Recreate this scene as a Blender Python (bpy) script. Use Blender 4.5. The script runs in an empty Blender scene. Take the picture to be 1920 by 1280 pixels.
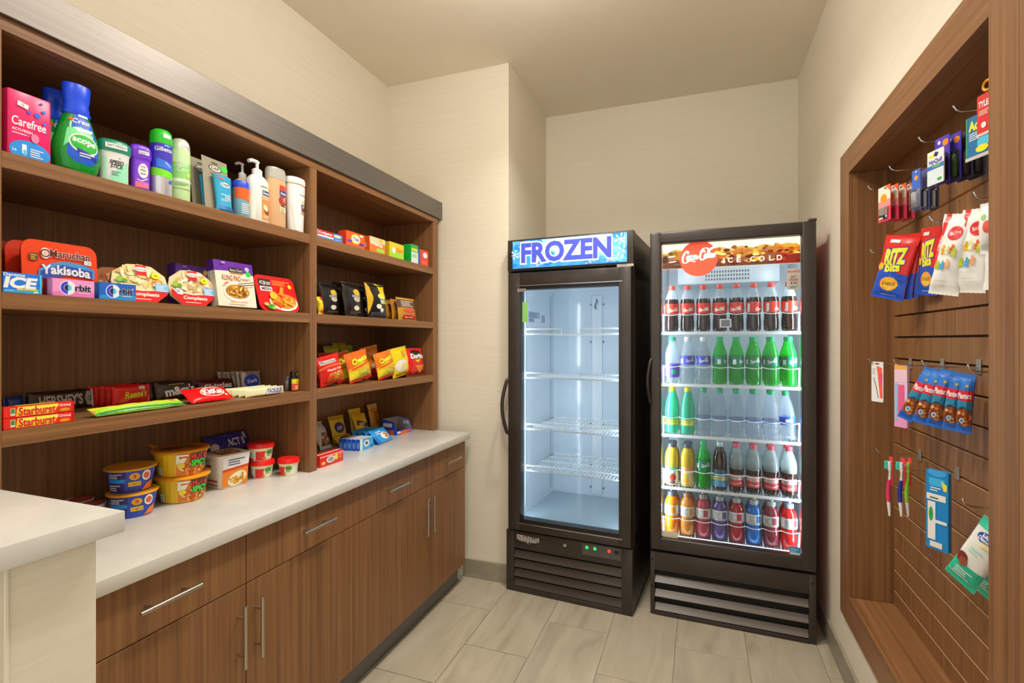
import bpy, bmesh, math, random
from mathutils import Vector, Matrix, noise

S = bpy.context.scene
COL = S.collection
PI = math.pi
rnd = random.Random(7)

# ------------------------------------------------------------------ camera
FPX, YAW, HY, CH = 955.731, 0.3518, 637.906, 1.46
cam = bpy.data.cameras.new('camera')
cam.sensor_width = 36.0
cam.lens = FPX / 1920 * 36.0
cam.shift_y = -(640 - HY) / 1920
cam.clip_start = 0.02
cob = bpy.data.objects.new('camera', cam)
COL.objects.link(cob)
cob.location = (0, 0, CH)
cob.rotation_euler = (PI / 2, 0, YAW)
S.camera = cob

# ------------------------------------------------------------------ world, exposure
S.view_settings.view_transform = 'Standard'
S.view_settings.look = 'None'
S.view_settings.gamma = 1.0
S.view_settings.use_curve_mapping = False
S.view_settings.exposure = 0.0
W = bpy.data.worlds.new('lobby_light')
S.world = W
W.use_nodes = True
W.node_tree.nodes['Background'].inputs[0].default_value = (1.0, 0.98, 0.94, 1)
W.node_tree.nodes['Background'].inputs[1].default_value = 1.15
CEIL = 3.129
DOWN = [(-0.45, 2.22, 15), (-0.55, 1.25, 12)]          # recessed downlights: x, y, watts
FILL_LAMPS = [(-0.62, 1.75, 24), (-0.62, 0.35, 8)]   # unseen globe lights added to brighten the upper walls: x, y, watts

# pixel of the photograph -> point of the room (used to place things at their real spot)
CS, SN = math.cos(YAW), math.sin(YAW)
def ray(u, v):
    a = (u - 960) / FPX
    return Vector((a * CS - SN, a * SN + CS, -(v - HY) / FPX))
def hitX(u, v, x):
    d = ray(u, v); return Vector((0, 0, CH)) + d * (x / d.x)
def hitY(u, v, y):
    d = ray(u, v); return Vector((0, 0, CH)) + d * (y / d.y)
def hitZ(u, v, z):
    d = ray(u, v); return Vector((0, 0, CH)) + d * ((z - CH) / d.z)

# ------------------------------------------------------------------ materials
def lin(h):
    if isinstance(h, str):
        h = h.lstrip('#'); h = tuple(int(h[i:i + 2], 16) / 255 for i in (0, 2, 4))
    return tuple(c / 12.92 if c <= 0.04045 else ((c + 0.055) / 1.055) ** 2.4 for c in h)
MATS = {}
LIGHT_GAIN = 1.0        # lifts the goods' colours in place of light the shelves lack
def brighten(c): return tuple(min(x * LIGHT_GAIN, max(x, 0.88)) for x in lin(c))
def M(col, rough=0.45, metal=0.0, emit=0.0, trans=0.0, bump=0.0, coat=0.0, sss=0.0):
    key = (col, rough, metal, emit, trans, bump, coat, LIGHT_GAIN)
    if key in MATS: return MATS[key]
    m = bpy.data.materials.new('plain_%d' % len(MATS)); m.use_nodes = True
    nt = m.node_tree; b = nt.nodes['Principled BSDF']
    b.inputs['Base Color'].default_value = (*brighten(col), 1)
    b.inputs['Roughness'].default_value = rough
    b.inputs['Metallic'].default_value = metal
    if emit:
        b.inputs['Emission Color'].default_value = (*lin(col), 1)
        b.inputs['Emission Strength'].default_value = emit
    if trans:
        b.inputs['Transmission Weight'].default_value = trans
        b.inputs['IOR'].default_value = 1.2
    if coat: b.inputs['Coat Weight'].default_value = coat
    if bump:
        tc = nt.nodes.new('ShaderNodeTexCoord'); n = nt.nodes.new('ShaderNodeTexNoise')
        n.inputs['Scale'].default_value = 60; n.inputs['Detail'].default_value = 2
        bp = nt.nodes.new('ShaderNodeBump'); bp.inputs['Strength'].default_value = bump; bp.inputs['Distance'].default_value = 0.004
        nt.links.new(tc.outputs['Object'], n.inputs['Vector'])
        nt.links.new(n.outputs['Fac'], bp.inputs['Height']); nt.links.new(bp.outputs['Normal'], b.inputs['Normal'])
    MATS[key] = m
    return m
def ramp_mat(name, scale, stops, rough=0.5, metal=0.0, nscale=4, detail=5, dist=0.3, bump=0.0, fine=None, rand=True, spec=0.5):
    m = bpy.data.materials.new(name); m.use_nodes = True
    nt = m.node_tree; N = nt.nodes; L = nt.links; b = N['Principled BSDF']
    tc = N.new('ShaderNodeTexCoord'); mp = N.new('ShaderNodeMapping'); mp.inputs['Scale'].default_value = scale
    if rand:
        oi = N.new('ShaderNodeObjectInfo'); mu = N.new('ShaderNodeVectorMath'); mu.operation = 'SCALE'
        mu.inputs['Scale'].default_value = 7.3
        cmb = N.new('ShaderNodeCombineXYZ')
        for i in range(3): L.new(oi.outputs['Random'], cmb.inputs[i])
        L.new(cmb.outputs[0], mu.inputs[0])
        ad = N.new('ShaderNodeVectorMath'); ad.operation = 'ADD'
        L.new(tc.outputs['Object'], ad.inputs[0]); L.new(mu.outputs[0], ad.inputs[1]); L.new(ad.outputs[0], mp.inputs['Vector'])
    else:
        L.new(tc.outputs['Object'], mp.inputs['Vector'])
    n = N.new('ShaderNodeTexNoise'); n.inputs['Scale'].default_value = nscale; n.inputs['Detail'].default_value = detail
    n.inputs['Roughness'].default_value = 0.6; n.inputs['Distortion'].default_value = dist
    L.new(mp.outputs[0], n.inputs['Vector'])
    r = N.new('ShaderNodeValToRGB'); e = r.color_ramp.elements
    while len(e) < len(stops): e.new(0.5)
    for el, (p, c) in zip(e, stops): el.position = p; el.color = (*lin(c), 1)
    L.new(n.outputs['Fac'], r.inputs[0]); out = r.outputs[0]
    L.new(out, b.inputs['Base Color'])
    b.inputs['Roughness'].default_value = rough; b.inputs['Metallic'].default_value = metal
    b.inputs['Specular IOR Level'].default_value = spec
    if bump:
        bp = N.new('ShaderNodeBump'); bp.inputs['Strength'].default_value = bump; bp.inputs['Distance'].default_value = 0.002
        L.new(n.outputs['Fac'], bp.inputs['Height']); L.new(bp.outputs[0], b.inputs['Normal'])
    return m
WD = [(0.25, '#684327'), (0.45, '#835a36'), (0.58, '#8f643d'), (0.78, '#a0764b')]
def wood(ax):
    sc = [46, 46, 46]; sc[ax] = 0.7
    return ramp_mat('walnut_%d' % ax, sc, WD, rough=0.42, nscale=1.6, detail=6, dist=0.15, bump=0.05)
WX, WY, WZ = wood(0), wood(1), wood(2)
WALLM = ramp_mat('wallpaper', (2, 2, 55), [(0.3, '#e3dac6'), (0.5, '#e6decb'), (0.7, '#e9e2d0')], rough=0.75, nscale=2.2, detail=6, bump=0.05, rand=False)
CEILM = ramp_mat('ceiling_paint', (1, 1, 1), [(0.3, '#f1e7d4'), (0.7, '#f3ead8')], rough=0.9, nscale=6)
TILEM = ramp_mat('floor_tile', (5.5, 1.1, 1), [(0.25, '#998f7b'), (0.45, '#ada48f'), (0.6, '#b6ad98'), (0.8, '#c1b9a5')], rough=0.32, nscale=1.5, detail=7, dist=1.2)
GROUT = M('#8d846f', 0.9)
QUARTZ = ramp_mat('quartz', (1, 1, 1), [(0.3, '#d2cfc8'), (0.55, '#d7d5ce'), (0.72, '#dcdad4')], rough=0.22, nscale=9, detail=8)
STEEL = ramp_mat('brushed_steel', (40, 0.6, 40), [(0.3, '#7d7874'), (0.7, '#88837e')], rough=0.42, metal=0.85, nscale=4, rand=False)
NICKEL = M('#c4bdb0', 0.3, 1.0)
CHROME = M('#d8d8da', 0.18, 1.0)
BASEM = ramp_mat('base_tile', (3, 3, 8), [(0.3, '#8f8877'), (0.7, '#a39b88')], rough=0.4, nscale=3)
TOEM = M('#6f6c69', 0.5)
BLACK = ramp_mat('black_satin', (3, 3, 3), [(0.3, '#322a26'), (0.7, '#3a322d')], rough=0.38, nscale=3)
BLACKG = M('#171413', 0.3)
DARK = M('#0c0b0a', 0.7)
TAN = M('#c39a6c', 0.6)
COOLW = M('#dfeaf2', 0.28)
COOLB = M('#cfdfec', 0.10)
WIRE = M('#f2f6f8', 0.3)
def glass_mat(name, tint=(0.97, 0.99, 1.0), ior=1.35):
    m = bpy.data.materials.new(name); m.use_nodes = True; nt = m.node_tree
    for n in list(nt.nodes):
        if n.type == 'BSDF_PRINCIPLED': nt.nodes.remove(n)
    t = nt.nodes.new('ShaderNodeBsdfTransparent'); t.inputs[0].default_value = (*tint, 1)
    g = nt.nodes.new('ShaderNodeBsdfGlossy'); g.inputs['Roughness'].default_value = 0.02
    f = nt.nodes.new('ShaderNodeFresnel'); f.inputs['IOR'].default_value = ior
    mx = nt.nodes.new('ShaderNodeMixShader')
    nt.links.new(f.outputs[0], mx.inputs[0]); nt.links.new(t.outputs[0], mx.inputs[1]); nt.links.new(g.outputs[0], mx.inputs[2])
    nt.links.new(mx.outputs[0], nt.nodes['Material Output'].inputs[0])
    return m
GLASS = glass_mat('door_glass')
FILM = glass_mat('clear_film', (0.93, 0.93, 0.95), 1.45)
def liquid(col, k=0.55, rough=0.08):
    """clear coloured plastic: part see-through, part body colour, glossy skin"""
    key = ('liq', col, k)
    if key in MATS: return MATS[key]
    m = bpy.data.materials.new('clear_%d' % len(MATS)); m.use_nodes = True; nt = m.node_tree
    b = nt.nodes['Principled BSDF']; b.inputs['Base Color'].default_value = (*lin(col), 1); b.inputs['Roughness'].default_value = rough
    t = nt.nodes.new('ShaderNodeBsdfTransparent'); c = lin(col); mxc = max(c) + 1e-4
    t.inputs[0].default_value = (*[0.75 + 0.25 * x / mxc if k > 0.8 else 0.25 + 0.75 * x / mxc if mxc > 0.2 else 0.2 + 0.8 * x for x in c], 1)
    mx = nt.nodes.new('ShaderNodeMixShader'); mx.inputs[0].default_value = k
    b.inputs['Coat Weight'].default_value = 0.6; b.inputs['Coat Roughness'].default_value = 0.03
    nt.links.new(b.outputs[0], mx.inputs[1]); nt.links.new(t.outputs[0], mx.inputs[2])
    nt.links.new(mx.outputs[0], nt.nodes['Material Output'].inputs[0])
    MATS[key] = m
    return m

# ------------------------------------------------------------------ mesh builder
class MB:
    def __init__(self): self.v = []; self.f = []; self.mi = []; self.sm = []; self.mats = []
    def _m(self, m):
        if m not in self.mats: self.mats.append(m)
        return self.mats.index(m)
    def add(self, vs, fs, m, smooth=False, mtx=None):
        o = len(self.v); i = self._m(m)
        self.v += [tuple(mtx @ Vector(p)) if mtx else tuple(p) for p in vs]
        self.f += [tuple(o + k for k in f) for f in fs]; self.mi += [i] * len(fs); self.sm += [smooth] * len(fs)
        return self
    def box(self, x0, x1, y0, y1, z0, z1, m, b=0.0, mtx=None, seg=2):
        if b <= 0:
            vs = [(x0, y0, z0), (x1, y0, z0), (x1, y1, z0), (x0, y1, z0), (x0, y0, z1), (x1, y0, z1), (x1, y1, z1), (x0, y1, z1)]
            fs = [(3, 2, 1, 0), (4, 5, 6, 7), (0, 1, 5, 4), (1, 2, 6, 5), (2, 3, 7, 6), (3, 0, 4, 7)]
            return self.add(vs, fs, m, False, mtx)
        bm = bmesh.new(); bmesh.ops.create_cube(bm, size=1)
        for p in bm.verts: p.co = Vector(((x0 + x1) / 2 + p.co.x * (x1 - x0), (y0 + y1) / 2 + p.co.y * (y1 - y0), (z0 + z1) / 2 + p.co.z * (z1 - z0)))
        bmesh.ops.bevel(bm, geom=bm.edges[:], offset=b, segments=seg, affect='EDGES', profile=0.5)
        return self.bm(bm, m, seg > 1, mtx)
    def bm(self, bm, m, smooth=False, mtx=None):
        bm.verts.index_update()
        self.add([p.co[:] for p in bm.verts], [[q.index for q in f.verts] for f in bm.faces], m, smooth, mtx); bm.free(); return self
    def lathe(self, prof, m, seg=28, sx=1.0, sy=1.0, cap0=True, cap1=True, smooth=True, mtx=None, sq=2.0):
        """prof: list of (r, z) bottom to top; sq > 2 squares the section"""
        vs = []; fs = []
        for r, z in prof:
            for k in range(seg):
                a = 2 * PI * k / seg; c, s = math.cos(a), math.sin(a)
                if sq != 2.0:
                    q = (abs(c) ** sq + abs(s) ** sq) ** (-1 / sq); c *= q; s *= q
                vs.append((r * c * sx, r * s * sy, z))
        for j in range(len(prof) - 1):
            for k in range(seg):
                k2 = (k + 1) % seg; fs.append((j * seg + k, j * seg + k2, (j + 1) * seg + k2, (j + 1) * seg + k))
        if cap0: fs.append(tuple(range(seg - 1, -1, -1)))
        if cap1: fs.append(tuple((len(prof) - 1) * seg + k for k in range(seg)))
        return self.add(vs, fs, m, smooth, mtx)
    def tube(self, path, r, m, seg=8, closed=False, mtx=None, rs=None):
        P = [Vector(p) for p in path]; n = len(P); vs = []; fs = []
        up = Vector((0, 0, 1)); prev = None
        for i, p in enumerate(P):
            if closed: t = P[(i + 1) % n] - P[i - 1]
            else: t = P[min(i + 1, n - 1)] - P[max(i - 1, 0)]
            t.normalize()
            if prev is None:
                a = up if abs(t.z) < 0.9 else Vector((1, 0, 0))
                x = t.cross(a).normalized()
            else:
                x = (prev - t * prev.dot(t)).normalized()
            prev = x; y = t.cross(x); rr = rs[i] if rs else r
            for k in range(seg):
                an = 2 * PI * k / seg; vs.append(p + (x * math.cos(an) + y * math.sin(an)) * rr)
        m_ = n if closed else n - 1
        for i in range(m_):
            j = (i + 1) % n
            for k in range(seg):
                k2 = (k + 1) % seg; fs.append((i * seg + k, i * seg + k2, j * seg + k2, j * seg + k))
        if not closed:
            fs.append(tuple(range(seg - 1, -1, -1))); fs.append(tuple((n - 1) * seg + k for k in range(seg)))
        return self.add(vs, fs, m, True, mtx)
    def prism(self, pts, d0, d1, m, plane='xz', smooth=False, mtx=None):
        """flat outline pulled from d0 to d1 along the third axis (xz: along y; xy: along z)"""
        n = len(pts)
        def P(a, b, d): return (a, d, b) if plane == 'xz' else (a, b, d) if plane == 'xy' else (d, a, b)
        vs = [P(a, b, d0) for a, b in pts] + [P(a, b, d1) for a, b in pts]
        fs = [(i, (i + 1) % n, n + (i + 1) % n, n + i) for i in range(n)]
        self.add(vs, fs, m, smooth, mtx)
        bm = bmesh.new(); bv = [bm.verts.new(v) for v in vs]
        bmesh.ops.triangulate(bm, faces=[bm.faces.new(bv[:n][::-1]), bm.faces.new(bv[n:])])
        return self.bm(bm, m, False, mtx)
    def build(self, name, parent=None, angle=38, recalc=True):
        me = bpy.data.meshes.new(name); me.from_pydata(self.v, [], self.f)
        for m in self.mats: me.materials.append(m)
        me.polygons.foreach_set('material_index', self.mi); me.polygons.foreach_set('use_smooth', self.sm)
        if recalc:
            bm = bmesh.new(); bm.from_mesh(me); bmesh.ops.recalc_face_normals(bm, faces=bm.faces); bm.to_mesh(me); bm.free()
        if any(self.sm): me.set_sharp_from_angle(angle=math.radians(angle))
        me.update()
        o = bpy.data.objects.new(name, me); COL.objects.link(o)
        if parent: o.parent = parent
        return o

def tag(o, label, cat, group=None):
    o['label'] = label; o['category'] = cat
    if group: o['group'] = group
    return o
def thing(name, label, cat, loc=(0, 0, 0), rz=0.0, group=None, rx=0.0):
    o = bpy.data.objects.new(name, None); COL.objects.link(o); o.empty_display_size = 0.05
    o.location = loc; o.rotation_euler = (rx, 0, rz)
    return tag(o, label, cat, group)
def struct(o): o['kind'] = 'structure'; return o
def copy_tree(o, loc=None, rz=None, label=None, group=None, parent=None):
    c = o.copy(); COL.objects.link(c)
    if parent: c.parent = parent
    if loc is not None: c.location = loc
    if rz is not None: c.rotation_euler = (c.rotation_euler[0], c.rotation_euler[1], rz)
    if label: c['label'] = label
    if group: c['group'] = group
    for ch in [x for x in o.children]: copy_tree(ch, parent=c)
    return c

# ------------------------------------------------------------------ flat print on a surface
TXT = {}
def text_mesh(s, bold=0.0, shear=0.0, space=1.0):
    k = (s, bold, shear, space)
    if k not in TXT:
        cu = bpy.data.curves.new('t', 'FONT'); cu.body = s; cu.offset = bold; cu.shear = shear; cu.resolution_u = 3; cu.space_character = space
        ob = bpy.data.objects.new('t', cu); me = ob.to_mesh()
        TXT[k] = ([(p.co.x, p.co.y) for p in me.vertices], [tuple(f.vertices) for f in me.polygons])
        ob.to_mesh_clear(); bpy.data.objects.remove(ob); bpy.data.curves.remove(cu)
    return TXT[k]
class Art:
    """flat coloured shapes in u (right) and v (up), metres; later shapes lie over earlier ones"""
    def __init__(self): self.s = []
    def poly(self, pts, col, rough=0.4, emit=0.0):
        self.s.append((list(pts), [tuple(range(len(pts)))], M(col, rough, 0, emit) if isinstance(col, (str, tuple)) else col, True)); return self
    def rect(self, u0, v0, u1, v1, col, r=0.0, **k):
        if r <= 0: return self.poly([(u0, v0), (u1, v0), (u1, v1), (u0, v1)], col, **k)
        p = []
        for cx, cy, a0 in ((u1 - r, v0 + r, -90), (u1 - r, v1 - r, 0), (u0 + r, v1 - r, 90), (u0 + r, v0 + r, 180)):
            for i in range(6): a = math.radians(a0 + 18 * i); p.append((cx + r * math.cos(a), cy + r * math.sin(a)))
        return self.poly(p, col, **k)
    def ell(self, cu, cv, ru, rv, col, n=28, a0=0, a1=360, rot=0, **k):
        p = []; full = a1 - a0 >= 360; c, s = math.cos(rot), math.sin(rot)
        for i in range(n if full else n + 1):
            a = math.radians(a0 + (a1 - a0) * i / n); x, y = ru * math.cos(a), rv * math.sin(a)
            p.append((cu + x * c - y * s, cv + x * s + y * c))
        return self.poly(p, col, **k)
    def ring(self, cu, cv, r0, r1, col, n=28, a0=0, a1=360, asp=1.0):
        pts = []; fs = []
        for i in range(n + 1):
            a = math.radians(a0 + (a1 - a0) * i / n)
            pts += [(cu + r0 * math.cos(a) * asp, cv + r0 * math.sin(a)), (cu + r1 * math.cos(a) * asp, cv + r1 * math.sin(a))]
        for i in range(n): fs.append((2 * i, 2 * i + 1, 2 * i + 3, 2 * i + 2))
        self.s.append((pts, fs, M(col, 0.4), False)); return self
    def text(self, s, u0, v0, u1, v1, col, bold=0.0, shear=0.0, rot=0.0, out=None, outb=0.05, rough=0.4, emit=0.0, space=1.0, sag=0.0):
        """letters stretched to fill the rectangle; out: outline colour laid below"""
        base, _ = text_mesh(s, 0.0, shear, space)
        x0 = min(p[0] for p in base); x1 = max(p[0] for p in base); y0 = min(p[1] for p in base); y1 = max(p[1] for p in base)
        cu, cv = (u0 + u1) / 2, (v0 + v1) / 2; sx = (u1 - u0) / max(x1 - x0, 1e-6); sy = (v1 - v0) / max(y1 - y0, 1e-6)
        c, sn = math.cos(rot), math.sin(rot)
        for b, cl in (((bold + outb, out), (bold, col)) if out else ((bold, col),)):
            vs, fs = text_mesh(s, b, shear, space); pts = []
            for x, y in vs:
                x = (x - (x0 + x1) / 2) * sx; y = (y - (y0 + y1) / 2) * sy
                y += sag * (1 - (2 * x / max(u1 - u0, 1e-6)) ** 2)
                pts.append((cu + x * c - y * sn, cv + x * sn + y * c))
            self.s.append((pts, fs, M(cl, rough, 0, emit), False))
        return self
    def stroke(self, pts, w, col, emit=0.0, taper=False, cl=False):
        P = [Vector(p) for p in pts]; n = len(P); vs = []; fs = []
        for i, p in enumerate(P):
            t = (P[(i + 1) % n] - P[i - 1]) if cl else (P[min(i + 1, n - 1)] - P[max(i - 1, 0)])
            if t.length < 1e-9: t = Vector((1, 0))
            t.normalize(); nn = Vector((-t.y, t.x)); ww = w
            if callable(w): ww = w(i / max(n - 1, 1), t)
            elif taper: ww = w * (0.25 + 0.75 * math.sin(PI * min(max(i / (n - 1), 0.02), 0.98)))
            vs += [(p + nn * ww / 2)[:], (p - nn * ww / 2)[:]]
        for i in range(n if cl else n - 1):
            j = (i + 1) % n; fs.append((2 * i, 2 * i + 1, 2 * j + 1, 2 * j))
        self.s.append((vs, fs, M(col, 0.4, 0, emit), False)); return self
    def lines(self, u0, u1, v0, v1, n, col, fill=0.45, seed=1):
        """rows of small print too fine to read"""
        r = random.Random(seed); h = (v1 - v0) / n
        for i in range(n):
            v = v1 - (i + 1) * h; e = u1 - (u1 - u0) * r.random() * 0.4
            self.rect(u0, v, e, v + h * fill, col)
        return self
    def build(self, name, parent, surf, cell=None, off=0.0004, step=0.00012, clip=None):
        vs = []; fs = []; mi = []; mats = []
        for li, (pts, faces, m, ngon) in enumerate(self.s):
            bm = bmesh.new(); bv = [bm.verts.new((p[0], p[1], 0)) for p in pts]
            for f in faces:
                try: bm.faces.new([bv[i] for i in f])
                except ValueError: pass
            if clip:
                for co, no in (((clip[0], 0, 0), (-1, 0, 0)), ((clip[2], 0, 0), (1, 0, 0)), ((0, clip[1], 0), (0, -1, 0)), ((0, clip[3], 0), (0, 1, 0))):
                    bmesh.ops.bisect_plane(bm, geom=bm.verts[:] + bm.edges[:] + bm.faces[:], plane_co=co, plane_no=no, clear_outer=True, dist=1e-7)
            if not bm.verts: bm.free(); continue
            if cell:
                for ax in (0, 1):
                    lo = min(p.co[ax] for p in bm.verts); hi = max(p.co[ax] for p in bm.verts)
                    k = math.ceil(lo / cell + 1e-6)
                    while k * cell < hi - 1e-6:
                        co = [0, 0, 0]; no = [0, 0, 0]; co[ax] = k * cell; no[ax] = 1
                        bmesh.ops.bisect_plane(bm, geom=bm.verts[:] + bm.edges[:] + bm.faces[:], plane_co=co, plane_no=no, dist=1e-7)
                        k += 1
            if ngon: bmesh.ops.triangulate(bm, faces=bm.faces[:])
            bm.normal_update(); bm.verts.index_update()
            o = len(vs); e = off + step * li
            vs += [tuple(surf(p.co.x, p.co.y, e)) for p in bm.verts]
            if m not in mats: mats.append(m)
            for f in bm.faces:
                fs.append(tuple(o + q.index for q in f.verts)); mi.append(mats.index(m))
            bm.free()
        me = bpy.data.meshes.new(name); me.from_pydata(vs, [], fs)
        for m in mats: me.materials.append(m)
        me.polygons.foreach_set('material_index', mi); me.update()
        ob = bpy.data.objects.new(name, me); COL.objects.link(ob); ob.parent = parent
        return ob
def flat(y=0.0):
    """upright face looking along -y at depth y"""
    return lambda u, v, e: (u, y - e, v)
def top(z):
    return lambda u, v, e: (u, v, z + e)
def round_face(rad, sy=1.0, sx=1.0, sq=2.0):
    """front of a lathe; rad: radius at height v; u is arc length"""
    def f(u, v, e):
        r = rad(v) if callable(rad) else rad
        a = u / r; c, s = math.sin(a), -math.cos(a)
        if sq != 2.0:
            q = (abs(c) ** sq + abs(s) ** sq) ** (-1 / sq); c *= q; s *= q
        return ((r * sx + e) * c, (r * sy + e) * s, v)
    return f
def prof_r(prof):
    def f(z):
        if z <= prof[0][1]: return prof[0][0]
        for (r0, z0), (r1, z1) in zip(prof, prof[1:]):
            if z <= z1: return r0 + (r1 - r0) * (z - z0) / max(z1 - z0, 1e-9)
        return prof[-1][0]
    return f

# ================================================================== the room
XLW, XR, YB1, YB2, XJ = -1.924, 0.592, 2.873, 3.677, -1.0777
YN = -1.6                                   # the room opens to the lobby here
struct(MB().box(-4.5, 1.4, -3.5, 3.85, CEIL, CEIL + 0.1, CEILM).build('ceiling'))
struct(MB().box(-2.04, XLW, 0.62, YB1, 0, CEIL, WALLM).build('wall_left'))
struct(MB().box(-2.04, XJ, YB1, 3.82, 0, CEIL, WALLM).build('wall_back_left'))
struct(MB().box(XJ, 1.0, YB2, 3.82, 0, CEIL, WALLM).build('wall_back'))
DYF, DYN, DZ0, DZ1, DXB = 2.4486, 1.368, 0.4035, 2.149, 0.7341        # recess for the slatwall display
w = MB(); YR0 = -0.3
w.box(XR, 0.95, DYF + 0.03, YB2, 0, CEIL, WALLM)
w.box(XR, 0.95, YR0, DYF + 0.03, DZ1 + 0.03, CEIL, WALLM)
w.box(XR, 0.95, YR0, DYF + 0.03, 0, DZ0 - 0.04, WALLM)
w.box(XR, 0.95, YR0, DYN - 0.03, DZ0 - 0.04, DZ1 + 0.03, WALLM)
w.box(DXB + 0.04, 0.95, DYN - 0.03, DYF + 0.03, DZ0 - 0.04, DZ1 + 0.03, WALLM)
struct(w.build('wall_right'))
struct(MB().box(XJ - 0.042, XJ + 0.002, YB1 - 0.002, YB1 + 0.03, 0.11, CEIL, WALLM).build('trim_1'))
# floor with its tiles
fl = struct(MB().box(-2.04, 0.95, YN, 3.82, -0.06, -0.003, GROUT).build('floor'))
TW, TL = 0.3173, 0.6245
tm = MB().box(0.0015, TW - 0.0015, 0.0015, TL - 0.0015, -0.003, 0.0, TILEM, b=0.0008, seg=1).build('tile', fl)
first = True
for i in range(-2, 7):
    x = -1.0585 + (i - 1) * TW
    oy = 2.549 if (i % 2 == 0) else 2.2265
    for j in range(-6, 3):
        y = oy + j * TL
        if x < -1.72 or x > 0.6 or y > YB2 - 0.02: continue
        o = tm if first else tm.copy()
        if not first: COL.objects.link(o); o.parent = fl
        first = False; o.location = (x, y, 0)
# base tiles along the walls
struct(MB().box(-1.37, XJ, YB1 - 0.012, YB1 - 0.001, 0, 0.112, BASEM, b=0.002, seg=1).build('baseboard_back_left'))
struct(MB().box(XJ + 0.001, XJ + 0.012, YB1, YB2 - 0.001, 0, 0.112, BASEM, b=0.002, seg=1).build('baseboard_niche'))
struct(MB().box(XJ + 0.012, XR - 0.001, YB2 - 0.012, YB2 - 0.001, 0, 0.112, BASEM, b=0.002, seg=1).build('baseboard_back'))
struct(MB().box(XR - 0.012, XR - 0.001, YR0, YB2 - 0.013, 0, 0.112, BASEM, b=0.002, seg=1).build('baseboard_right'))
# low end wall with its stone ledge
k = 0.79
pw = struct(MB().box(XLW + 0.001, -1.035, YN, 0.6126, 0, 1.104, WALLM).build('wall_low_end'))
MB().box(-1.0352, -1.031, 0.480, 0.4865, 0.0, 1.1035, M('#e9e4d2', 0.5), b=0.0015, seg=1).build('seam_bead', pw)
tag(MB().box(XLW + 0.002, -1.003, YN, 0.643, 1.1045, 1.1435, QUARTZ, b=0.002).build('stone_ledge'),
    'white quartz ledge capping the low cream end wall', 'ledge')

# recessed downlights
for i, (x, y, wt) in enumerate(DOWN):
    t = thing('downlight', 'round recessed ceiling downlight with white trim ring', 'light', (x, y, CEIL), 0, 'recessed ceiling downlights')
    MB().lathe([(0.062, -0.004), (0.085, -0.006), (0.09, -0.001)], M('#f3f1ea', 0.4), cap0=False, cap1=False).build('trim_ring', t)
    MB().lathe([(0.061, -0.003), (0.061, -0.001)], M('#fff0dc', 0.5, 0, 6.0)).build('lens', t)
    la = bpy.data.lights.new('downlight_bulb', 'AREA'); la.shape = 'DISK'; la.size = 0.2; la.energy = wt; la.color = (1.0, 0.95, 0.87); la.spread = math.radians(125)
    lo = bpy.data.objects.new('bulb', la); COL.objects.link(lo); lo.location = (0, 0, -0.012); lo.parent = t
# globe lights added out of view as fill for walls and ceiling
GR_ = 0.11
for i, (x, y, wt) in enumerate(FILL_LAMPS):
    t = thing('fill_globe', 'unseen white globe light added under the ceiling to brighten the walls', 'light', (x, y, CEIL), 0, 'added globe fill lights')
    MB().lathe([(0.075, -0.001), (0.085, -0.006), (0.08, -0.028), (0.055, -0.05), (0.045, -0.075)], M('#d9d6cf', 0.35, 0.3), cap0=False).build('canopy', t)
    MB().lathe([(GR_ * math.sin(PI * k / 16), -0.17 - GR_ * math.cos(PI * k / 16)) for k in range(17)], M((0.975, 0.945, 0.905), 0.4, 0, wt / (PI * 4 * PI * GR_ * GR_)), 32, cap0=False, cap1=False).build('globe', t)

# ================================================================== left side: base cabinets, worktop, shelving
XC, ZC = -1.2967, 0.905
XD = XC - 0.025
tag(MB().box(-1.92, XC, 0.6135, 2.8032, 0.867, ZC, QUARTZ, b=0.002).build('worktop'),
    'long white quartz worktop over the walnut base cabinets', 'countertop')
ZS, ZK = 0.7049, 0.1217
def handle(mb, a, b, out):
    """bar pull between a and b; out: direction off the face"""
    a, b, out = Vector(a), Vector(b), Vector(out); d = (b - a)
    mb.tube([a + out * 0.032, b + out * 0.032], 0.0058, NICKEL, 12)
    for t in (0.2, 0.8): p = a + d * t; mb.tube([p - out * 0.001, p + out * 0.032], 0.0042, NICKEL, 8)
def cabinet(y0, ym, y1, label, hd, hv):
    t = thing('base_cabinet', label, 'cabinet', ((XD - 0.55) / 1, y0, 0))
    ox, oy = XD - 0.55, y0
    def P(name, mb, par=t): return mb.build(name, par)
    P('carcass', MB().box(-0.02, 0.53, 0.0005, y1 - y0 - 0.0005, ZK, 0.8665, WZ))
    P('toe_kick', MB().box(0.0, XC - 0.075 - ox, 0.0005, y1 - y0 - 0.0005, 0, ZK, TOEM))
    for i, (a, b) in enumerate(((y0, ym), (ym, y1))):
        g = 0.0017
        d = P('drawer', MB().box(0.531, 0.55, a - oy + g, b - oy - g, ZS + g, 0.8655, WZ, b=0.0007, seg=1))
        c, l = hd[i]
        m = MB(); handle(m, (0.55, c - l / 2 - oy, (ZS + 0.866) / 2), (0.55, c + l / 2 - oy, (ZS + 0.866) / 2), (1, 0, 0)); P('handle', m, d)
        d = P('door', MB().box(0.531, 0.55, a - oy + g, b - oy - g, ZK, ZS - g, WZ, b=0.0007, seg=1))
        m = MB(); yy = ym + (-0.032 if i == 0 else 0.032)
        handle(m, (0.55, yy - oy, hv[0]), (0.55, yy - oy, hv[1]), (1, 0, 0)); P('handle', m, d)
    return t
cabinet(0.6135, 1.2031, 1.7252, 'walnut base cabinet beside the low cream end wall', ((0.945, 0.165), (1.50, 0.165)), (0.465, 0.655))
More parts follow.
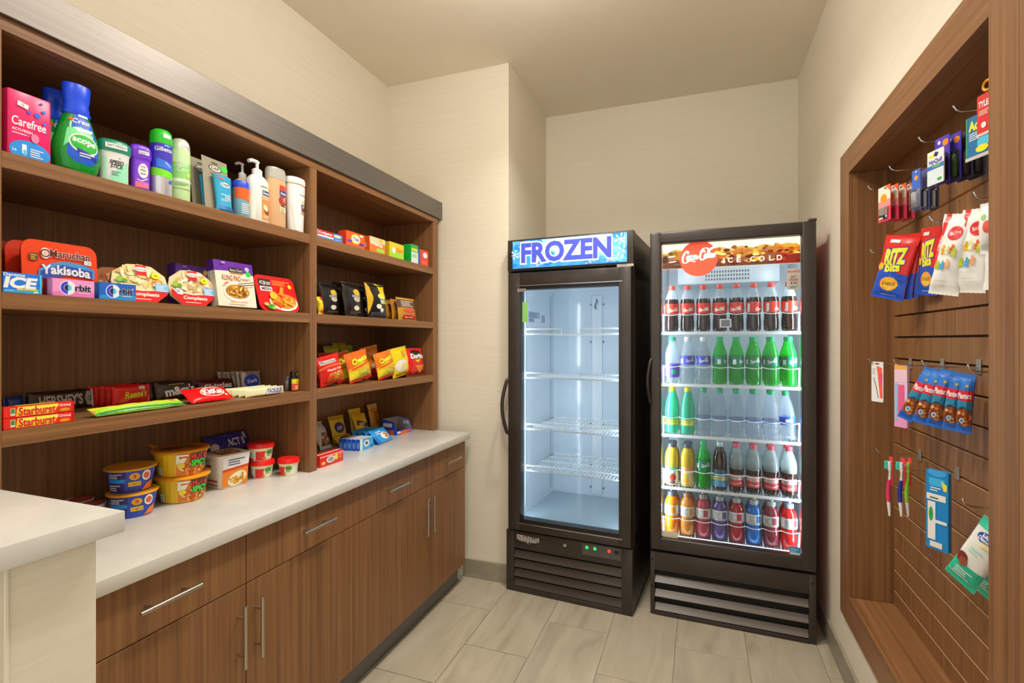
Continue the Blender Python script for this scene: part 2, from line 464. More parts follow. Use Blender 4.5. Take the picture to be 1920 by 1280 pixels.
cabinet(1.7252, 2.3153, 2.7814, 'walnut base cabinet at the end next to the back corner', ((2.02, 0.165), (2.575, 0.165)), (0.465, 0.655))

XS, XBK = -1.5337, -1.905
ZA, ZB, ZCC = 1.905, 1.5734, 1.2472
TH = 0.039
YL0, YL1, YD0, YD1, YE0, YE1 = 0.686, 0.709, 1.7163, 1.7578, 2.776, 2.834
su = thing('shelf_unit', 'built-in walnut shelving with brushed metal fascia above white worktop', 'shelving', (0, 0, 0))
su.location = (XBK, YL0, ZC)
ms = Matrix.Translation((-XBK, -YL0, -ZC))
def sp(name, x0, x1, y0, y1, z0, z1, m, b=0.0006): return MB().box(x0, x1, y0, y1, z0, z1, m, b=b, seg=1, mtx=ms).build(name, su)
sp('back_panel', XBK - 0.014, XBK, YL0, YE1, ZC + 0.0005, 2.20, WZ)
sp('end_panel', XBK, XS, YL0, YL1, ZC + 0.0005, 2.188, WZ)
sp('divider', XBK, XS, YD0, YD1, ZC + 0.0005, 2.188, WZ)
sp('end_panel', XBK, XS, YE0, YE1, ZC + 0.0005, 2.188, WZ)
sp('top_panel', XBK, XS, YL0, YE1, 2.1884, 2.2204, WY)
sp('fascia', XS - 0.03, XS + 0.012, YL0, 2.870, 2.2208, 2.3271, STEEL, 0.0015)
for z in (ZA, ZB, ZCC):
    sp('shelf', XBK + 0.0002, XS, YL1 + 0.0003, YD0 - 0.0003, z - TH, z, WY)
    sp('shelf', XBK + 0.0002, XS, YD1 + 0.0003, YE0 - 0.0003, z - TH, z, WY)

# ================================================================== right side: recessed slatwall display
dx = thing('slatwall_display', 'recessed walnut slatwall display set in the side wall', 'display', (XR - 0.014, DYN, DZ0))
md = Matrix.Translation((-(XR - 0.014), -DYN, -DZ0))
FX = XR - 0.014
def dp(name, x0, x1, y0, y1, z0, z1, m, b=0.0008): return MB().box(x0, x1, y0, y1, z0, z1, m, b=b, seg=1, mtx=md).build(name, dx)
FYO, FYN, FZ0, FZ1 = 2.5822, 1.258, 0.2853, 2.2545
dp('frame_stile', FX, FX + 0.0135, DYF, FYO, FZ0, FZ1, WZ)
dp('frame_stile', FX, FX + 0.0135, FYN + 0.001, DYN, FZ0, FZ1, WZ)
dp('frame_stile', FX, FX + 0.0135, 1.1, FYN - 0.001, FZ0, FZ1, WZ)
dp('frame_rail', FX, FX + 0.0135, DYN + 0.0003, DYF - 0.0003, DZ1, FZ1, WY)
dp('frame_rail', FX, FX + 0.0135, DYN + 0.0003, DYF - 0.0003, FZ0, DZ0, WY)
dp('side_panel', FX + 0.014, DXB + 0.02, DYF, DYF + 0.018, DZ0, DZ1, WZ)
dp('side_panel', FX + 0.014, DXB + 0.02, DYN - 0.018, DYN, DZ0, DZ1, WZ)
dp('top_panel', FX + 0.014, DXB + 0.02, DYN, DYF, DZ1, DZ1 + 0.018, WY)
dp('ledge_panel', FX + 0.014, DXB + 0.02, DYN, DYF, DZ0 - 0.018, DZ0, WY)
dp('backing', DXB + 0.0135, DXB + 0.02, DYN, DYF, DZ0, DZ1, M('#3a2415', 0.7))
SLP, SL0 = 0.0843, 1.051
kk = [SL0 + i * SLP for i in range(-7, 13)]
edges = [DZ0] + kk + [DZ1]
GR = 0.0075
for z0, z1 in zip(edges, edges[1:]):
    a = z0 + (GR / 2 if z0 > DZ0 else 0); b = z1 - (GR / 2 if z1 < DZ1 else 0)
    if b - a < 0.004: continue
    s_ = MB(); x0, x1 = DXB, DXB + 0.013; y0, y1 = DYN + 0.0005, DYF - 0.0005
    s_.add([(x0, y0, a), (x0, y1, a), (x0, y1, b), (x0, y0, b)], [(0, 1, 2, 3)], WZ, mtx=md)
    s_.add([(x1, y0, a), (x1, y1, a), (x1, y1, b), (x1, y0, b)], [(3, 2, 1, 0)], WZ, mtx=md)
    s_.add([(x0, y0, b), (x0, y1, b), (x1, y1, b), (x1, y0, b), (x0, y0, a), (x0, y1, a), (x1, y1, a), (x1, y0, a)],
           [(0, 1, 2, 3), (7, 6, 5, 4), (0, 3, 7, 4), (1, 5, 6, 2)], TAN, mtx=md)
    s_.build('slat', dx)

# ================================================================== upright freezer
f1 = thing('upright_freezer', 'empty black glass-door freezer with lit blue header sign', 'freezer', (-1.0505, 2.798, 0), -0.0723)
def bx(par, name, *a, m=BLACK, b=0.003, seg=2): return MB().box(*a, m, b=b, seg=seg).build(name, par)
FW, FD, FH = 0.722, 0.70, 2.043
c_ = MB()
c_.box(0.0, 0.045, 0.06, FD, 0.36, 1.865, BLACK); c_.box(FW - 0.045, FW, 0.06, FD, 0.36, 1.865, BLACK)
c_.box(0.0, FW, 0.05, FD, 1.8, FH, BLACK); c_.box(0.0, FW, 0.05, FD, 0.0, 0.40, BLACK); c_.box(0.0, FW, FD - 0.045, FD, 0.36, 1.865, BLACK)
c_.build('cabinet', f1)
li = MB()
ix0, ix1, iy0, iy1, iz0, iz1 = 0.046, FW - 0.046, 0.061, FD - 0.046, 0.4005, 1.7995
li.box(ix0, ix0 + 0.004, iy0, iy1, iz0, iz1, COOLW); li.box(ix1 - 0.004, ix1, iy0, iy1, iz0, iz1, COOLW)
li.box(ix0, ix1, iy1 - 0.004, iy1, iz0, iz1, COOLB); li.box(ix0, ix1, iy0, iy1, iz0, iz0 + 0.012, M('#a9bcc4', 0.15)); li.box(ix0, ix1, iy0, iy1, iz1 - 0.004, iz1, COOLW)
li.build('liner', f1)
m = MB(); m.box(0.325, 0.395, iy1 - 0.014, iy1 - 0.0042, 0.43, 1.76, COOLW, b=0.003)
for z in (0.47, 0.62, 0.9, 1.2, 1.45, 1.7):
    for x in (0.316, 0.404): m.box(x - 0.004, x + 0.004, iy1 - 0.008, iy1 - 0.0042, z - 0.006, z + 0.006, M('#4a555c', 0.5))
m.tube([(0.36, iy1 - 0.016, 1.735), (0.365, iy1 - 0.03, 1.72), (0.35, iy1 - 0.026, 1.69), (0.355, iy1 - 0.016, 1.67)], 0.004, M('#3a3f44', 0.4), 8)
m.build('cable_channel', f1)
for x in (0.056, FW - 0.056 - 0.012):
    s_ = MB(); s_.box(x, x + 0.012, 0.075, 0.083, 0.43, 1.77, M('#c9d2d8', 0.4))
    for i in range(44): z = 0.45 + i * 0.03; s_.box(x + 0.002, x + 0.010, 0.0832, 0.0845, z, z + 0.014, M('#eef6ff', 0.4, 0, 9.0))
    s_.build('led_strip', f1)
    pl = MB(); px_ = 0.0505 if x < 0.3 else FW - 0.0525
    for yy in (0.14, 0.58): pl.box(px_, px_ + 0.002, yy, yy + 0.012, 0.45, 1.76, M('#aebcc6', 0.35))
    pl.build('shelf_pilaster', f1)
# header with the lit sign
bx(f1, 'header', -0.004, FW + 0.006, 0.0, 0.0495, 1.862, FH + 0.002)
sg = MB().box(0.03, 0.694, -0.004, -0.0004, 1.876, 2.034, M('#4aa8ee', 0.3, 0, 0.55), b=0.001, seg=1).build('sign_panel', f1)
a = Art(); EM = 0.5
for rr_, cl_ in ((1.0, '#74bff4'), (.85, '#93cdf7'), (.68, '#b4dcfa'), (.5, '#d2eafd'), (.3, '#eaf5ff')): a.ell(.42, 1.99, .30 * rr_, .085 * rr_, cl_, n=40, emit=.55)
for i in range(70):
    r_ = random.Random(i); u = r_.uniform(0.03, 0.694); v = r_.uniform(1.877, 2.033); q = abs(u - 0.40) / 0.34 + (2.0 - v) * 2.2
    if q > 0.45: rr = r_.uniform(0.008, 0.026); a.ell(u, v, rr * 1.5, rr * 0.8, ('#58b4f0', '#2a98e4', '#7cc6f5', '#1b86d6')[i % 4], n=10, emit=EM)
for i in range(60):
    r_ = random.Random(i + 900); a.ell(r_.uniform(0.035, 0.69), r_.uniform(1.88, 2.03), 0.0022, 0.0022, '#ffffff', n=6, emit=EM)
def flake(u, v, r, w=0.0022):
    for j in range(6):
        an = PI / 3 * j + 0.3; c1, s1 = math.cos(an), math.sin(an); a.stroke([(u, v), (u + r * c1, v + r * s1)], w, '#f2faff', emit=EM)
        for t_ in (0.45, 0.7):
            for sg_ in (-0.6, 0.6): a.stroke([(u + r * t_ * c1, v + r * t_ * s1), (u + r * t_ * c1 + r * 0.28 * math.cos(an + sg_), v + r * t_ * s1 + r * 0.28 * math.sin(an + sg_))], w * 0.8, '#e8f5ff', emit=EM)
for u, v, r in ((0.05, 1.955, 0.03), (0.19, 1.885, 0.045), (0.50, 1.885, 0.04), (0.665, 1.995, 0.034), (0.68, 1.93, 0.035), (0.62, 1.89, 0.03)): flake(u, v, r)
a.text('FROZEN', 0.105, 1.905, 0.613, 2.008, '#4a55cc', bold=0.045, out='#ffffff', outb=0.05, emit=0.4)
a.build('sign_lettering', f1, flat(-0.004), clip=(0.031, 1.877, 0.693, 2.033))
a = Art(); a.rect(0.64, 1.852, 0.728, 1.866, '#b9b2a6'); a.build('hinge_plate', f1, flat(-0.0008))
# door
dr = MB()
gx0, gx1, gz0, gz1 = 0.078, 0.651, 0.428, 1.752
dr.box(0.004, gx0, -0.012, 0.055, 0.362, 1.85, BLACK, b=0.004); dr.box(gx1, 0.717, -0.012, 0.055, 0.362, 1.85, BLACK, b=0.004)
dr.box(gx0 - 0.003, gx1 + 0.003, -0.012, 0.055, gz1 + 0.02, 1.85, BLACK, b=0.004); dr.box(gx0 - 0.003, gx1 + 0.003, -0.012, 0.055, 0.362, gz0 - 0.02, BLACK, b=0.004)
dr.box(gx0 - 0.001, gx1 + 0.001, -0.006, 0.05, gz1, gz1 + 0.021, BLACKG); dr.box(gx0 - 0.001, gx1 + 0.001, -0.006, 0.05, gz0 - 0.021, gz0, BLACKG)
dr.box(gx0 - 0.02, gx1 + 0.02, -0.0135, -0.0118, gz1 + 0.021, gz1 + 0.0245, CHROME); dr.box(gx0 - 0.02, gx1 + 0.02, -0.0135, -0.0118, gz0 - 0.026, gz0 - 0.0222, CHROME)
fd = dr.build('door', f1)
MB().box(gx0 - 0.002, gx1 + 0.002, 0.012, 0.018, gz0 - 0.002, gz1 + 0.002, GLASS).build('glass_pane', fd)
hp = [(0.006, 0.0, 1.235)] + [(-0.002 - 0.020 * math.sin(PI * t), -0.016 - 0.022 * math.sin(PI * t), 1.225 - 0.30 * t) for t in [i / 14 for i in range(15)]] + [(0.006, 0.0, 0.915)]
MB().tube(hp, 0.011, BLACK, 10).build('handle', fd)
a = Art(); a.rect(0.064, 1.74, 0.118, 1.758, '#1b1a18'); a.rect(0.065, 1.7415, 0.117, 1.7565, '#cfcabb'); [a.rect(0.068 + 0.006 * i, 1.744, 0.0725 + 0.006 * i, 1.754, '#3a3832') for i in range(8)]; a.build('badge', fd, flat(-0.0125))
a = Art(); a.rect(0.086, 1.565, 0.118, 1.685, '#8fcf6a'); a.build('green_sticker', fd, flat(0.011))
a = Art(); a.rect(0.13, 1.60, 0.19, 1.64, '#a9bccb'); a.rect(0.132, 1.575, 0.16, 1.598, '#8fa3b5'); a.rect(0.20, 1.575, 0.22, 1.625, '#9db0be'); a.lines(0.135, 0.185, 1.603, 1.637, 5, '#6c8092')
a.build('warning_label', f1, lambda u, v, e: (0.0502 + e, 0.09 + (u - 0.1) * 3.2, v))
# wire shelves
def wire_shelf(z):
    s_ = MB(); x0, x1, y0, y1 = 0.068, FW - 0.068, 0.105, 0.60
    s_.tube([(x0, y0, z), (x1, y0, z), (x1, y1, z), (x0, y1, z)], 0.0042, WIRE, 8, closed=True)
    for i in range(27): x = x0 + (x1 - x0) * (i + 1) / 28; s_.tube([(x, y0, z + 0.003), (x, y1, z + 0.003)], 0.0022, WIRE, 6)
    for y in (0.23, 0.37, 0.5): s_.tube([(x0, y, z), (x1, y, z)], 0.0028, WIRE, 6)
    for a_, b_ in ((x0 + 0.002, x0 + 0.225), (x0 + 0.335, x1 - 0.002)): s_.tube([(a_, y0, z), (a_, y0 - 0.002, z + 0.03), (b_, y0 - 0.002, z + 0.03), (b_, y0, z)], 0.0042, WIRE, 8)
    return s_.build('wire_shelf', f1)
for z in (1.497, 1.236, 0.93, 0.682): wire_shelf(z)
# base panel with louvres
bp_ = MB(); bp_.box(-0.012, 0.036, 0.0, 0.0495, 0.0, 0.352, BLACK, b=0.002); bp_.box(0.664, FW, 0.0, 0.0495, 0.0, 0.352, BLACK, b=0.002)
bp_.box(0.035, 0.665, 0.0, 0.0495, 0.252, 0.352, BLACK, b=0.002); bp_.box(0.035, 0.665, 0.0, 0.0495, 0.0, 0.03, BLACK, b=0.002); bp_.box(0.036, 0.664, 0.03, 0.0495, 0.03, 0.252, DARK)
bpn = bp_.build('base_panel', f1)
for i in range(4):
    z = 0.034 + i * 0.0545
    s_ = MB(); s_.add([(0.037, 0.001, z), (0.663, 0.001, z), (0.663, 0.016, z + 0.040), (0.037, 0.016, z + 0.040), (0.037, 0.005, z), (0.663, 0.005, z), (0.663, 0.02, z + 0.040), (0.037, 0.02, z + 0.040)],
        [(0, 1, 2, 3), (7, 6, 5, 4), (0, 4, 5, 1), (3, 2, 6, 7), (0, 3, 7, 4), (1, 5, 6, 2)], M('#4a4440', 0.16)); s_.build('louver', bpn)
a = Art(); a.poly([(0.055, 0.334), (0.192, 0.329), (0.194, 0.305), (0.125, 0.287), (0.056, 0.304)], '#d9d5ca'); a.text('SUPREME', 0.06, 0.317, 0.188, 0.331, '#1d1917', bold=0.02); a.rect(0.059, 0.301, 0.19, 0.3135, '#1d1917')
[a.rect(0.064 + 0.0095 * i, 0.303, 0.0705 + 0.0095 * i, 0.3115, '#d9d5ca') for i in range(13)]; a.poly([(0.075, 0.2985), (0.175, 0.2985), (0.125, 0.2895)], '#1d1917'); a.ell(0.125, 0.2955, 0.005, 0.002, '#d9d5ca', n=8); a.build('maker_badge', bpn, flat(0.0))
MB().lathe([(0.009, 0), (0.009, 0.004), (0.004, 0.005)], CHROME, 16, mtx=Matrix.Translation((0.348, 0.0, 0.318)) @ Matrix.Rotation(PI / 2, 4, 'X')).build('lock', bpn)
cp = MB().box(0.448, 0.66, -0.003, -0.0003, 0.284, 0.345, M('#55504c', 0.3), b=0.001, seg=1).build('control_panel', bpn)
for u, cl in ((0.475, '#22d060'), (0.52, '#22d060'), (0.598, '#e03a30')): a = Art(); a.ell(u, 0.327, 0.009, 0.009, cl, n=14, emit=1.2); a.build('indicator_light', cp, flat(-0.003))
a = Art(); a.rect(0.625, 0.318, 0.652, 0.336, '#1c1a19'); a.build('display_window', cp, flat(-0.003))
for x0, x1, y0, y1, z0, z1, e in ((0.058, 0.068, 0, 0, 0.43, 1.77, 1.6), (FW - 0.068, FW - 0.058, 0, 0, 0.43, 1.77, 1.6)):
    la = bpy.data.lights.new('led', 'AREA'); la.shape = 'RECTANGLE'; la.size = 1.3; la.size_y = 0.01; la.energy = e; la.color = (0.82, 0.92, 1.0)
    lo = bpy.data.objects.new('led_light', la); COL.objects.link(lo); lo.parent = f1; lo.location = ((x0 + x1) / 2, 0.087, 1.1)
    d = Vector((0.9 if x0 < 0.3 else -0.9, 1.0, 0)).normalized(); zax = -d; xax = Vector((0, 0, 1)); yax = zax.cross(xax)
    lo.matrix_local = Matrix.Translation(lo.location) @ Matrix((xax, yax, zax)).transposed().to_4x4()

# ================================================================== drinks cooler
f2 = thing('drinks_cooler', 'tall black glass-door cooler stocked with bottled drinks', 'cooler', (-0.2452, 2.8131, 0), -0.0279)
GW, GD, GH = 0.772, 0.70, 2.02
RED = M('#b5161b', 0.35)
c_ = MB()
c_.box(0.0, 0.04, 0.06, GD, 0.0, GH, BLACK); c_.box(GW - 0.04, GW - 0.001, 0.06, GD, 0.0, GH, BLACK); c_.box(GW - 0.001, GW, 0.06, GD, 0.02, GH, RED)
c_.box(0.039, GW - 0.039, 0.06, GD, 1.985, GH, BLACK); c_.box(0.039, GW - 0.039, 0.05, GD, 0.02, 0.385, BLACK); c_.box(0.039, GW - 0.039, GD - 0.04, GD, 0.38, 1.99, BLACK)
c_.build('cabinet', f2)
jx0, jx1, jy0, jy1, jz0, jz1 = 0.041, GW - 0.041, 0.061, GD - 0.041, 0.3855, 1.9845
li = MB(); li.box(jx0, jx0 + 0.004, jy0, jy1, jz0, jz1, COOLW); li.box(jx1 - 0.004, jx1, jy0, jy1, jz0, jz1, COOLW); li.box(jx0, jx1, jy1 - 0.004, jy1, jz0, jz1, COOLW)
li.box(jx0, jx1, jy0, jy1, jz0, jz0 + 0.006, COOLW); li.box(jx0, jx1, jy0, jy1, jz1 - 0.004, jz1, COOLW); li.build('liner', f2)
ev = MB(); ev.box(0.11, 0.66, 0.40, jy1 - 0.0045, 1.79, 1.90, COOLW, b=0.01)
for i in range(3):
    for j in range(16): ev.box(0.27 + j * 0.015, 0.277 + j * 0.015, 0.3985, 0.401, 1.81 + i * 0.022, 1.822 + i * 0.022, M('#566069', 0.5))
ev.build('evaporator_cover', f2)
dz0, dz1 = 0.348, 2.033; hx0, hx1, hz0, hz1 = 0.056, 0.711, 0.414, 1.972
dr = MB(); dr.box(0.0, hx0, -0.006, 0.055, dz0, dz1, BLACK, b=0.008, seg=3); dr.box(hx1, GW, -0.006, 0.055, dz0, dz1, BLACK, b=0.008, seg=3)
dr.box(hx0 - 0.008, hx1 + 0.008, -0.006, 0.055, hz1, dz1, BLACK, b=0.008, seg=3); dr.box(hx0 - 0.008, hx1 + 0.008, -0.006, 0.055, dz0, hz0, BLACK, b=0.008, seg=3)
cd = dr.build('door', f2)
MB().box(hx0 - 0.001, hx1 + 0.001, 0.02, 0.026, hz0 - 0.001, hz1 + 0.001, GLASS).build('glass_pane', cd)
MB().box(0.74, GW + 0.002, -0.004, 0.05, dz1 - 0.001, dz1 + 0.012, BLACK, b=0.003).build('hinge', f2)
hp = [(0.008, 0.0, 1.36)] + [(0.002 - 0.012 * math.sin(PI * t), -0.012 - 0.02 * math.sin(PI * t), 1.35 - 0.22 * t) for t in [i / 12 for i in range(13)]] + [(0.008, 0.0, 1.12)]
MB().tube(hp, 0.008, BLACK, 10).build('handle', cd)
# lit banner behind the glass: iced cola print, red roundel
bn = MB().box(0.058, 0.709, 0.0275, 0.030, 1.838, hz1 - 0.002, M('#ffe9b4', 0.3, 0, 0.5), b=0.0).build('banner_panel', cd)
a = Art(); EB = 0.45
def lower(fn, v0, col, n=40):
    us = [0.06 + 0.647 * i / n for i in range(n + 1)]
    a.poly([(us[0], v0)] + [(us[-1], v0)] + [(u, fn(u)) for u in us[::-1]], col, emit=EB)
a.rect(0.06, 1.9, 0.707, 1.968, '#fff6dc', emit=0.9)
lower(lambda u: 1.935 + 0.006 * math.sin(u * 60), 1.84, '#f5c33a'); lower(lambda u: 1.922 + 0.008 * math.sin(u * 43 + 1), 1.84, '#dd8a14'); lower(lambda u: 1.895 + 0.012 * math.sin(u * 37), 1.84, '#b4560c'); lower(lambda u: 1.868 + 0.01 * math.sin(u * 50 + 2), 1.84, '#7a2f0a')
for i in range(90):
    r_ = random.Random(i + 50); u = r_.uniform(0.33, 0.7); v = r_.uniform(1.845, 1.94); s1 = r_.uniform(0.006, 0.02)
    pts = [(u + s1 * math.cos(t) * r_.uniform(0.6, 1.2), v + s1 * 0.6 * math.sin(t) * r_.uniform(0.6, 1.2)) for t in [PI / 3 * j for j in range(6)]]
    a.poly(pts, ('#f0a21c', '#8a3208', '#e7b547', '#c8690f', '#5d1d06', '#fbd878')[i % 6], emit=EB * (0.4 + 0.7 * ((i % 6) in (0, 2, 5))))
a.rect(0.60, 1.84, 0.707, 1.885, '#8e1f0a', emit=0.3)
for i in range(14):
    r_ = random.Random(i + 7); u = r_.uniform(0.6, 0.7); v = r_.uniform(1.85, 1.93); a.ell(u, v, 0.012, 0.006, ('#c63a10', '#e88a1c', '#6d1406')[i % 3], n=7, emit=0.3)
for i in range(10):
    r_ = random.Random(i + 77); u = r_.uniform(0.06, 0.15); v = r_.uniform(1.85, 1.93); a.ell(u, v, 0.014, 0.008, ('#5d4326', '#8a6b3a', '#3f2a16')[i % 3], n=7, emit=0.25)
for v, u0, u1 in ((1.922, 0.066, 0.095), (1.9, 0.09, 0.125), (1.872, 0.095, 0.13)): a.stroke([(u0, v), (u1, v + 0.004)], 0.005, '#ffffff', emit=0.7)
for s_, u0, u1 in (('I', 0.361, 0.366), ('C', 0.383, 0.405), ('E', 0.424, 0.442), ('C', 0.486, 0.508), ('O', 0.524, 0.55), ('L', 0.571, 0.588), ('D', 0.605, 0.627)): a.text(s_, u0, 1.856, u1, 1.880, '#fff8ea', bold=0.015, emit=0.7)
a.build('banner_print', cd, flat(0.0272), clip=(0.059, 1.839, 0.708, 1.969))
# ------------------------------------------------------------------ flowing script drawn with strokes
def smooth(pts, n=6):
    out = []; P = [Vector(p) for p in pts]
    for i in range(len(P) - 1):
        p0 = P[max(i - 1, 0)]; p1 = P[i]; p2 = P[i + 1]; p3 = P[min(i + 2, len(P) - 1)]
        for k in range(n):
            t = k / n; out.append((0.5 * (2 * p1 + (p2 - p0) * t + (2 * p0 - 5 * p1 + 4 * p2 - p3) * t * t + (3 * p1 - p0 - 3 * p2 + p3) * t ** 3))[:])
    out.append(P[-1][:]); return out
SCRIPT = [
    [(.20, .26), (.19, .33), (.15, .34), (.09, .27), (.04, .15), (.05, .03), (.12, -.01), (.20, .03), (.30, .035), (.40, .0)],
    [(.20, .20), (.165, .15), (.17, .09), (.205, .075), (.235, .12), (.235, .18), (.20, .20), (.25, .17), (.285, .19)],
    [(.335, .18), (.30, .20), (.27, .15), (.275, .09), (.315, .075), (.36, .12)],
    [(.425, .19), (.385, .19), (.36, .13), (.375, .08), (.41, .10), (.43, .19), (.425, .10), (.445, .08), (.48, .13)],
    [(.47, .15), (.52, .155)],
    [(.665, .25), (.65, .31), (.60, .30), (.555, .22), (.54, .11), (.57, .04), (.62, .035), (.67, .08)],
    [(.56, .26), (.62, .36), (.72, .375), (.80, .32), (.88, .34), (.97, .41), (.90, .375), (.82, .34)],
    [(.70, .20), (.665, .15), (.67, .09), (.705, .075), (.735, .12), (.735, .18), (.70, .20), (.745, .16)],
    [(.745, .14), (.79, .24), (.805, .31), (.79, .34), (.77, .28), (.765, .14), (.775, .085), (.80, .09)],
    [(.885, .19), (.845, .19), (.82, .13), (.835, .08), (.87, .10), (.89, .19), (.885, .10), (.905, .075), (.945, .12), (.96, .19)]]
def script(a, u, v, w, col='#ffffff', th=0.034, emit=0.0, rise=0.06, n=5):
    for st in SCRIPT:
        p = smooth(st, n); a.stroke([(u + x * w, v + (y + rise * x) * w) for x, y in p], lambda t, d: w * (th * 0.6 + th * 0.8 * abs(d.y)), col, emit=emit)

a = Art(); a.ell(0.242, 1.886, 0.093, 0.092, '#ff5a3c', n=48, emit=0.35)
script(a, 0.157, 1.866, 0.172, '#fff6ec', 0.042, emit=0.6, n=8)
a.build('red_roundel', cd, flat(0.0255 - 0.006), clip=(0.1, 1.7, 0.5, 1.9715))
a = Art(); a.rect(0.648, 1.708, 0.709, 1.812, '#c2bfb6', r=0.006)
a.text('BALANCE', 0.653, 1.792, 0.705, 1.802, '#c22020', bold=0.03); a.rect(0.66, 1.783, 0.698, 1.787, '#777')if False else None
a.text('EAT', 0.668, 1.766, 0.69, 1.776, '#2a2a2a', bold=0.02); a.text('DRINK', 0.660, 1.751, 0.699, 1.762, '#c22020', bold=0.03); a.text('& DO', 0.665, 1.735, 0.695, 1.746, '#2a2a2a', bold=0.02); a.lines(0.662, 0.697, 1.716, 1.728, 2, '#4d6b3a')
a.build('balance_sticker', cd, flat(0.0195))
a = Art(); a.rect(0.66, 0.41, 0.708, 0.452, '#2f9bd0'); a.rect(0.663, 0.413, 0.705, 0.424, '#d9eef7'); a.lines(0.665, 0.70, 0.428, 0.446, 2, '#bfe2f2'); a.build('energy_sticker', cd, flat(0.0195))
a = Art(); a.rect(0.057, 0.415, 0.14, 0.445, '#d9d2b8'); a.build('tape_label', cd, flat(0.0195))
# base grille of the cooler
bp_ = MB(); bp_.box(0.0, 0.022, 0.0, 0.0495, 0.02, 0.335, BLACK, b=0.002); bp_.box(0.742, GW, 0.0, 0.0495, 0.02, 0.335, BLACK, b=0.002); bp_.box(0.021, 0.743, 0.0, 0.0495, 0.24, 0.335, BLACK, b=0.002)
bp_.box(0.021, 0.743, 0.0, 0.0495, 0.0, 0.022, BLACK, b=0.002); bp_.box(0.022, 0.742, 0.036, 0.0495, 0.022, 0.24, DARK); bp_.box(0.0, GW, 0.004, 0.0495, 0.0, 0.022, BLACK)
bpn = bp_.build('base_panel', f2)
for z in (0.027, 0.098, 0.174):
    s_ = MB(); y_ = (0.003, 0.028, 0.031, 0.006); zz = (z, z + 0.030, z + 0.027, z - 0.003)
    s_.add([(x, y, q) for x in (0.023, 0.741) for y, q in zip(y_, zz)], [(0, 1, 2, 3), (7, 6, 5, 4), (0, 4, 5, 1), (1, 5, 6, 2), (2, 6, 7, 3), (3, 7, 4, 0)], M('#6d655f', 0.3)); s_.build('louver', bpn)
for x, z in ((0.011, 0.295), (0.011, 0.15), (0.757, 0.295), (0.757, 0.08)):
    MB().lathe([(0.006, 0), (0.005, 0.003)], DARK, 12, mtx=Matrix.Translation((x, 0.0, z)) @ Matrix.Rotation(PI / 2, 4, 'X')).build('screw', bpn)
# lights of the cooler
for x in (0.047, GW - 0.047 - 0.01):
    s_ = MB(); s_.box(x, x + 0.010, 0.064, 0.070, 0.42, 1.95, M('#c9d2d8', 0.4))
    for i in range(50): z = 0.43 + i * 0.03; s_.box(x + 0.002, x + 0.008, 0.0702, 0.0712, z, z + 0.014, M('#eef6ff', 0.4, 0, 9.0))
    s_.build('led_strip', f2)
    la = bpy.data.lights.new('led', 'AREA'); la.shape = 'RECTANGLE'; la.size = 1.5; la.size_y = 0.01; la.energy = 4.5; la.color = (0.86, 0.94, 1.0)
    lo = bpy.data.objects.new('led_light', la); COL.objects.link(lo); lo.parent = f2
    d = Vector((0.9 if x < 0.3 else -0.9, 0.75, 0)).normalized(); zax = -d; xax = Vector((0, 0, 1)); yax = zax.cross(xax)
    lo.matrix_local = Matrix.Translation((x + 0.005, 0.073, 1.18)) @ Matrix((xax, yax, zax)).transposed().to_4x4()
s_ = MB(); s_.box(0.06, 0.70, 0.064, 0.07, 0.393, 0.405, M('#e8f2fa', 0.4, 0, 3.0)); s_.build('led_strip', f2)
# cooler shelves
SHZ = [1.507, 1.227, 0.952, 0.668, 0.407]
LX = [0.100 + 0.0817 * i for i in range(8)]
def cooler_shelf(z):
    s_ = MB(); x0, x1, y0, y1 = 0.058, GW - 0.058, 0.088, 0.62
    s_.box(x0, x1, y0 - 0.006, y0, z - 0.016, z - 0.001, WIRE, b=0.002); s_.tube([(x0, y0, z - 0.004), (x0, y1, z - 0.004), (x1, y1, z - 0.004), (x1, y0, z - 0.004)], 0.003, WIRE, 8)
    for i in range(40): x = x0 + (x1 - x0) * (i + 1) / 41; s_.tube([(x, y0, z - 0.0025), (x, y1, z - 0.0025)], 0.0015, WIRE, 5)
    for y in (0.25, 0.45): s_.tube([(x0, y, z - 0.006), (x1, y, z - 0.006)], 0.003, WIRE, 6)
    sh = s_.build('wire_shelf', f2)
    g = MB(); p = [(x0 + 0.004, y0 + 0.004, z - 0.004), (x0 + 0.004, y0 - 0.002, z + 0.088)]
    for i in range(8):
        for t in range(9):
            x = LX[i] - 0.0408 + 0.0817 * t / 8; p.append((x, y0 - 0.004 - 0.010 * math.sin(PI * t / 8), z + 0.094 - 0.006 * math.sin(PI * t / 8)))
    p += [(x1 - 0.004, y0 - 0.002, z + 0.088), (x1 - 0.004, y0 + 0.004, z - 0.004)]
    g.tube(p, 0.0021, WIRE, 6); g.build('front_guard', sh)
    d = MB()
    for i in range(9): x = LX[0] - 0.0408 + 0.0817 * i; d.tube([(x, y0, z - 0.002), (x, y0 - 0.003, z + 0.092)] if i in (0, 8) else [(x, y0, z), (x, y0, z + 0.022), (x, y1, z + 0.022), (x, y1, z)], 0.0016, WIRE, 5)
    d.build('lane_dividers', sh)
for z in SHZ: cooler_shelf(z)
s_ = MB(); s_.box(0.345, 0.40, 0.072, 0.0745, 1.527, 1.572, M('#f0f4f6', 0.3), b=0.001, seg=1); s_.box(0.352, 0.393, 0.0712, 0.0718, 1.533, 1.566, M('#8c8f92', 0.4)); s_.build('price_tag_holder', f2)

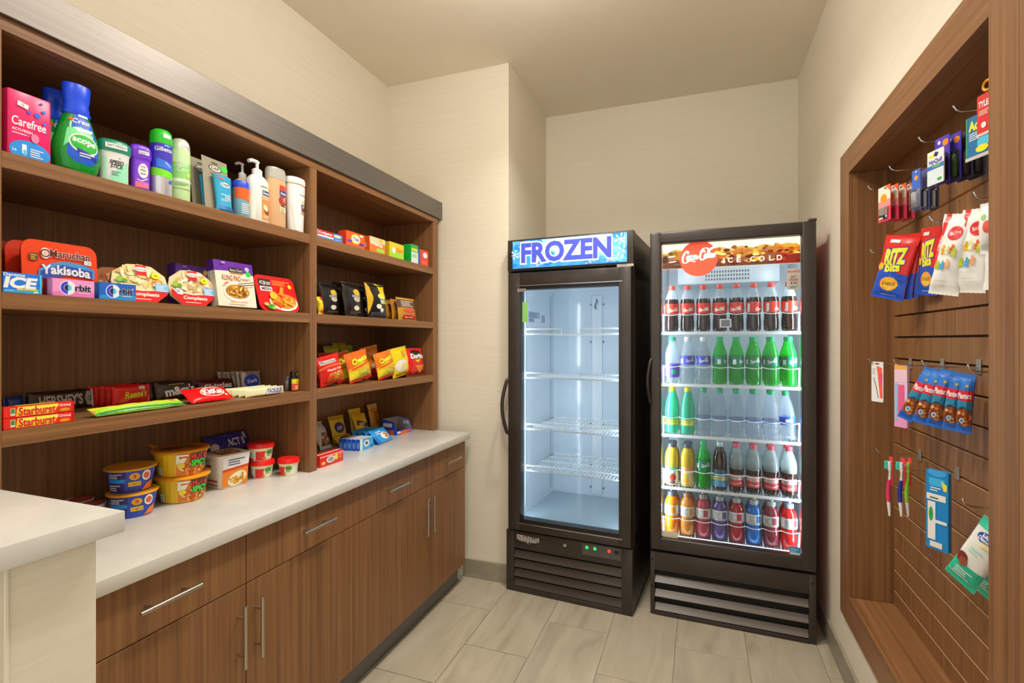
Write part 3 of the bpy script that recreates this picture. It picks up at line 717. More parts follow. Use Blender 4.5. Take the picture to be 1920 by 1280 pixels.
# ------------------------------------------------------------------ bottles
PB = {   # outline (radius, height) of each bottle shape; neck ends under the cap
    'soda': [(.020, 0), (.029, .003), (.0325, .014), (.0325, .05), (.0305, .075), (.0300, .088), (.0325, .103), (.0335, .115), (.0335, .150), (.0315, .166), (.0245, .190), (.0165, .212), (.0135, .222), (.0132, .229)],
    'straight': [(.020, 0), (.029, .003), (.0325, .012), (.0325, .145), (.0320, .150), (.0290, .168), (.0215, .192), (.0155, .212), (.0132, .222), (.0132, .229)],
    'water': [(.021, 0), (.030, .003), (.0328, .012), (.0312, .03), (.0328, .045), (.0312, .06), (.0328, .075), (.0328, .118), (.0318, .135), (.0285, .160), (.0215, .190), (.0150, .213), (.0128, .222), (.0128, .229)],
    'juice': [(.022, 0), (.031, .003), (.0335, .012), (.0335, .062), (.0310, .078), (.0310, .092), (.0335, .105), (.0335, .145), (.0300, .168), (.0215, .188), (.0185, .196), (.0185, .203)],
    'sport': [(.022, 0), (.030, .003), (.034, .012), (.034, .070), (.0325, .082), (.0325, .088), (.034, .096), (.034, .150), (.0315, .166), (.024, .182), (.0175, .190), (.0175, .197)]}
CAPH = {'soda': (.0152, .0165), 'straight': (.0152, .0165), 'water': (.0145, .0155), 'juice': (.0205, .019), 'sport': (.0200, .022)}
def bottle(kind, name, label, liq, cap, lab, fill=1.0, empty='#e4edf2', k=0.25, band=None, art=None, group=None, cat='bottle', capr=0.35, scale=1.0, kc=0.78):
    prof = PB[kind]; t = thing(name, label, cat, group=group)
    zf = prof[-1][1] * fill
    pr = prof_r(prof)
    lo = [p for p in prof if p[1] < zf - 1e-4] + [(pr(zf), zf)]; hi = [(pr(zf), zf)] + [p for p in prof if p[1] > zf + 1e-4]
    b = MB(); b.lathe(lo, liquid(liq, k), 24, cap1=False, cap0=True)
    if len(hi) > 1: b.lathe(hi, liquid(empty, kc), 24, cap0=False)
    b.build('body', t)
    cr, chh = CAPH[kind]; z0 = prof[-1][1] - 0.004
    c = MB(); c.lathe([(cr, z0), (cr, z0 + chh * 0.85), (cr * 0.9, z0 + chh)], M(cap, capr), 20)
    if kind in ('soda', 'straight', 'water'): c.lathe([(cr * 1.05, z0 - 0.006), (cr * 1.05, z0 - 0.002)], M(cap, capr), 20)
    if kind == 'sport': c.lathe([(cr * 0.55, z0 + chh), (cr * 0.5, z0 + chh + 0.012)], M(cap, capr), 16)
    c.build('cap', t)
    if band:
        z0, z1 = band; rr = [(pr(z) + 0.0006, z) for z in [z0 + (z1 - z0) * i / 6 for i in range(7)]]
        MB().lathe(rr, M(lab, 0.35) if isinstance(lab, str) else lab, 28, cap0=False, cap1=False).build('label', t)
        if art:
            A = Art(); art(A, z0, z1); A.build('label_print', t, round_face(lambda v: pr(v) + 0.0008), cell=0.006, off=0.0003)
    t.scale = (1.10, 1.10, 1.04)
    return t
M2 = Matrix.Translation((-0.2452, 2.8131, 0)) @ Matrix.Rotation(-0.0279, 4, 'Z')
used = set()
BEHIND = {'clear lemon-lime sodas': 'clear lemon-lime soda bottle standing behind another with white cap', 'green lemon-lime sodas': 'green lemon-lime soda bottle standing behind another green one',
          'flavoured water bottles': 'flavoured water bottle with yellow cap standing behind another', 'upright water bottles': 'clear water bottle standing behind another water bottle',
          'cola bottles with pinkish caps': 'cola bottle with pinkish cap standing behind another cola bottle'}
def put(proto, row, lane, dep=0, turn=None, lean=0.0):
    r = proto if proto.name not in used else copy_tree(proto)
    used.add(proto.name)
    x, y, z = LX[lane], 0.132 + 0.08 * dep, SHZ[row] + 0.0005
    if dep and 'group' in r.keys(): r['label'] = BEHIND[r['group']]; r['group'] = r['group'] + ', second row'
    r.location = M2 @ Vector((x, y, z)); r.rotation_euler = (0, lean, -0.0279 + (turn if turn is not None else rnd.uniform(-0.35, 0.35)))
    return r
def a_cola(A, z0, z1):
    script(A, -0.024, z0 + 0.010, 0.050, '#fdf3ee', 0.05, n=3); A.rect(0.040, z0 + 0.004, 0.055, z0 + 0.02, '#f4eee8'); A.lines(0.058, 0.08, z0 + 0.006, z1 - 0.006, 5, '#f4d8d0')
    A.rect(-0.060, z0 + 0.004, -0.048, z1 - 0.008, '#f4eee8')
def a_lime(A, z0, z1):
    A.text('Sprite', -0.022, z0 + 0.010, 0.022, z0 + 0.030, '#f4faf4', bold=0.02, shear=0.25, rot=0.12); A.ell(0.012, z0 + 0.034, 0.006, 0.005, '#cfe23c', n=12); A.lines(0.04, 0.07, z0 + 0.006, z1 - 0.006, 5, '#d4e8dc'); A.rect(-0.05, z0 + 0.006, -0.035, z0 + 0.03, '#eef4ee')
G1 = 'cola bottles on the top cooler shelf'
cola = bottle('soda', 'cola_bottle', 'cola bottle with red cap and red label on the top cooler shelf', '#2a1509', '#e8452f', '#e83a26', fill=0.74, k=0.18, band=(0.092, 0.146), art=a_cola, group=G1)
for i, tn in enumerate((0.3, 0.15, 0.05, -0.1, -0.2, 0.9, 1.1, 1.2)): put(cola, 0, i, 0, tn)
purp = bottle('straight', 'sparkling_water_bottle', 'clear bottle with green cap and purple label beside the side of the cooler', '#cfdfe8', '#1fbf8f', '#6a55c8', k=0.84, band=(0.03, 0.10), art=lambda A, a_, b_: (A.ell(0.012, 0.06, 0.012, 0.014, '#3fbf9a'), A.rect(-0.03, 0.035, -0.012, 0.095, '#f3eef6'), A.lines(-0.028, -0.015, 0.04, 0.09, 6, '#8a3a5a')))
put(purp, 1, 0, 0, 0.0)
zero = bottle('straight', 'clear_lemon_lime_bottle', 'clear lemon-lime soda bottle with white cap and blue label', '#d5e2ea', '#eef2f4', '#4a52d0', k=0.84, band=(0.098, 0.142), art=a_lime, group='clear lemon-lime sodas')
put(zero, 1, 1, 0, 0.5); put(zero, 1, 2, 0, 0.1)
lime = bottle('straight', 'lemon_lime_bottle', 'green lemon-lime soda bottle in the row below the cola bottles', '#0faa2c', '#20b878', '#128a6c', k=0.42, fill=0.66, empty='#2fd25a', kc=0.6, band=(0.098, 0.142), art=a_lime, group='green lemon-lime sodas')
for i, tn in ((3, 1.2), (4, 1.0), (5, 0.2), (6, 0.1), (7, 0.6)): put(lime, 1, i, 0, tn)
for i in range(3, 8): put(lime, 1, i, 1)
for i in (1, 2): put(zero, 1, i, 1)
put(copy_tree(purp, label='clear bottle with green cap and purple label behind another of its kind'), 1, 0, 1)
yel = bottle('water', 'lime_water_bottle', 'blue-green flavoured water bottle with yellow cap and yellow label band', '#3cc4a4', '#f2d417', '#c9dd2c', k=0.45, band=(0.046, 0.074), art=lambda A, a_, b_: (A.rect(-0.05, 0.050, 0.05, 0.056, '#f3e87a'), A.lines(-0.02, 0.03, 0.058, 0.07, 3, '#e0b94a')), group='flavoured water bottles')
for i in (0, 1): put(yel, 2, i, 0); put(yel, 2, i, 1)
wat = bottle('water', 'water_bottle', 'clear water bottle with green cap and blue label standing straight', '#d3e2f0', '#1fae6c', '#4a6fb8', k=0.84, band=(0.078, 0.088), art=lambda A, a_, b_: A.lines(-0.03, 0.03, 0.079, 0.087, 2, '#dfe9f4'), group='upright water bottles')
for i in range(2, 7): put(wat, 2, i, 0); put(wat, 2, i, 1)
wl = bottle('water', 'water_bottle', 'water bottle with broad blue label leaning against the cooler side', '#c9dcee', '#17a06a', '#2b58c8', k=0.84, band=(0.078, 0.116), art=lambda A, a_, b_: (A.text('water', -0.018, 0.088, 0.022, 0.104, '#ffffff', bold=0.03, shear=0.2)) if False else A.rect(-0.012, 0.09, 0.02, 0.105, '#cfe0f4'))
put(wl, 2, 7, 0, 0.0, -0.07)
jl = bottle('juice', 'berry_juice_bottle', 'juice bottle with dark cap, green band and red fruit on a white label', '#d9c23a', '#3a3f52', '#f2efe8', k=0.25, band=(0.006, 0.10), art=lambda A, a_, b_: (A.rect(-0.02, 0.082, 0.05, 0.099, '#2fae5c'), A.ell(0.008, 0.045, 0.016, 0.018, '#c8402e'), A.ell(0.006, 0.02, 0.014, 0.010, '#8a5a58'), A.stroke([(-0.01, 0.075), (0.004, 0.06), (0.016, 0.07)], 0.003, '#7a4a3a')))
put(jl, 3, 0, 0, 0.0)
jo = bottle('juice', 'orange_juice_bottle', 'juice bottle with dark cap and oranges on a pale label', '#e0c032', '#3a3f52', '#ecd9a2', k=0.25, band=(0.006, 0.10), art=lambda A, a_, b_: (A.rect(-0.012, 0.084, 0.03, 0.099, '#e8803a'), A.ell(-0.006, 0.06, 0.012, 0.012, '#e8c52e'), A.ell(-0.004, 0.034, 0.014, 0.013, '#f0b628'), A.ell(0.012, 0.022, 0.012, 0.011, '#f5c45a')))
put(jo, 3, 1, 0, 0.0)
put(copy_tree(jl, label='juice bottle with dark cap standing behind the berry juice'), 3, 0, 1); put(copy_tree(jo, label='juice bottle with dark cap standing behind the orange juice'), 3, 1, 1)
lg = copy_tree(lime, label='green lemon-lime soda bottle between a juice and an iced tea', group=None); del lg['group']; put(lg, 3, 2, 0, 0.4)
tea = bottle('straight', 'iced_tea_bottle', 'brown iced tea bottle with clear cap and blue and yellow label', '#3a2414', '#c9dadf', '#3f88b8', k=0.15, band=(0.02, 0.105), art=lambda A, a_, b_: (A.rect(-0.05, 0.050, 0.05, 0.072, '#dcd58c'), A.lines(-0.02, 0.025, 0.053, 0.07, 3, '#5a6a3a'), A.rect(-0.05, 0.075, 0.05, 0.105, '#33607f'), A.rect(-0.05, 0.02, 0.05, 0.045, '#5aa3d6')))
put(tea, 3, 3, 0, 0.0); put(copy_tree(tea, label='brown iced tea bottle standing behind another of its kind'), 3, 3, 1)
cher = bottle('soda', 'cola_bottle', 'cola bottle with pinkish red cap and label low on the bottle', '#33211a', '#e0485a', '#c8464a', fill=0.5, empty='#b9c4c4', kc=0.6, k=0.3, band=(0.030, 0.088), art=lambda A, a_, b_: (A.rect(-0.05, 0.062, 0.05, 0.084, '#d8c6c0'), A.stroke([(-0.03, 0.045), (0.0, 0.04), (0.03, 0.048)], 0.003, '#f6d6d4'), A.lines(-0.02, 0.03, 0.066, 0.08, 2, '#9a6a66')), group='cola bottles with pinkish caps')
for i in range(4, 8): put(cher, 3, i, 0); put(cher, 3, i, 1)
def sport(name, liq, label, cap='#9aa4a6', k=0.3, n='sports_drink_bottle', lab='#e6e8e6', txt=None):
    return bottle('sport', n, label, liq, cap, lab, k=k, band=(0.098, 0.148), art=lambda A, a_, b_: (A.rect(-0.05, 0.100, 0.05, 0.106, '#b8bcbc'), A.rect(0.004, 0.108, 0.026, 0.142, txt or liq), A.lines(-0.028, 0.0, 0.11, 0.142, 4, '#8a9290')), group=None)
kinds = [('orange_juice', '#f09c14', 'bottle of deep orange juice with white label beside the cooler side', 'juice_bottle', '#4a5566'), ('x', '#eb9a3c', 'bottle of pale orange juice next to the pink drink', 'juice_bottle', '#8a6a5a'),
         ('x', '#c24a58', 'bottle of pink-red drink next to the orange juice', 'sports_drink_bottle', '#8f8a86'), ('x', '#6a5a9c', 'sports drink bottle with violet liquid and white label', 'sports_drink_bottle', '#9aa4a6'),
         ('x', '#c0283a', 'sports drink bottle with red liquid between the violet and blue ones', 'sports_drink_bottle', '#9aa4a6'), ('x', '#1282d8', 'sports drink bottle with bright blue liquid and white label', 'sports_drink_bottle', '#a9b4b0'),
         ('x', '#9a3a4c', 'sports drink bottle with dull red liquid next to the blue one', 'sports_drink_bottle', '#9aa4a6'), ('x', '#e02424', 'sports drink bottle with bright red liquid in the end lane', 'sports_drink_bottle', '#8a94b0')]
for i, (_, lq, lb, nm, cp_) in enumerate(kinds):
    p = sport('', lq, lb, cp_, n=nm); put(p, 4, i, 0, 0.2 if i % 2 else -0.1)
    put(copy_tree(p, label='second ' + lb.replace('beside', 'near').replace('between', 'in line between'), ), 4, i, 1)

LIGHT_GAIN = 1.25  # goods coloured brighter from here on, standing in for fill light

# ================================================================== goods: builders
def spot(pl, pr, pt, z, X):
    """things on the wall shelves: span between two pixel columns on the plane X -> (y centre, width, height)"""
    a = hitX(pl, 600, X).y; b = hitX(pr, 600, X).y
    return (a + b) / 2, b - a, hitX((pl + pr) / 2, pt, X).z - z
RZL = PI / 2
GL, GM, GS = 0.25, 0.4, 0.55
def box_thing(name, label, cat, w, d, h, col, loc, rz=RZL, front=None, side=None, lid=None, rx=0.0, group=None, part='carton', bev=0.0012, rough=0.38):
    """carton with its front at y = 0; front/side/lid draw on faces sized (w, h), (d, h), (w, d)"""
    t = thing(name, label, cat, loc, rz, group, rx)
    if rx < 0: t.location.z += d * math.sin(-rx)
    MB().box(-w / 2, w / 2, 0, d, 0, h, M(col, rough), b=min(bev, h * 0.2, d * 0.2)).build(part, t)
    if front: A = Art(); front(A, w, h); A.build('front_print', t, lambda u, v, e: (u - w / 2, -e, v), clip=(.0004, .0004, w - .0004, h - .0004))
    if side: A = Art(); side(A, d, h); A.build('side_print', t, lambda u, v, e: (-w / 2 - e, d - u, v))
    if lid: A = Art(); lid(A, w, d); A.build('top_print', t, lambda u, v, e: (u - w / 2, v, h + e))
    return t
def bag_surf(w, h, t, seal=0.012, wr=0.0016, seed=0, axis='v', boxy=2.4, pinch=0.06):
    def th(u, v):
        a, A, b, B = (v, h, u + w / 2, w) if axis == 'v' else (u + w / 2, w, v, h)
        s = min(max((a - seal) / max(A - 2 * seal, 1e-6), 0), 1); s = math.sin(PI * s) ** 0.42 if 0 < s < 1 else 0.0
        f = max(1 - abs(2 * b / B - 1) ** boxy, 0) ** 0.55
        k = noise.noise((u * 26 + seed * 3.1, v * 26, seed * 1.7)) + 0.6 * noise.noise((u * 60, v * 60 + seed, 2.0))
        return (t / 2) * s * f, wr * k * min(1, 3 * s), s
    def P(u, v, e, side=-1):
        y, k, s = th(u, v)
        if axis == 'v': x = u * (1 - pinch * s); z = v
        else: x = u; z = h / 2 + (v - h / 2) * (1 - pinch * s)
        return (x, side * (y + 0.0004 + e) + k, z)
    return P
def bag_thing(name, label, cat, w, h, t, col, loc, rz=RZL, art=None, rx=0.0, ry=0.0, group=None, seal=0.012, wr=0.0016, seed=0, axis='v', boxy=2.4, pinch=0.06, rough=0.3, back=None, metal=0.0, lift=None, cell=0.008, part='wrapper', face=True):
    T = thing(name, label, cat, loc, rz, group, rx); T.rotation_euler = (rx, ry, rz)
    P = bag_surf(w, h, t, seal, wr, seed, axis, boxy, pinch)
    nu, nv = (14, 20) if axis == 'v' else (22, 10)
    m = MB(); vs = []; fs = []
    for sd in (-1, 1):
        o = len(vs)
        for j in range(nv + 1):
            for i in range(nu + 1):
                u = -w / 2 + w * i / nu; v = h * j / nv
                # saw-toothed seal edge
                p = list(P(u, v, 0, sd))
                if axis == 'v' and j in (0, nv) and i % 2: p[2] += 0.0012 if j == 0 else -0.0012
                if axis == 'u' and i in (0, nu) and j % 2: p[0] += 0.0012 if i == 0 else -0.0012
                vs.append(p)
        for j in range(nv):
            for i in range(nu):
                a = o + j * (nu + 1) + i; fs.append((a, a + 1, a + nu + 2, a + nu + 1) if sd < 0 else (a + nu + 1, a + nu + 2, a + 1, a))
    n1 = (nu + 1) * (nv + 1); mt = M(col, rough, metal)
    ring = [i for i in range(nu + 1)] + [j * (nu + 1) + nu for j in range(1, nv + 1)] + [nv * (nu + 1) + i for i in range(nu - 1, -1, -1)] + [j * (nu + 1) for j in range(nv - 1, 0, -1)]
    for a, b in zip(ring, ring[1:] + ring[:1]): fs.append((b, a, a + n1, b + n1))
    half = nu * nv
    if lift:
        R3 = Matrix.Rotation(ry, 3, 'Y') @ Matrix.Rotation(rx, 3, 'X'); mn = min((R3 @ Vector(p)).z for p in vs); T.location.z += -mn + (lift if lift is not True else 0.0005)
    m.add(vs, fs, mt, True)
    if back:
        bi = m._m(M(back, rough, metal))
        for q in range(half, 2 * half): m.mi[q] = bi
    m.build(part, T, angle=60, recalc=False)
    if art:
        A = Art(); art(A, w, h)
        A.build('print', T, lambda u, v, e: P(u - w / 2, v, e), cell=cell, off=0.0007, step=0.00012, clip=(0.0005, 0.0005, w - 0.0005, h - 0.0005))
    return T
def turned(name, label, cat, R, H, parts, loc, rz=RZL, sx=1.0, sy=1.0, sq=2.0, art=None, group=None, seg=32, arts=None, face_prof=None):
    """lathe thing; parts: (part name, material, [(r/R, z/H) ...])"""
    T = thing(name, label, cat, loc, rz, group)
    allp = []
    for pn, mt, pf in parts:
        pr = [(r * R, z * H) for r, z in pf]; allp += pr
        MB().lathe(pr, mt, seg, sx, sy, sq=sq).build(pn, T)
    fp = [(r * R, z * H) for r, z in (face_prof or [])] or sorted(allp, key=lambda p: p[1])
    if art:
        A = Art(); art(A, R, H); A.build('label_print', T, round_face(prof_r(fp), sy, sx, sq), cell=max(R / 5, 0.004), off=0.0005)
    return T
def T_(col, r=0.35): return M(col, r)

# ================================================================== left bay, top shelf
zA = ZA + 0.0006
y, w, h = spot(13, 97, 176, zA, XS - 0.012)
def f_pad(A, w, h):
    A.text('Carefree', .10 * w, .47 * h, .86 * w, .60 * h, '#ffffff', bold=.012, shear=.1); A.text('ACTI-FRESH', .1 * w, .385 * h, .55 * w, .425 * h, '#ffffff', bold=.01); A.lines(.1 * w, .5 * w, .34 * h, .37 * h, 1, '#f6c6d8')
    A.ell(.5 * w, .10 * h, .46 * w, .17 * h, '#1f86d8'); A.text('36', .1 * w, .07 * h, .2 * w, .11 * h, '#ffffff'); A.rect(.32 * w, .06 * h, .42 * w, .20 * h, '#ffffff', r=.01 * w); A.rect(.345 * w, .03 * h, .41 * w, .12 * h, '#5fb4ee'); A.lines(.5 * w, .82 * w, .04 * h, .18 * h, 4, '#d8edfb')
    for u, v, r in ((.66, .70, .075), (.47, .71, .05), (.80, .78, .045), (.82, .60, .04), (.75, .90, .035), (.86, .47, .025), (.44, .35, .02)): A.ell(u * w, v * h, r * w, r * w, ('#3a5fd0', '#5a46b8', '#2f6fd8')[int(u * 10) % 3], n=16)
    A.poly([(.2 * w, .77 * h), (.44 * w, .74 * h), (.46 * w, .81 * h), (.22 * w, .84 * h)], '#f3efe8'); A.text('5', .30 * w, .765 * h, .35 * w, .81 * h, '#444444'); A.ell(.60 * w, .33 * h, .09 * w, .07 * h, '#f2789c'); A.rect(0, .16 * h, .03 * w, .97 * h, '#b81450')
    A.ell(.5 * w, -.02 * h, .55 * w, .02 * h, '#1f86d8')
box_thing('pad_pack', 'pink and blue pack of pads standing on the top shelf', 'pack', w, 0.055, h, '#dc1c66', (XS - 0.012, y, zA), front=f_pad, bev=0.006, rough=0.28)
# mouthwash
def mouthwash(loc, rz, w, h, label):
    R = w / 2
    def art(A, R, H):
        A.poly([(-.55 * R, .30 * H), (-.62 * R, .20 * H), (-.30 * R, .12 * H), (.4 * R, .10 * H), (.78 * R, .17 * H), (.85 * R, .30 * H), (.55 * R, .60 * H), (-.18 * R, .66 * H)], '#1c54c8')
        A.poly([(-.75 * R, .26 * H), (-.55 * R, .48 * H), (0, .52 * H), (.6 * R, .45 * H), (.5 * R, .38 * H), (-.3 * R, .36 * H)], '#6fd68a'); A.poly([(-.3 * R, .50 * H), (-.1 * R, .46 * H), (.55 * R, .475 * H), (.6 * R, .51 * H)], '#bfe9f2')
        A.ell(.15 * R, .33 * H, .66 * R, .115 * H, '#f2fbe8', rot=-.15); A.ell(.15 * R, .33 * H, .60 * R, .098 * H, '#17a82c', rot=-.15); A.text('scope', -.35 * R, .31 * H, .63 * R, .375 * H, '#ffffff', bold=.03, rot=-.12); A.ell(.2 * R, .335 * H, .05 * R, .012 * H, '#d83a2a', n=8)
        A.text('Crest', -.3 * R, .555 * H, .45 * R, .605 * H, '#ffffff', bold=.02, shear=.15); A.ell(-.36 * R, .59 * H, .12 * R, .016 * H, '#e04a30', n=10)
        A.poly([(-.2 * R, .235 * H), (.7 * R, .16 * H), (.74 * R, .20 * H), (-.18 * R, .275 * H)], '#2a2f9c'); A.lines(-.1 * R, .6 * R, .185 * H, .24 * H, 2, '#e8f0ff'); A.rect(-.05 * R, .635 * H, .35 * R, .675 * H, '#eceff0')
    lq = [(.72, 0), (.80, .012), (.9, .08), (1.0, .2), (.98, .3), (.84, .45), (.66, .58), (.54, .655), (.50, .68)]
    return turned('mouthwash_bottle', label, 'bottle', R, h, [('body', liquid('#0cb23c', .35), lq), ('collar', T_('#1a49d8', .3), [(.55, .655), (.6, .665), (.6, .69), (.53, .70)]), ('cap', T_('#1747dc', .3), [(.53, .69), (.55, .74), (.50, .78), (.55, .84), (.59, .985), (.55, 1.0)])], loc, rz, 1.0, .62, art=art, face_prof=lq)
y, w, h = spot(96, 182, 161, zA, XS - 0.05)
mouthwash((XS - 0.045, y, zA), RZL - .15, w, h, 'green mouthwash bottle with blue cap and label facing out')
mouthwash((XS - 0.135, y + .002, zA), RZL, w, h, 'green mouthwash bottle standing behind another beside the pink pack')
# deodorants
def deo(name, label, pl, pr, pt, Xc, cap, body, art, dome):
    y, w, h = spot(pl, pr, pt, zA, Xc); R = w / 2
    return turned(name, label, 'deodorant', R, h, [('body', T_(body, .3), [(.80, 0), (.84, .02), (.84, .45), (.90, .66), (.96, .70)]), ('cap', T_(cap, .28), [(1.0, .70), (1.0, .86), (.93, .93), (.78, .975), (.5, .995), (.2, 1.0)])], (Xc, y, zA), RZL - .28, 1.0, .55, sq=2.6, art=art)
def a_ss(A, R, H):
    A.poly([(-.5 * R, .05 * H), (.75 * R, .05 * H), (.75 * R, .55 * H), (.1 * R, .35 * H)], '#8fd6b4'); A.rect(-.72 * R, .1 * H, -.5 * R, .58 * H, '#a9e0c4'); A.text('SPEED', -.35 * R, .44 * H, .45 * R, .52 * H, '#23332c', bold=.03, shear=.2); A.text('STICK', -.3 * R, .35 * H, .4 * R, .43 * H, '#23332c', bold=.03, shear=.2)
    A.ell(.2 * R, .575 * H, .06 * R, .012 * H, '#2a9a70', n=8); A.lines(-.25 * R, .3 * R, .19 * H, .30 * H, 3, '#5d8a78'); A.rect(-.25 * R, .0 * H, .2 * R, .055 * H, '#c9d6d0', r=.006 * H); A.rect(-.6 * R, .77 * H, .62 * R, .88 * H, '#e9f1ea'); A.text('24/7 FRESH', -.5 * R, .80 * H, .55 * R, .855 * H, '#2a6a58', bold=.01)
deo('deodorant_stick', 'white deodorant stick with teal cap beside the mouthwash', 184, 241, 263, XS - .045, '#0f7a62', '#e9efe8', a_ss, 0)
def a_ls(A, R, H):
    A.rect(-.55 * R, .12 * H, .62 * R, .64 * H, '#7a3fd0'); A.rect(-.55 * R, .08 * H, .62 * R, .2 * H, '#f06a90'); A.ell(.12 * R, .44 * H, .44 * R, .155 * H, '#ece8f2')
    for i, s in enumerate(('lady', 'SPEED', 'stick')): A.text(s, -.12 * R, (.50 - .07 * i) * H, .36 * R, (.545 - .07 * i) * H, '#4a4258', bold=.01)
    A.stroke([(-.4 * R, .24 * H), (0, .22 * H), (.5 * R, .29 * H)], .02 * H, '#f4e6fa'); A.rect(-.3 * R, .78 * H, .6 * R, .855 * H, '#efeaf4'); A.lines(-.25 * R, .5 * R, .79 * H, .845 * H, 2, '#6a5a80')
deo('deodorant_stick', 'purple deodorant stick with round white label', 244, 281, 272, XS - .045, '#6a2fc4', '#6a30c6', a_ls, 0)
# shaving cans
def can(label, pl, pr, pt, Xc, body, cap, pf_body, pf_cap, art, dome):
    y, w, h = spot(pl, pr, pt, zA, Xc)
    return turned('shaving_gel_can', label, 'can', w / 2, h, [('body', body, pf_body), ('cap', cap, pf_cap)], (Xc, y, zA), RZL - .42, art=art)
def a_gi(A, R, H):
    A.rect(-1.5 * R, .35 * H, 1.5 * R, .79 * H, '#3a2fb0'); A.poly([(-1.5 * R, .30 * H), (1.5 * R, .26 * H), (1.5 * R, .36 * H), (-1.5 * R, .42 * H)], '#6fd42a'); A.poly([(-.6 * R, .42 * H), (1.4 * R, .38 * H), (1.4 * R, .47 * H), (-.6 * R, .55 * H)], '#2f6fd8'); A.text('Gillette', -.75 * R, .66 * H, .95 * R, .72 * H, '#f4f2f6', bold=.02); A.rect(.1 * R, .735 * H, .7 * R, .76 * H, '#6fa4d8')
    A.stroke([(.2 * R, .50 * H), (.7 * R, .44 * H)], .012 * H, '#e4ecf8'); A.ell(.75 * R, .22 * H, .18 * R, .03 * H, '#2f58c8'); A.rect(.0 * R, .86 * H, .75 * R, .915 * H, '#eaf4e6')
can('shaving gel can with bright green cap and blue label', 284, 319, 245, XS - .04, M('#c9c9d0', .25, .6), T_('#27b32a', .3), [(.97, 0), (1, .01), (1, .77), (.97, .785)], [(1.02, .775), (1.02, .9), (.95, .96), (.7, .995), (.3, 1.0)], a_gi, 0)
def a_sc(A, R, H):
    A.rect(-1.5 * R, .36 * H, 1.5 * R, .60 * H, '#86c86a'); A.text('Satin', -.7 * R, .54 * H, .7 * R, .63 * H, '#f0f6e6', bold=.0, shear=.35); A.text('Care', -.5 * R, .46 * H, .7 * R, .54 * H, '#f0f6e6', bold=.0, shear=.35); A.stroke([(-.1 * R, .70 * H), (0, .6 * H)], .008 * H, '#f0f6e6'); A.ell(.7 * R, .42 * H, .2 * R, .03 * H, '#cfd84a')
    A.rect(-1.4 * R, .30 * H, 1.4 * R, .335 * H, '#eef4e6'); A.lines(-.7 * R, .8 * R, .24 * H, .29 * H, 2, '#6f9a60'); A.stroke([(-.9 * R, .19 * H), (.9 * R, .185 * H)], .008 * H, '#5a7a50'); A.rect(.2 * R, .86 * H, .7 * R, .91 * H, '#e2e2da')
can('pale green shaving gel can with rounded silver top', 322, 353, 261, XS - .04, T_('#b9dca0', .28), M('#c9cdc2', .25, .3), [(.97, 0), (1, .01), (1, .80), (.99, .81)], [(1.0, .80), (.98, .87), (.88, .94), (.62, .985), (.3, 1.0)], a_sc, 0)
# hanging cards of hair gel leaning on the shelf
def gel_card(pl, pr, pt, X, label, dot):
    y, w, h = spot(pl, pr, pt, zA, X); T = thing('hair_gel_card', label, 'hair gel', (X, y, zA), RZL + .06, None, -.10)
    s = MB(); s.box(-w / 2, w / 2, 0, .0015, 0, h, M('#8d8672', .5), b=.0006, seg=1); s.build('backing_card', T)
    A = Art(); A.ell(w * .5, h * .92, w * .16, h * .014, '#2a2620', n=14); A.ell(w * .5, h * .82, w * .26, h * .065, '#1f1c1a'); A.ell(w * .5, h * .82, w * .22, h * .052, '#d8d2c0'); A.text('DEP', w * .34, h * .795, w * .66, h * .845, '#1f1c1a', bold=.03); A.lines(w * .3, w * .68, h * .69, h * .74, 2, '#5d5748')
    if dot: A.ell(w * .86, h * .86, w * .14, h * .06, '#35d03a', n=20)
    A.build('card_print', T, lambda u, v, e: (u - w / 2, -e, v))
    tb = MB(); pr_ = [(w * .33, 0), (w * .335, h * .02), (w * .30, h * .1), (w * .31, h * .3), (w * .34, h * .58), (w * .355, h * .66)]
    tb.lathe([(r, z + h * .01) for r, z in pr_], M('#2f9ac4', .25), 24, 1.0, .42, mtx=Matrix.Translation((w * .12, -.013, 0))); tb.build('gel_tube', T)
    A = Art(); A.ell(0, h * .50, w * .2, h * .045, '#d9eef4'); A.text('DEP', -w * .15, h * .48, w * .15, h * .52, '#14506a', bold=.03); A.text('GEL', -w * .05, h * .24, w * .22, h * .285, '#eef6f8', bold=.02); A.lines(-w * .2, w * .2, h * .19, h * .235, 2, '#cfe6ee'); A.poly([(-w * .34, h * .62), (-w * .02, h * .57), (-w * .1, h * .63)], '#e8604a'); A.rect(-w * .2, h * .30, w * .22, h * .315, '#d0e8f0'); A.rect(-w * .3, h * .02, w * .3, h * .1, '#1a5f9c')
    g = round_face(prof_r([(r, z + h * .01) for r, z in pr_]), .42); A.build('tube_print', T, lambda u, v, e: tuple(a + b for a, b in zip(g(u, v, e), (w * .12, -.013, 0))), cell=.006, off=.0006)
    return T
gel_card(361, 402, 297, XS - .075, 'hair gel card half hidden behind another gel card', False)
gel_card(384, 434, 297, XS - .035, 'carded blue hair gel tube with bright green sticker', True)
def a_hs(A, R, H):
    A.poly([(-1.5 * R, .52 * H), (1.5 * R, .40 * H), (1.5 * R, .80 * H), (-1.5 * R, .80 * H)], '#ea5a1c'); A.poly([(0, .55 * H), (1.2 * R, .48 * H), (1.2 * R, .56 * H)], '#5cc83a'); A.lines(-.6 * R, .8 * R, .10 * H, .40 * H, 6, '#e4f0f4')
def spray(pl, pr, pt, X, label):
    y, w, h = spot(pl, pr, pt, zA, X); turned('spray_can', label, 'can', w / 2, h, [('body', T_('#6fa6b8', .3), [(.97, 0), (1, .01), (1, .80)]), ('cap', T_('#1f46c8', .3), [(1.01, .80), (1.01, .95), (.9, 1.0)])], (X, y, zA), RZL, art=a_hs)
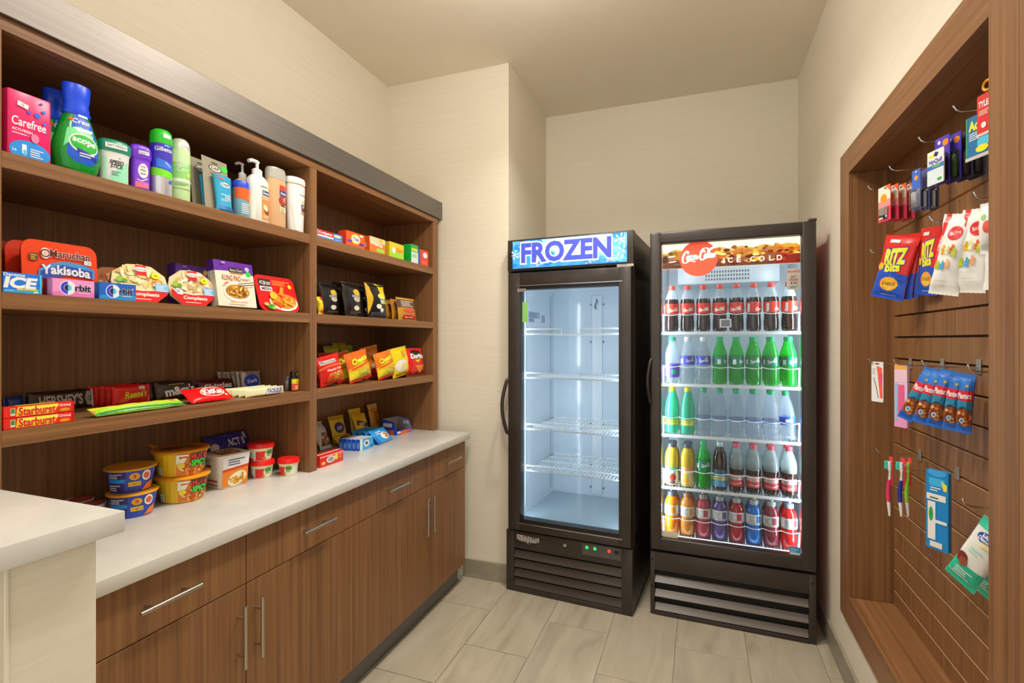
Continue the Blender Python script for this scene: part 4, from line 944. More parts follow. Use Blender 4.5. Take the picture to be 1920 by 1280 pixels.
spray(439, 463, 341, XS - .035, 'small orange and blue spray can in front of the lotion')
spray(427, 446, 343, XS - .085, 'small orange and blue spray can half hidden by the gel card')
def pump(pl, pr, pt, X, label, body, art, hb=.78, turn=0.0):
    y, w, h = spot(pl, pr, pt, zA, X); R = w / 2
    T = turned('lotion_pump_bottle', label, 'bottle', R, h, [('body', T_(body, .35), [(.92, 0), (1, .015), (1, .60), (.93, .68), (.6, hb - .02), (.42, hb)]), ('collar', T_('#e6e0d4', .35), [(.44, hb), (.44, hb + .08), (.3, hb + .10)])], (X, y, zA), RZL + turn, 1.0, .62, sq=2.5, art=art)
    s = MB(); s.tube([(0, 0, h * (hb + .09)), (0, 0, h * .965)], R * .13, T_('#e9e4d8'), 10); s.tube([(R * .12, 0, h * .97), (0, 0, h * .985), (-R * .5, 0, h * .985), (-R * .85, 0, h * .955)], R * .15, T_('#e9e4d8'), 10); s.build('pump_head', T); return T
def a_lo(A, R, H):
    A.rect(-.10 * R, .04 * H, .95 * R, .42 * H, '#d98a48'); A.rect(-.05 * R, .44 * H, .85 * R, .52 * H, '#22386e', r=.01 * H); A.text('Suave', .0 * R, .46 * H, .8 * R, .505 * H, '#ffffff', bold=.02, shear=.2); A.ell(.42 * R, .20 * H, .28 * R, .07 * H, '#8a3a1c', rot=.5); A.ell(.3 * R, .24 * H, .2 * R, .06 * H, '#f2d6b0', rot=.8); A.lines(.0, .8 * R, .08 * H, .13 * H, 2, '#f0d0a8'); A.lines(0, .7 * R, .38 * H, .41 * H, 1, '#f4dcc0'); A.ell(.8 * R, .58 * H, .16 * R, .035 * H, '#e6d22a', n=14); A.lines(-.2 * R, .5 * R, .57 * H, .60 * H, 1, '#8a8478')
pump(440, 468, 306, XS - .10, 'beige lotion pump bottle behind the spray cans', '#cdb08c', None, .74)
pump(463, 500, 302, XS - .04, 'cream lotion pump bottle with orange and navy label', '#eee6d2', a_lo, .77)
def a_bw(A, R, H):
    A.rect(-.1 * R, .62 * H, .8 * R, .71 * H, '#d8402e'); A.rect(-.1 * R, .53 * H, .8 * R, .62 * H, '#24347a'); A.text('Suave', 0, .555 * H, .75 * R, .60 * H, '#ffffff', bold=.02, shear=.2); A.ell(.3 * R, .45 * H, .5 * R, .085 * H, '#9a3a30'); A.ell(.45 * R, .47 * H, .2 * R, .04 * H, '#d07a60'); A.stroke([(.1 * R, .36 * H), (.6 * R, .35 * H)], .012 * H, '#4a3020'); A.rect(-.1 * R, .25 * H, .7 * R, .34 * H, '#e0cfae'); A.lines(0, .6 * R, .26 * H, .33 * H, 3, '#8a6a4a')
y, w, h = spot(500, 532, 316, zA, XS - .035)
turned('body_wash_bottle', 'peach body wash bottle with red and navy label', 'bottle', w / 2, h, [('body', T_('#cda47a', .3), [(.95, 0), (1, .015), (1, .72), (.97, .80)]), ('cap', liquid('#d9d6cc', .3), [(1.0, .80), (1.0, .94), (.9, .99), (.6, 1.0)])], (XS - .035, y, zA), RZL, 1, .6, sq=2.5, art=a_bw)
y, w, h = spot(521, 541, 340, zA, XS - .10)
turned('shampoo_bottle', 'slim white shampoo bottle half hidden at the back by the divider', 'bottle', w / 2, h, [('body', T_('#d2c8b6', .35), [(.95, 0), (1, .02), (1, .78)]), ('cap', T_('#c8c2b4', .35), [(.95, .78), (.95, .96), (.85, 1.0)])], (XS - .10, y, zA), RZL, 1, .6, art=lambda A, R, H: A.rect(-.6 * R, .3 * H, .8 * R, .45 * H, '#3a3230'))
def a_pa(A, R, H):
    A.text('PANTENE', -.1 * R, .66 * H, .85 * R, .695 * H, '#6a6258', bold=.0); A.stroke([(.3 * R, .74 * H), (.4 * R, .78 * H), (.5 * R, .74 * H)], .008 * H, '#8a8274'); A.ell(.45 * R, .555 * H, .28 * R, .025 * H, '#d8c428'); A.rect(.1 * R, .44 * H, .8 * R, .51 * H, '#4a2a6a'); A.rect(.15 * R, .385 * H, .8 * R, .435 * H, '#7a2a5a'); A.rect(.15 * R, .33 * H, .75 * R, .38 * H, '#b09a5a'); A.lines(.18 * R, .7 * R, .45 * H, .50 * H, 2, '#e4d8ec'); A.poly([(-.9 * R, .5 * H), (-.8 * R, .5 * H), (-.2 * R, .02 * H), (-.45 * R, .02 * H)], '#e2dccf')
y, w, h = spot(537, 569, 334, zA, XS - .03)
turned('shampoo_bottle', 'white shampoo bottle with gold ring next to the divider', 'bottle', w / 2, h, [('body', T_('#efeae0', .3), [(.80, 0), (.84, .015), (.88, .3), (.98, .78), (.98, .855)]), ('ring', M('#c9a24a', .3, .8), [(1.0, .855), (1.0, .872)]), ('cap', T_('#f2eee6', .3), [(1.0, .872), (1.02, .94), (.95, .985), (.7, 1.0)])], (XS - .03, y, zA), RZL, 1, .62, art=a_pa)

# ================================================================== left bay, second shelf
zB = ZB + 0.0006
def f_ice(A, w, h):
    A.rect(0, 0, w, h, '#1d6fd0'); A.poly([(0, 0), (w, 0), (w, .25 * h), (0, .12 * h)], '#2c9be0'); A.text('Dentyne', .02 * w, .78 * h, .56 * w, .96 * h, '#ffffff', bold=.02); A.text('ICE', .04 * w, .26 * h, .86 * w, .76 * h, '#f4f6f8', bold=.05, shear=.15); A.poly([(.35 * w, .14 * h), (.88 * w, .16 * h), (.88 * w, .25 * h), (.35 * w, .23 * h)], '#c9b43a'); A.lines(.05 * w, .28 * w, .1 * h, .16 * h, 1, '#bfe2f4'); A.rect(.78 * w, .04 * h, .9 * w, .12 * h, '#d6e8f4'); A.poly([(.94 * w, h), (w, h), (w, 0), (.94 * w, .1 * h)], '#4ab4ea')
y, w, h = spot(5, 78, 512, zB, XS - .006)
box_thing('gum_pack', 'blue gum pack lettered in white beside the pink gum pack', 'gum', w, .045, h, '#1d6fd0', (XS - .006, y, zB), front=f_ice, bev=.002, rough=.28)
def orbit(A, w, h, base, dark):
    A.poly([(0, 0), (w, 0), (w, .3 * h), (.5 * w, .45 * h), (0, .2 * h)], dark); c, r = (.36 * w, .5 * h), .36 * h
    A.ell(c[0], c[1], r * 1.12, r * 1.12, '#eef0f8', n=32); A.ring(c[0], c[1], r * .55, r, '#3a3fc0', 18, 90, 270); A.ring(c[0], c[1], r * .55, r, '#dfeaf4', 18, -90, 90); A.ell(c[0], c[1], r * .5, r * .5, '#232048', n=24, a0=90, a1=270); A.ell(c[0], c[1], r * .5, r * .5, '#4ab8e0', n=24, a0=-90, a1=90)
    A.text('rbit', .53 * w, .36 * h, .90 * w, .70 * h, '#221f3c', bold=.04, out='#f2eef4', outb=.02); A.lines(.6 * w, .9 * w, .22 * h, .3 * h, 1, '#e4e4ee'); A.ell(.9 * w, .72 * h, .02 * w, .04 * h, '#f4f6fa', n=8)
y, w, h = spot(97, 177, 524, zB, XS - .006)
box_thing('gum_pack', 'pink gum pack with a split blue ring', 'gum', w, .035, h, '#d87ab0', (XS - .006, y, zB), front=lambda A, w, h: (A.rect(0, 0, w, h, '#e48cc0'), orbit(A, w, h, 0, '#d070b0'), A.rect(0, 0, .01 * w, h, '#8a3a6a')), bev=.002, rough=.28, side=lambda A, d, h: (A.rect(.0, 0, .45 * d, h, '#7a2040'), A.rect(.55 * d, .1 * h, .9 * d, .9 * h, '#e8a8cc')))
y, w, h = spot(186, 255, 531, zB, XS - .006)
box_thing('gum_pack', 'deep blue gum pack with a split ring beside the ready meal', 'gum', w, .035, h, '#1c5fb0', (XS - .006, y, zB), front=lambda A, w, h: (A.rect(0, 0, w, h, '#1f5cb4'), orbit(A, w, h, 0, '#2a86d0')), bev=.002, rough=.28, side=lambda A, d, h: A.ell(.5 * d, .5 * h, .3 * d, .35 * h, '#2a8ab0'))
# noodle trays standing on edge
def rrect(w, h, r, n=6):
    p = []
    for cx, cy, a0 in ((w / 2 - r, r, -90), (w / 2 - r, h - r, 0), (-w / 2 + r, h - r, 90), (-w / 2 + r, r, 180)):
        for i in range(n + 1): a = math.radians(a0 + 90 * i / n); p.append((cx + r * math.cos(a), cy + r * math.sin(a)))
    return p
def tray(name, label, w, h, d, col, loc, rx, art, rim=None, outline=None, film=None, group=None, rz=RZL, under='#2a1a14'):
    T = thing(name, label, 'ready meal', loc, rz, group, rx); pts = outline(w, h) if outline else rrect(w, h, min(w, h) * .18)
    s = MB(); n = len(pts); cx, cy = 0, h / 2
    inner = [(cx + (a - cx) * .86, cy + (b - cy) * .84) for a, b in pts]
    vs = [(a, .003, b) for a, b in pts] + [(a, d, b) for a, b in inner]; s.add(vs, [(i, (i + 1) % n, n + (i + 1) % n, n + i) for i in range(n)] + [tuple(range(n, 2 * n))], M(under, .4), False)
    s.build('tray', T)
    MB().prism(pts, 0, .003, M(rim or col, .3)).build('rim', T)
    if art:
        A = Art(); A.poly([(a + w / 2, b) for a, b in pts], film or col, rough=.28); art(A, w, h); A.build('lid_print', T, lambda u, v, e: (u - w / 2, -e, v), clip=(0, 0, w, h))
    return T
def food(A, cu, cv, ru, rv, cols, n, seed, sz=.16):
    r = random.Random(seed)
    for i in range(n):
        a, q = r.uniform(0, 2 * PI), math.sqrt(r.random()) * .85; s = r.uniform(.5, 1.0) * sz
        A.ell(cu + ru * q * math.cos(a), cv + rv * q * math.sin(a), s * ru * 1.3, s * rv, r.choice(cols), n=9, rot=r.uniform(0, 3))
def a_yak(A, w, h):
    A.poly([(.18 * w, .02 * h), (.98 * w, .05 * h), (.97 * w, .2 * h), (.9 * w, .3 * h), (.2 * w, .27 * h)], '#a85a18'); food(A, .6 * w, .12 * h, .36 * w, .1 * h, ['#c8782a', '#e0a850', '#8a4a1c'], 26, 77, .25)
    A.poly([(.18 * w, .27 * h), (.20 * w, .47 * h), (.35 * w, .60 * h), (.55 * w, .66 * h), (.80 * w, .63 * h), (.95 * w, .55 * h), (.94 * w, .37 * h), (.6 * w, .41 * h)], '#3a8ac8'); A.poly([(.20 * w, .27 * h), (.22 * w, .44 * h), (.5 * w, .59 * h), (.92 * w, .53 * h), (.91 * w, .38 * h), (.55 * w, .40 * h)], '#2a4a9c')
    A.text('Yakisoba', .24 * w, .39 * h, .88 * w, .55 * h, '#e8e8ec', bold=.03, out='#20306e', outb=.02, rot=-.01, sag=.02 * h)
    A.ell(.285 * w, .77 * h, .06 * w, .1 * h, '#f4e8d8'); A.ring(.285 * w, .77 * h, .05 * h, .075 * h, '#6a2a1a', 20); A.ell(.285 * w, .77 * h, .025 * w, .035 * h, '#d8a890'); A.text('Maruchan', .345 * w, .72 * h, .88 * w, .85 * h, '#5a1a10', bold=.03, out='#f6e8d4', outb=.03)
    A.rect(.09 * w, .62 * h, .19 * w, .75 * h, '#5a4a20'); A.lines(.1 * w, .18 * w, .63 * h, .74 * h, 3, '#c9a04a'); A.rect(.80 * w, .635 * h, .90 * w, .71 * h, '#f0ece4'); A.text('1.50', .815 * w, .65 * h, .885 * w, .695 * h, '#333333'); A.rect(.45 * w, .25 * h, .9 * w, .33 * h, '#b8702a'); A.text('Chicken Flavor', .46 * w, .265 * h, .84 * w, .315 * h, '#2a1a10', bold=.01)
y, w, h = spot(42, 184, 456, zB, XS - .055)
for i, lb in enumerate(('orange-red noodle tray standing upright behind the pink gum', 'red noodle tray standing second in the upright row', 'red noodle tray standing third in the upright row', 'red noodle tray standing last in the upright row by the back')):
    tray('noodle_tray', lb, w, h, .032, '#dc3a14', (XS - .055 - .052 * i, y - (.0 if i == 0 else .012 * i - .005), zB + .002), -.06, a_yak if i == 0 else None, rim='#c8321a', film='#e8401a', under='#7a1a10' if i else '#8a1c10')
# octagonal ready meals
def octa(w, h): return [(-.25 * w, 0), (.25 * w, 0), (.47 * w, .24 * h), (.5 * w, .5 * h), (.46 * w, .74 * h), (.22 * w, .97 * h), (0, h), (-.22 * w, .97 * h), (-.46 * w, .74 * h), (-.5 * w, .5 * h), (-.47 * w, .24 * h)]
def a_comp(A, w, h, cols, seed):
    food(A, .5 * w, .66 * h, .45 * w, .33 * h, cols, 42, seed); A.poly([(.03 * w, .42 * h), (.2 * w, .32 * h), (.5 * w, .28 * h), (.8 * w, .32 * h), (.97 * w, .42 * h), (.97 * w, .25 * h), (.75 * w, .0), (.25 * w, .0), (.03 * w, .25 * h)], '#d81a1c')
    A.stroke(smooth([(.03 * w, .45 * h), (.2 * w, .35 * h), (.5 * w, .31 * h), (.8 * w, .35 * h), (.97 * w, .45 * h)]), .02 * h, '#f4ead2'); A.text('Compleats', .27 * w, .13 * h, .79 * w, .25 * h, '#fff6ea', bold=.03, shear=.1); A.lines(.3 * w, .66 * w, .06 * h, .1 * h, 1, '#f4d0c0')
    A.rect(.41 * w, .70 * h, .60 * w, .97 * h, '#c81e1a'); A.ell(.505 * w, .86 * h, .13 * w, .06 * h, '#f4efe4'); A.text('Hormel', .41 * w, .83 * h, .60 * w, .885 * h, '#8a2a1a', bold=.0); A.ell(.76 * w, .72 * h, .08 * w, .08 * h, '#f0d818', n=16); A.text('99', .73 * w, .69 * h, .79 * w, .75 * h, '#4a4a10')
    A.rect(.73 * w, .30 * h, .985 * w, .52 * h, '#7aaee0'); A.lines(.75 * w, .96 * w, .32 * h, .50 * h, 4, '#f0f4fa'); A.poly([(.09 * w, .36 * h), (.14 * w, .45 * h), (.24 * w, .42 * h), (.26 * w, .27 * h), (.14 * w, .28 * h)], '#dfe4ee'); A.lines(.12 * w, .22 * w, .32 * h, .42 * h, 3, '#4a62a8'); A.ell(.12 * w, .55 * h, .07 * w, .07 * h, '#8ab83a', n=10); A.ell(.2 * w, .52 * h, .05 * w, .05 * h, '#5a9a2a', n=10)
y, w, h = spot(212, 318, 495, zB, XS - .045)
tray('ready_meal_tray', 'octagonal ready meal tray with roast chicken picture beside the blue gum', w, h, .03, '#d81a1c', (XS - .045, y, zB + .002), -.16, lambda A, w, h: a_comp(A, w, h, ['#e8c890', '#d8a050', '#f0dcae', '#c88a3a', '#e0b870'], 3), outline=octa, rim='#efe2c4', film='#e6cf9c', under='#5a1a14')
y2, w2, h2 = spot(172, 262, 501, zB, XS - .12)
tray('ready_meal_tray', 'octagonal ready meal tray with brown picture behind the chicken one', w2, h2, .03, '#8a4a26', (XS - .13, y2, zB + .002), -.10, lambda A, w, h: food(A, .5 * w, .5 * h, .45 * w, .4 * h, ['#8a5030', '#a8683c', '#6a3a20', '#c08a58'], 30, 8), outline=octa, rim='#b08a60', film='#9a5c38', under='#4a1a14')
y, w, h = spot(319, 404, 507, zB, XS - .04)
tray('ready_meal_tray', 'octagonal ready meal tray with dumpling picture beside the noodle carton', w, h, .03, '#d81a1c', (XS - .04, y, zB + .002), -.14, lambda A, w, h: a_comp(A, w, h, ['#e0cda0', '#d2b684', '#efe2c0', '#c4a46c'], 5), outline=octa, rim='#efe2c4', film='#dcc598', under='#5a1a14')
y, w, h = spot(333, 397, 497, zB, XS - .13)
box_thing('noodle_carton', 'purple-topped noodle carton hidden behind the dumpling meal', 'carton', w, .04, h, '#5a2a8c', (XS - .14, y, zB), RZL, lambda A, w, h: (A.ell(.86 * w, .86 * h, .07 * w, .06 * h, '#d8a84a', n=14), A.rect(.2 * w, .93 * h, .3 * w, .96 * h, '#b090d0')))
def f_kung(A, w, h):
    A.rect(0, 0, w, .78 * h, '#d6d2bc'); A.poly([(0, .76 * h), (.5 * w, .80 * h), (w, .74 * h), (w, h), (0, h)], '#5f2398'); A.rect(.35 * w, .76 * h, .74 * w, .87 * h, '#2a1c18', r=.02 * h); A.text("Annie Chun's", .38 * w, .785 * h, .72 * w, .85 * h, '#f0e6d0', bold=.0, shear=.1); A.rect(.38 * w, .725 * h, .72 * w, .755 * h, '#b8762a'); A.ell(.86 * w, .76 * h, .075 * w, .06 * h, '#22c04a', n=18); A.ell(.84 * w, .87 * h, .06 * w, .05 * h, '#b8b0c8', n=12)
    A.text('KUNG PAO', .16 * w, .57 * h, .64 * w, .69 * h, '#a83028', bold=.01); A.lines(.66 * w, .92 * w, .60 * h, .66 * h, 2, '#8a8a78'); A.ell(.52 * w, .31 * h, .36 * w, .20 * h, '#f2ecd8', n=32); A.ell(.52 * w, .335 * h, .32 * w, .16 * h, '#c08a34', n=32); food(A, .52 * w, .34 * h, .32 * w, .155 * h, ['#d8a84a', '#a86a24', '#e8c878', '#7a3a18', '#c8902c'], 46, 12, .17)
    A.stroke([(.52 * w, .50 * h), (.98 * w, .58 * h)], .016 * h, '#5a3a1c'); A.stroke([(.55 * w, .46 * h), (.98 * w, .52 * h)], .016 * h, '#5a3a1c'); A.poly([(.14 * w, .48 * h), (.26 * w, .53 * h), (.28 * w, .51 * h), (.18 * w, .47 * h)], '#c03a24'); A.lines(.26 * w, .74 * w, .08 * h, .13 * h, 1, '#d8926a'); A.rect(.15 * w, .93 * h, .24 * w, .955 * h, '#c8a8e0')
y, w, h = spot(404, 476, 493, zB, XS - .035)
box_thing('noodle_carton', 'noodle carton with purple band and green sticker next to the red tray', 'carton', w, .035, h, '#cfcab4', (XS - .02, y, zB + .001), RZL, f_kung, rx=-.16, side=lambda A, d, h: (A.rect(0, .77 * h, d, h, '#4f1c84'), A.rect(.6 * d, 0, d, .77 * h, '#b8b4a0')))
def f_rtray(A, w, h):
    A.rect(.08 * w, .55 * h, .38 * w, .90 * h, '#3a1a18'); A.text('CJ', .12 * w, .73 * h, .24 * w, .83 * h, '#ffffff', bold=.02); A.text('bibigo', .24 * w, .74 * h, .37 * w, .82 * h, '#e8d0c8') if False else None
    A.rect(.1 * w, .55 * h, .39 * w, .68 * h, '#f0e8e0'); A.text('CHOW', .26 * w, .73 * h, .37 * w, .82 * h, '#f0e0d0', bold=.02); A.text('MEIN', .14 * w, .57 * h, .36 * w, .66 * h, '#5a2a20', bold=.03); A.lines(.42 * w, .9 * w, .75 * h, .9 * h, 3, '#d88a30'); A.ell(.86 * w, .74 * h, .05 * w, .06 * h, '#e8c81a', n=12)
    A.ell(.62 * w, .26 * h, .36 * w, .25 * h, '#f2e8d4', n=32); A.ell(.62 * w, .29 * h, .33 * w, .22 * h, '#e8801c', n=32); food(A, .62 * w, .29 * h, .32 * w, .21 * h, ['#f0a020', '#e86a14', '#f4b848', '#d8540e'], 40, 4, .2); A.poly([(.5 * w, .45 * h), (.62 * w, .48 * h), (.66 * w, .68 * h), (.58 * w, .70 * h)], '#ee8418'); A.ell(.36 * w, .42 * h, .09 * w, .11 * h, '#f0b020', n=16); A.ell(.24 * w, .1 * h, .1 * w, .07 * h, '#3a8a24', n=12); A.ell(.14 * w, .16 * h, .06 * w, .05 * h, '#c8a858', n=10); A.ell(.3 * w, .06 * h, .05 * w, .04 * h, '#7ac03a', n=10)
y, w, h = spot(478, 552, 516, zB, XS - .05)
tray('noodle_tray', 'red ready noodle tray leaning back next to the divider', w, h, .03, '#c8141a', (XS - .02, y, zB + .002), -.30, f_rtray, rim='#d01a1c', film='#cf1418', under='#1f1614')

LIGHT_GAIN = 1.25

# ================================================================== left bay, third shelf (sweets)
zC = ZCC + 0.0006
def f_star(A, w, h):
    A.rect(0, 0, w, h, '#d8281c'); A.poly([(.16 * w, .08 * h), (.70 * w, .08 * h), (.76 * w, .9 * h), (.19 * w, .9 * h)], '#f4b81c'); A.poly([(.17 * w, .5 * h), (.75 * w, .62 * h), (.76 * w, .9 * h), (.19 * w, .9 * h)], '#f8e04a'); A.text('Starburst', .20 * w, .14 * h, .71 * w, .84 * h, '#c82018', bold=.03, out='#fbe890', outb=.01)
    A.rect(.09 * w, .2 * h, .15 * w, .82 * h, '#f0ead8'); A.rect(.095 * w, .35 * h, .145 * w, .78 * h, '#2a8a3a'); A.text('Original', .77 * w, .52 * h, .94 * w, .84 * h, '#fff4ea', bold=.02); A.ell(.85 * w, .26 * h, .08 * w, .16 * h, '#f08a1c')
    A.rect(.965 * w, 0, w, h, '#b81a18')
y, w, h = spot(6, 139, 768, zC, XS - .006); hs = .0272
for i, lb in enumerate(('red and yellow fruit chew stick lying on the shelf below another', 'red and yellow fruit chew stick stacked on top of another')):
    box_thing('fruit_chew_pack', lb, 'sweets', w, .022, hs - .0006, '#d8281c', (XS - .006, y, zC + i * hs), front=f_star, bev=.002, rough=.28, lid=lambda A, w, d: (A.poly([(.18 * w, .1 * d), (.75 * w, .1 * d), (.75 * w, .9 * d), (.2 * w, .9 * d)], '#f2c42a'), A.rect(.4 * w, .3 * d, .6 * w, .6 * d, '#b8c83a')))
def f_hers(A, w, h):
    A.text("HERSHEY'S", .14 * w, .22 * h, .80 * w, .78 * h, '#b8b0a8', bold=.03); A.poly([(.84 * w, .5 * h), (.88 * w, .9 * h), (.96 * w, .9 * h), (.96 * w, .1 * h), (.88 * w, .1 * h)], '#a8a29a'); A.text('1.55', .875 * w, .35 * h, .955 * w, .62 * h, '#4a3a34', bold=.02); A.rect(.965 * w, 0, w, h, '#c9c9cc')
y, w, h = spot(52, 173, 729, zC, -1.845); h = .056
for i, lb in enumerate(('dark brown chocolate bar with silver letters in front of its row', 'dark brown chocolate bar second in its row', 'dark brown chocolate bar at the back of its row')):
    bag_thing('chocolate_bar', lb, 'chocolate', w, h, .014, '#2c1a16', (-1.838 - .018 * i, y - .004 * i, zC), art=f_hers if i == 0 else None, axis='u', seal=.006, rx=-.12, lift=True, boxy=6, pinch=.02, rough=.3, seed=i, wr=.0006)
for i, (p, col, lb) in enumerate((((14, 60), '#2348c0', 'blue wrapped coconut bar lying by the fruit chews'), ((6, 50), '#c9d2e0', 'white and blue wrapped bar lying at the end panel'))):
    y, w, h = spot(p[0], p[1], 740, zC, XS - .17)
    bag_thing('candy_bar', lb, 'sweets', w, .034, .018, col, (XS - .10 - .06 * i, y, zC + .001), rx=-1.1, axis='u', seal=.005, lift=True, boxy=4, pinch=.02, seed=9 + i, art=lambda A, w, h: (A.poly([(.3 * w, .1 * h), (.9 * w, .1 * h), (.7 * w, .9 * h), (.2 * w, .9 * h)], '#e6ecf4'), A.rect(.1 * w, .2 * h, .25 * w, .8 * h, '#2a55c8')))
y, w, h = spot(6, 46, 728, zC, -1.86)
bag_thing('candy_bar', 'dark blue wrapped bar standing behind the chocolate bars', 'sweets', w, .05, .02, '#1f3a9c', (-1.855, y, zC), rx=-.2, axis='u', seal=.005, lift=True, boxy=4, seed=14)
def f_rees(A, w, h):
    A.poly([(.1 * w, .15 * h), (.35 * w, .55 * h), (.62 * w, .5 * h), (.3 * w, .1 * h)], '#f05a2a'); A.text("Reese's", .28 * w, .34 * h, .88 * w, .72 * h, '#f2c81e', bold=.03, shear=.25, rot=.06, out='#5a2410', outb=.03); A.lines(.36 * w, .74 * w, .2 * h, .26 * h, 1, '#5a1a10'); A.rect(.66 * w, .78 * h, .84 * w, .95 * h, '#c9c2ba'); A.rect(.93 * w, .12 * h, .96 * w, .3 * h, '#f4d0c4')
y, w, h = spot(209, 280, 722, zC, -1.775); h = .062
for i in range(5):
    bag_thing('peanut_butter_cup_pack', 'red peanut butter cup pack with yellow script in front of its row' if i == 0 else 'red peanut butter cup pack lined up behind the front one', 'sweets', w, h, .02, '#dc1c16', (-1.772 - .023 * i, y - .004 * i, zC), art=f_rees if i == 0 else None, axis='u', seal=.008, rx=-.06, lift=True, boxy=5, pinch=.03, seed=20 + i, rough=.28, group=None if i == 0 else 'peanut butter cup packs behind the front one')
def f_strip(A, w, h):
    A.rect(0, 0, w, .32 * h, '#2a7a4a'); A.rect(0, .28 * h, w, .72 * h, '#8fd22a'); A.rect(0, .7 * h, w, h, '#d8cf2e'); A.poly([(.06 * w, .4 * h), (.2 * w, .75 * h), (.6 * w, .6 * h), (.95 * w, .8 * h), (.9 * w, .5 * h), (.5 * w, .45 * h)], '#b4e04a'); A.lines(.3 * w, .7 * w, .4 * h, .6 * h, 2, '#e8f4b8'); A.rect(.88 * w, .7 * h, .94 * w, .95 * h, '#e0622a')
    A.poly([(0, 0), (.04 * w, .5 * h), (0, h)], '#c88a4a')
y, w, h = spot(165, 340, 755, zC, -1.58)
bag_thing('sour_strip_pack', 'long green and yellow sour candy strip pack lying on the shelf edge', 'sweets', w, .042, .012, '#9ad02a', (XS - .020, y, zC), rz=RZL + .05, art=f_strip, axis='u', seal=.01, rx=-1.15, lift=True, boxy=5, pinch=.02, seed=31)
def f_mm(A, w, h):
    A.text("m&m's", .2 * w, .25 * h, .95 * w, .72 * h, '#e8e0d8', bold=.04, rot=.1); A.ell(.1 * w, .55 * h, .06 * w, .15 * h, '#5a3a28'); A.lines(.3 * w, .7 * w, .82 * h, .9 * h, 1, '#c8b030')
y, w, h = spot(290, 366, 714, zC, -1.775); h = .066
for i in range(4):
    bag_thing('chocolate_button_pack', 'dark brown chocolate button pack with white letters in front of its row' if i == 0 else 'dark brown chocolate button pack lined up behind the front one', 'sweets', w, h, .018, '#33201a', (-1.765 - .024 * i, y - .012 * i, zC), art=f_mm if i == 0 else None, axis='u', seal=.008, rx=-.25, lift=True, boxy=4, seed=40 + i, rough=.26, wr=.002, group=None if i == 0 else 'chocolate button packs behind the front one')
def f_skit(A, w, h): A.text('Skittles', .1 * w, .35 * h, .9 * w, .72 * h, '#e4dcd8', bold=.03, shear=.2, rot=.05); A.rect(0, 0, w, .22 * h, '#a81420'); A.ell(.6 * w, .2 * h, .05 * w, .1 * h, '#d8a020', n=8)
y, w, h = spot(368, 434, 716, zC, -1.80)
for i, (dx, cl, lb) in enumerate(((0, '#4a1820', 'maroon fruit candy pack with white script leaning behind the red wafer pack'), (.026, '#7a1420', 'maroon fruit candy pack behind another of its kind'), (.055, '#8a1a1c', 'dark red candy pack at the back by the silver mint packets'))):
    bag_thing('fruit_candy_pack', lb, 'sweets', w, .06, .018, cl, (-1.775 - dx, y + .006 * i, zC), art=f_skit if i == 0 else None, axis='u', seal=.008, rx=-.35, lift=True, boxy=4, seed=50 + i)
y, w, h = spot(395, 440, 728, zC, -1.70)
bag_thing('fruit_candy_pack', 'flat dark red candy pack lying beside the wafer pack', 'sweets', w, .05, .014, '#b01420', (-1.67, y, zC), axis='u', seal=.007, rx=-1.35, lift=True, boxy=4, seed=55, art=lambda A, w, h: A.ell(.5 * w, .5 * h, .25 * w, .3 * h, '#d8402a', n=14))
def f_kit(A, w, h): A.ell(.60 * w, .52 * h, .30 * w, .34 * h, '#f4d8c8', rot=.1); A.ell(.60 * w, .52 * h, .27 * w, .29 * h, '#d81818', rot=.1); A.text('KitKat', .36 * w, .36 * h, .84 * w, .70 * h, '#ffffff', bold=.04, shear=.15, rot=.05); A.lines(.3 * w, .5 * w, .86 * h, .92 * h, 1, '#f8d0c8'); A.rect(.84 * w, .2 * h, .9 * w, .35 * h, '#f8d0c8')
y, w, h = spot(345, 425, 735, zC, -1.61)
bag_thing('wafer_bar_pack', 'bright red wafer bar pack lying flat near the shelf edge', 'sweets', w, .072, .022, '#dc1414', (-1.575, y, zC), art=f_kit, axis='u', seal=.009, rx=-.95, lift=True, boxy=5, pinch=.02, seed=61, rough=.26)
def f_york(A, w, h): A.ell(.5 * w, .5 * h, .38 * w, .36 * h, '#2348c0', n=26); A.text('York', .24 * w, .40 * h, .78 * w, .60 * h, '#f0f2f8', bold=.03, shear=.2, rot=.12)
y, w, h = spot(448, 480, 691, zC, -1.80); h = .082
for i in range(6):
    bag_thing('mint_patty_packet', 'silver mint patty packet with blue disc in front of its row' if i == 0 else 'plain silver mint patty packet in the row behind the blue disc', 'sweets', w * 1.15, h, .010, '#c8c4be', (-1.775 - .0185 * i, y - .006 * i, zC), art=f_york if i == 0 else None, axis='u', seal=.007, rx=-.15, lift=True, boxy=3, seed=70 + i, rough=.28, metal=.75, wr=.002, group=None if i == 0 else 'silver mint patty packets')
def f_snick(A, w, h): A.poly([(.42 * w, .1 * h), (.86 * w, .16 * h), (.92 * w, .9 * h), (.50 * w, .86 * h)], '#4a3a7a'); A.poly([(.44 * w, .15 * h), (.82 * w, .2 * h), (.87 * w, .85 * h), (.50 * w, .8 * h)], '#e8e4ec'); A.text('TACKLED', .49 * w, .28 * h, .83 * w, .74 * h, '#34407e', bold=.04, shear=.15); A.rect(.92 * w, .2 * h, .97 * w, .6 * h, '#d89a8a')
y, w, h = spot(458, 530, 728, zC, -1.57)
for i in range(4):
    bag_thing('nougat_bar', 'cream wrapped nougat bar lettered in blue at the shelf edge' if i == 0 else 'cream wrapped nougat bar lying behind the lettered one', 'sweets', w, .031, .029, '#e2d8ac', (-1.565 - .032 * i, y, zC), art=f_snick if i == 0 else None, axis='u', seal=.007, rx=-.1, lift=True, boxy=6, pinch=.02, seed=80 + i, group=None if i == 0 else 'nougat bars behind the lettered one')
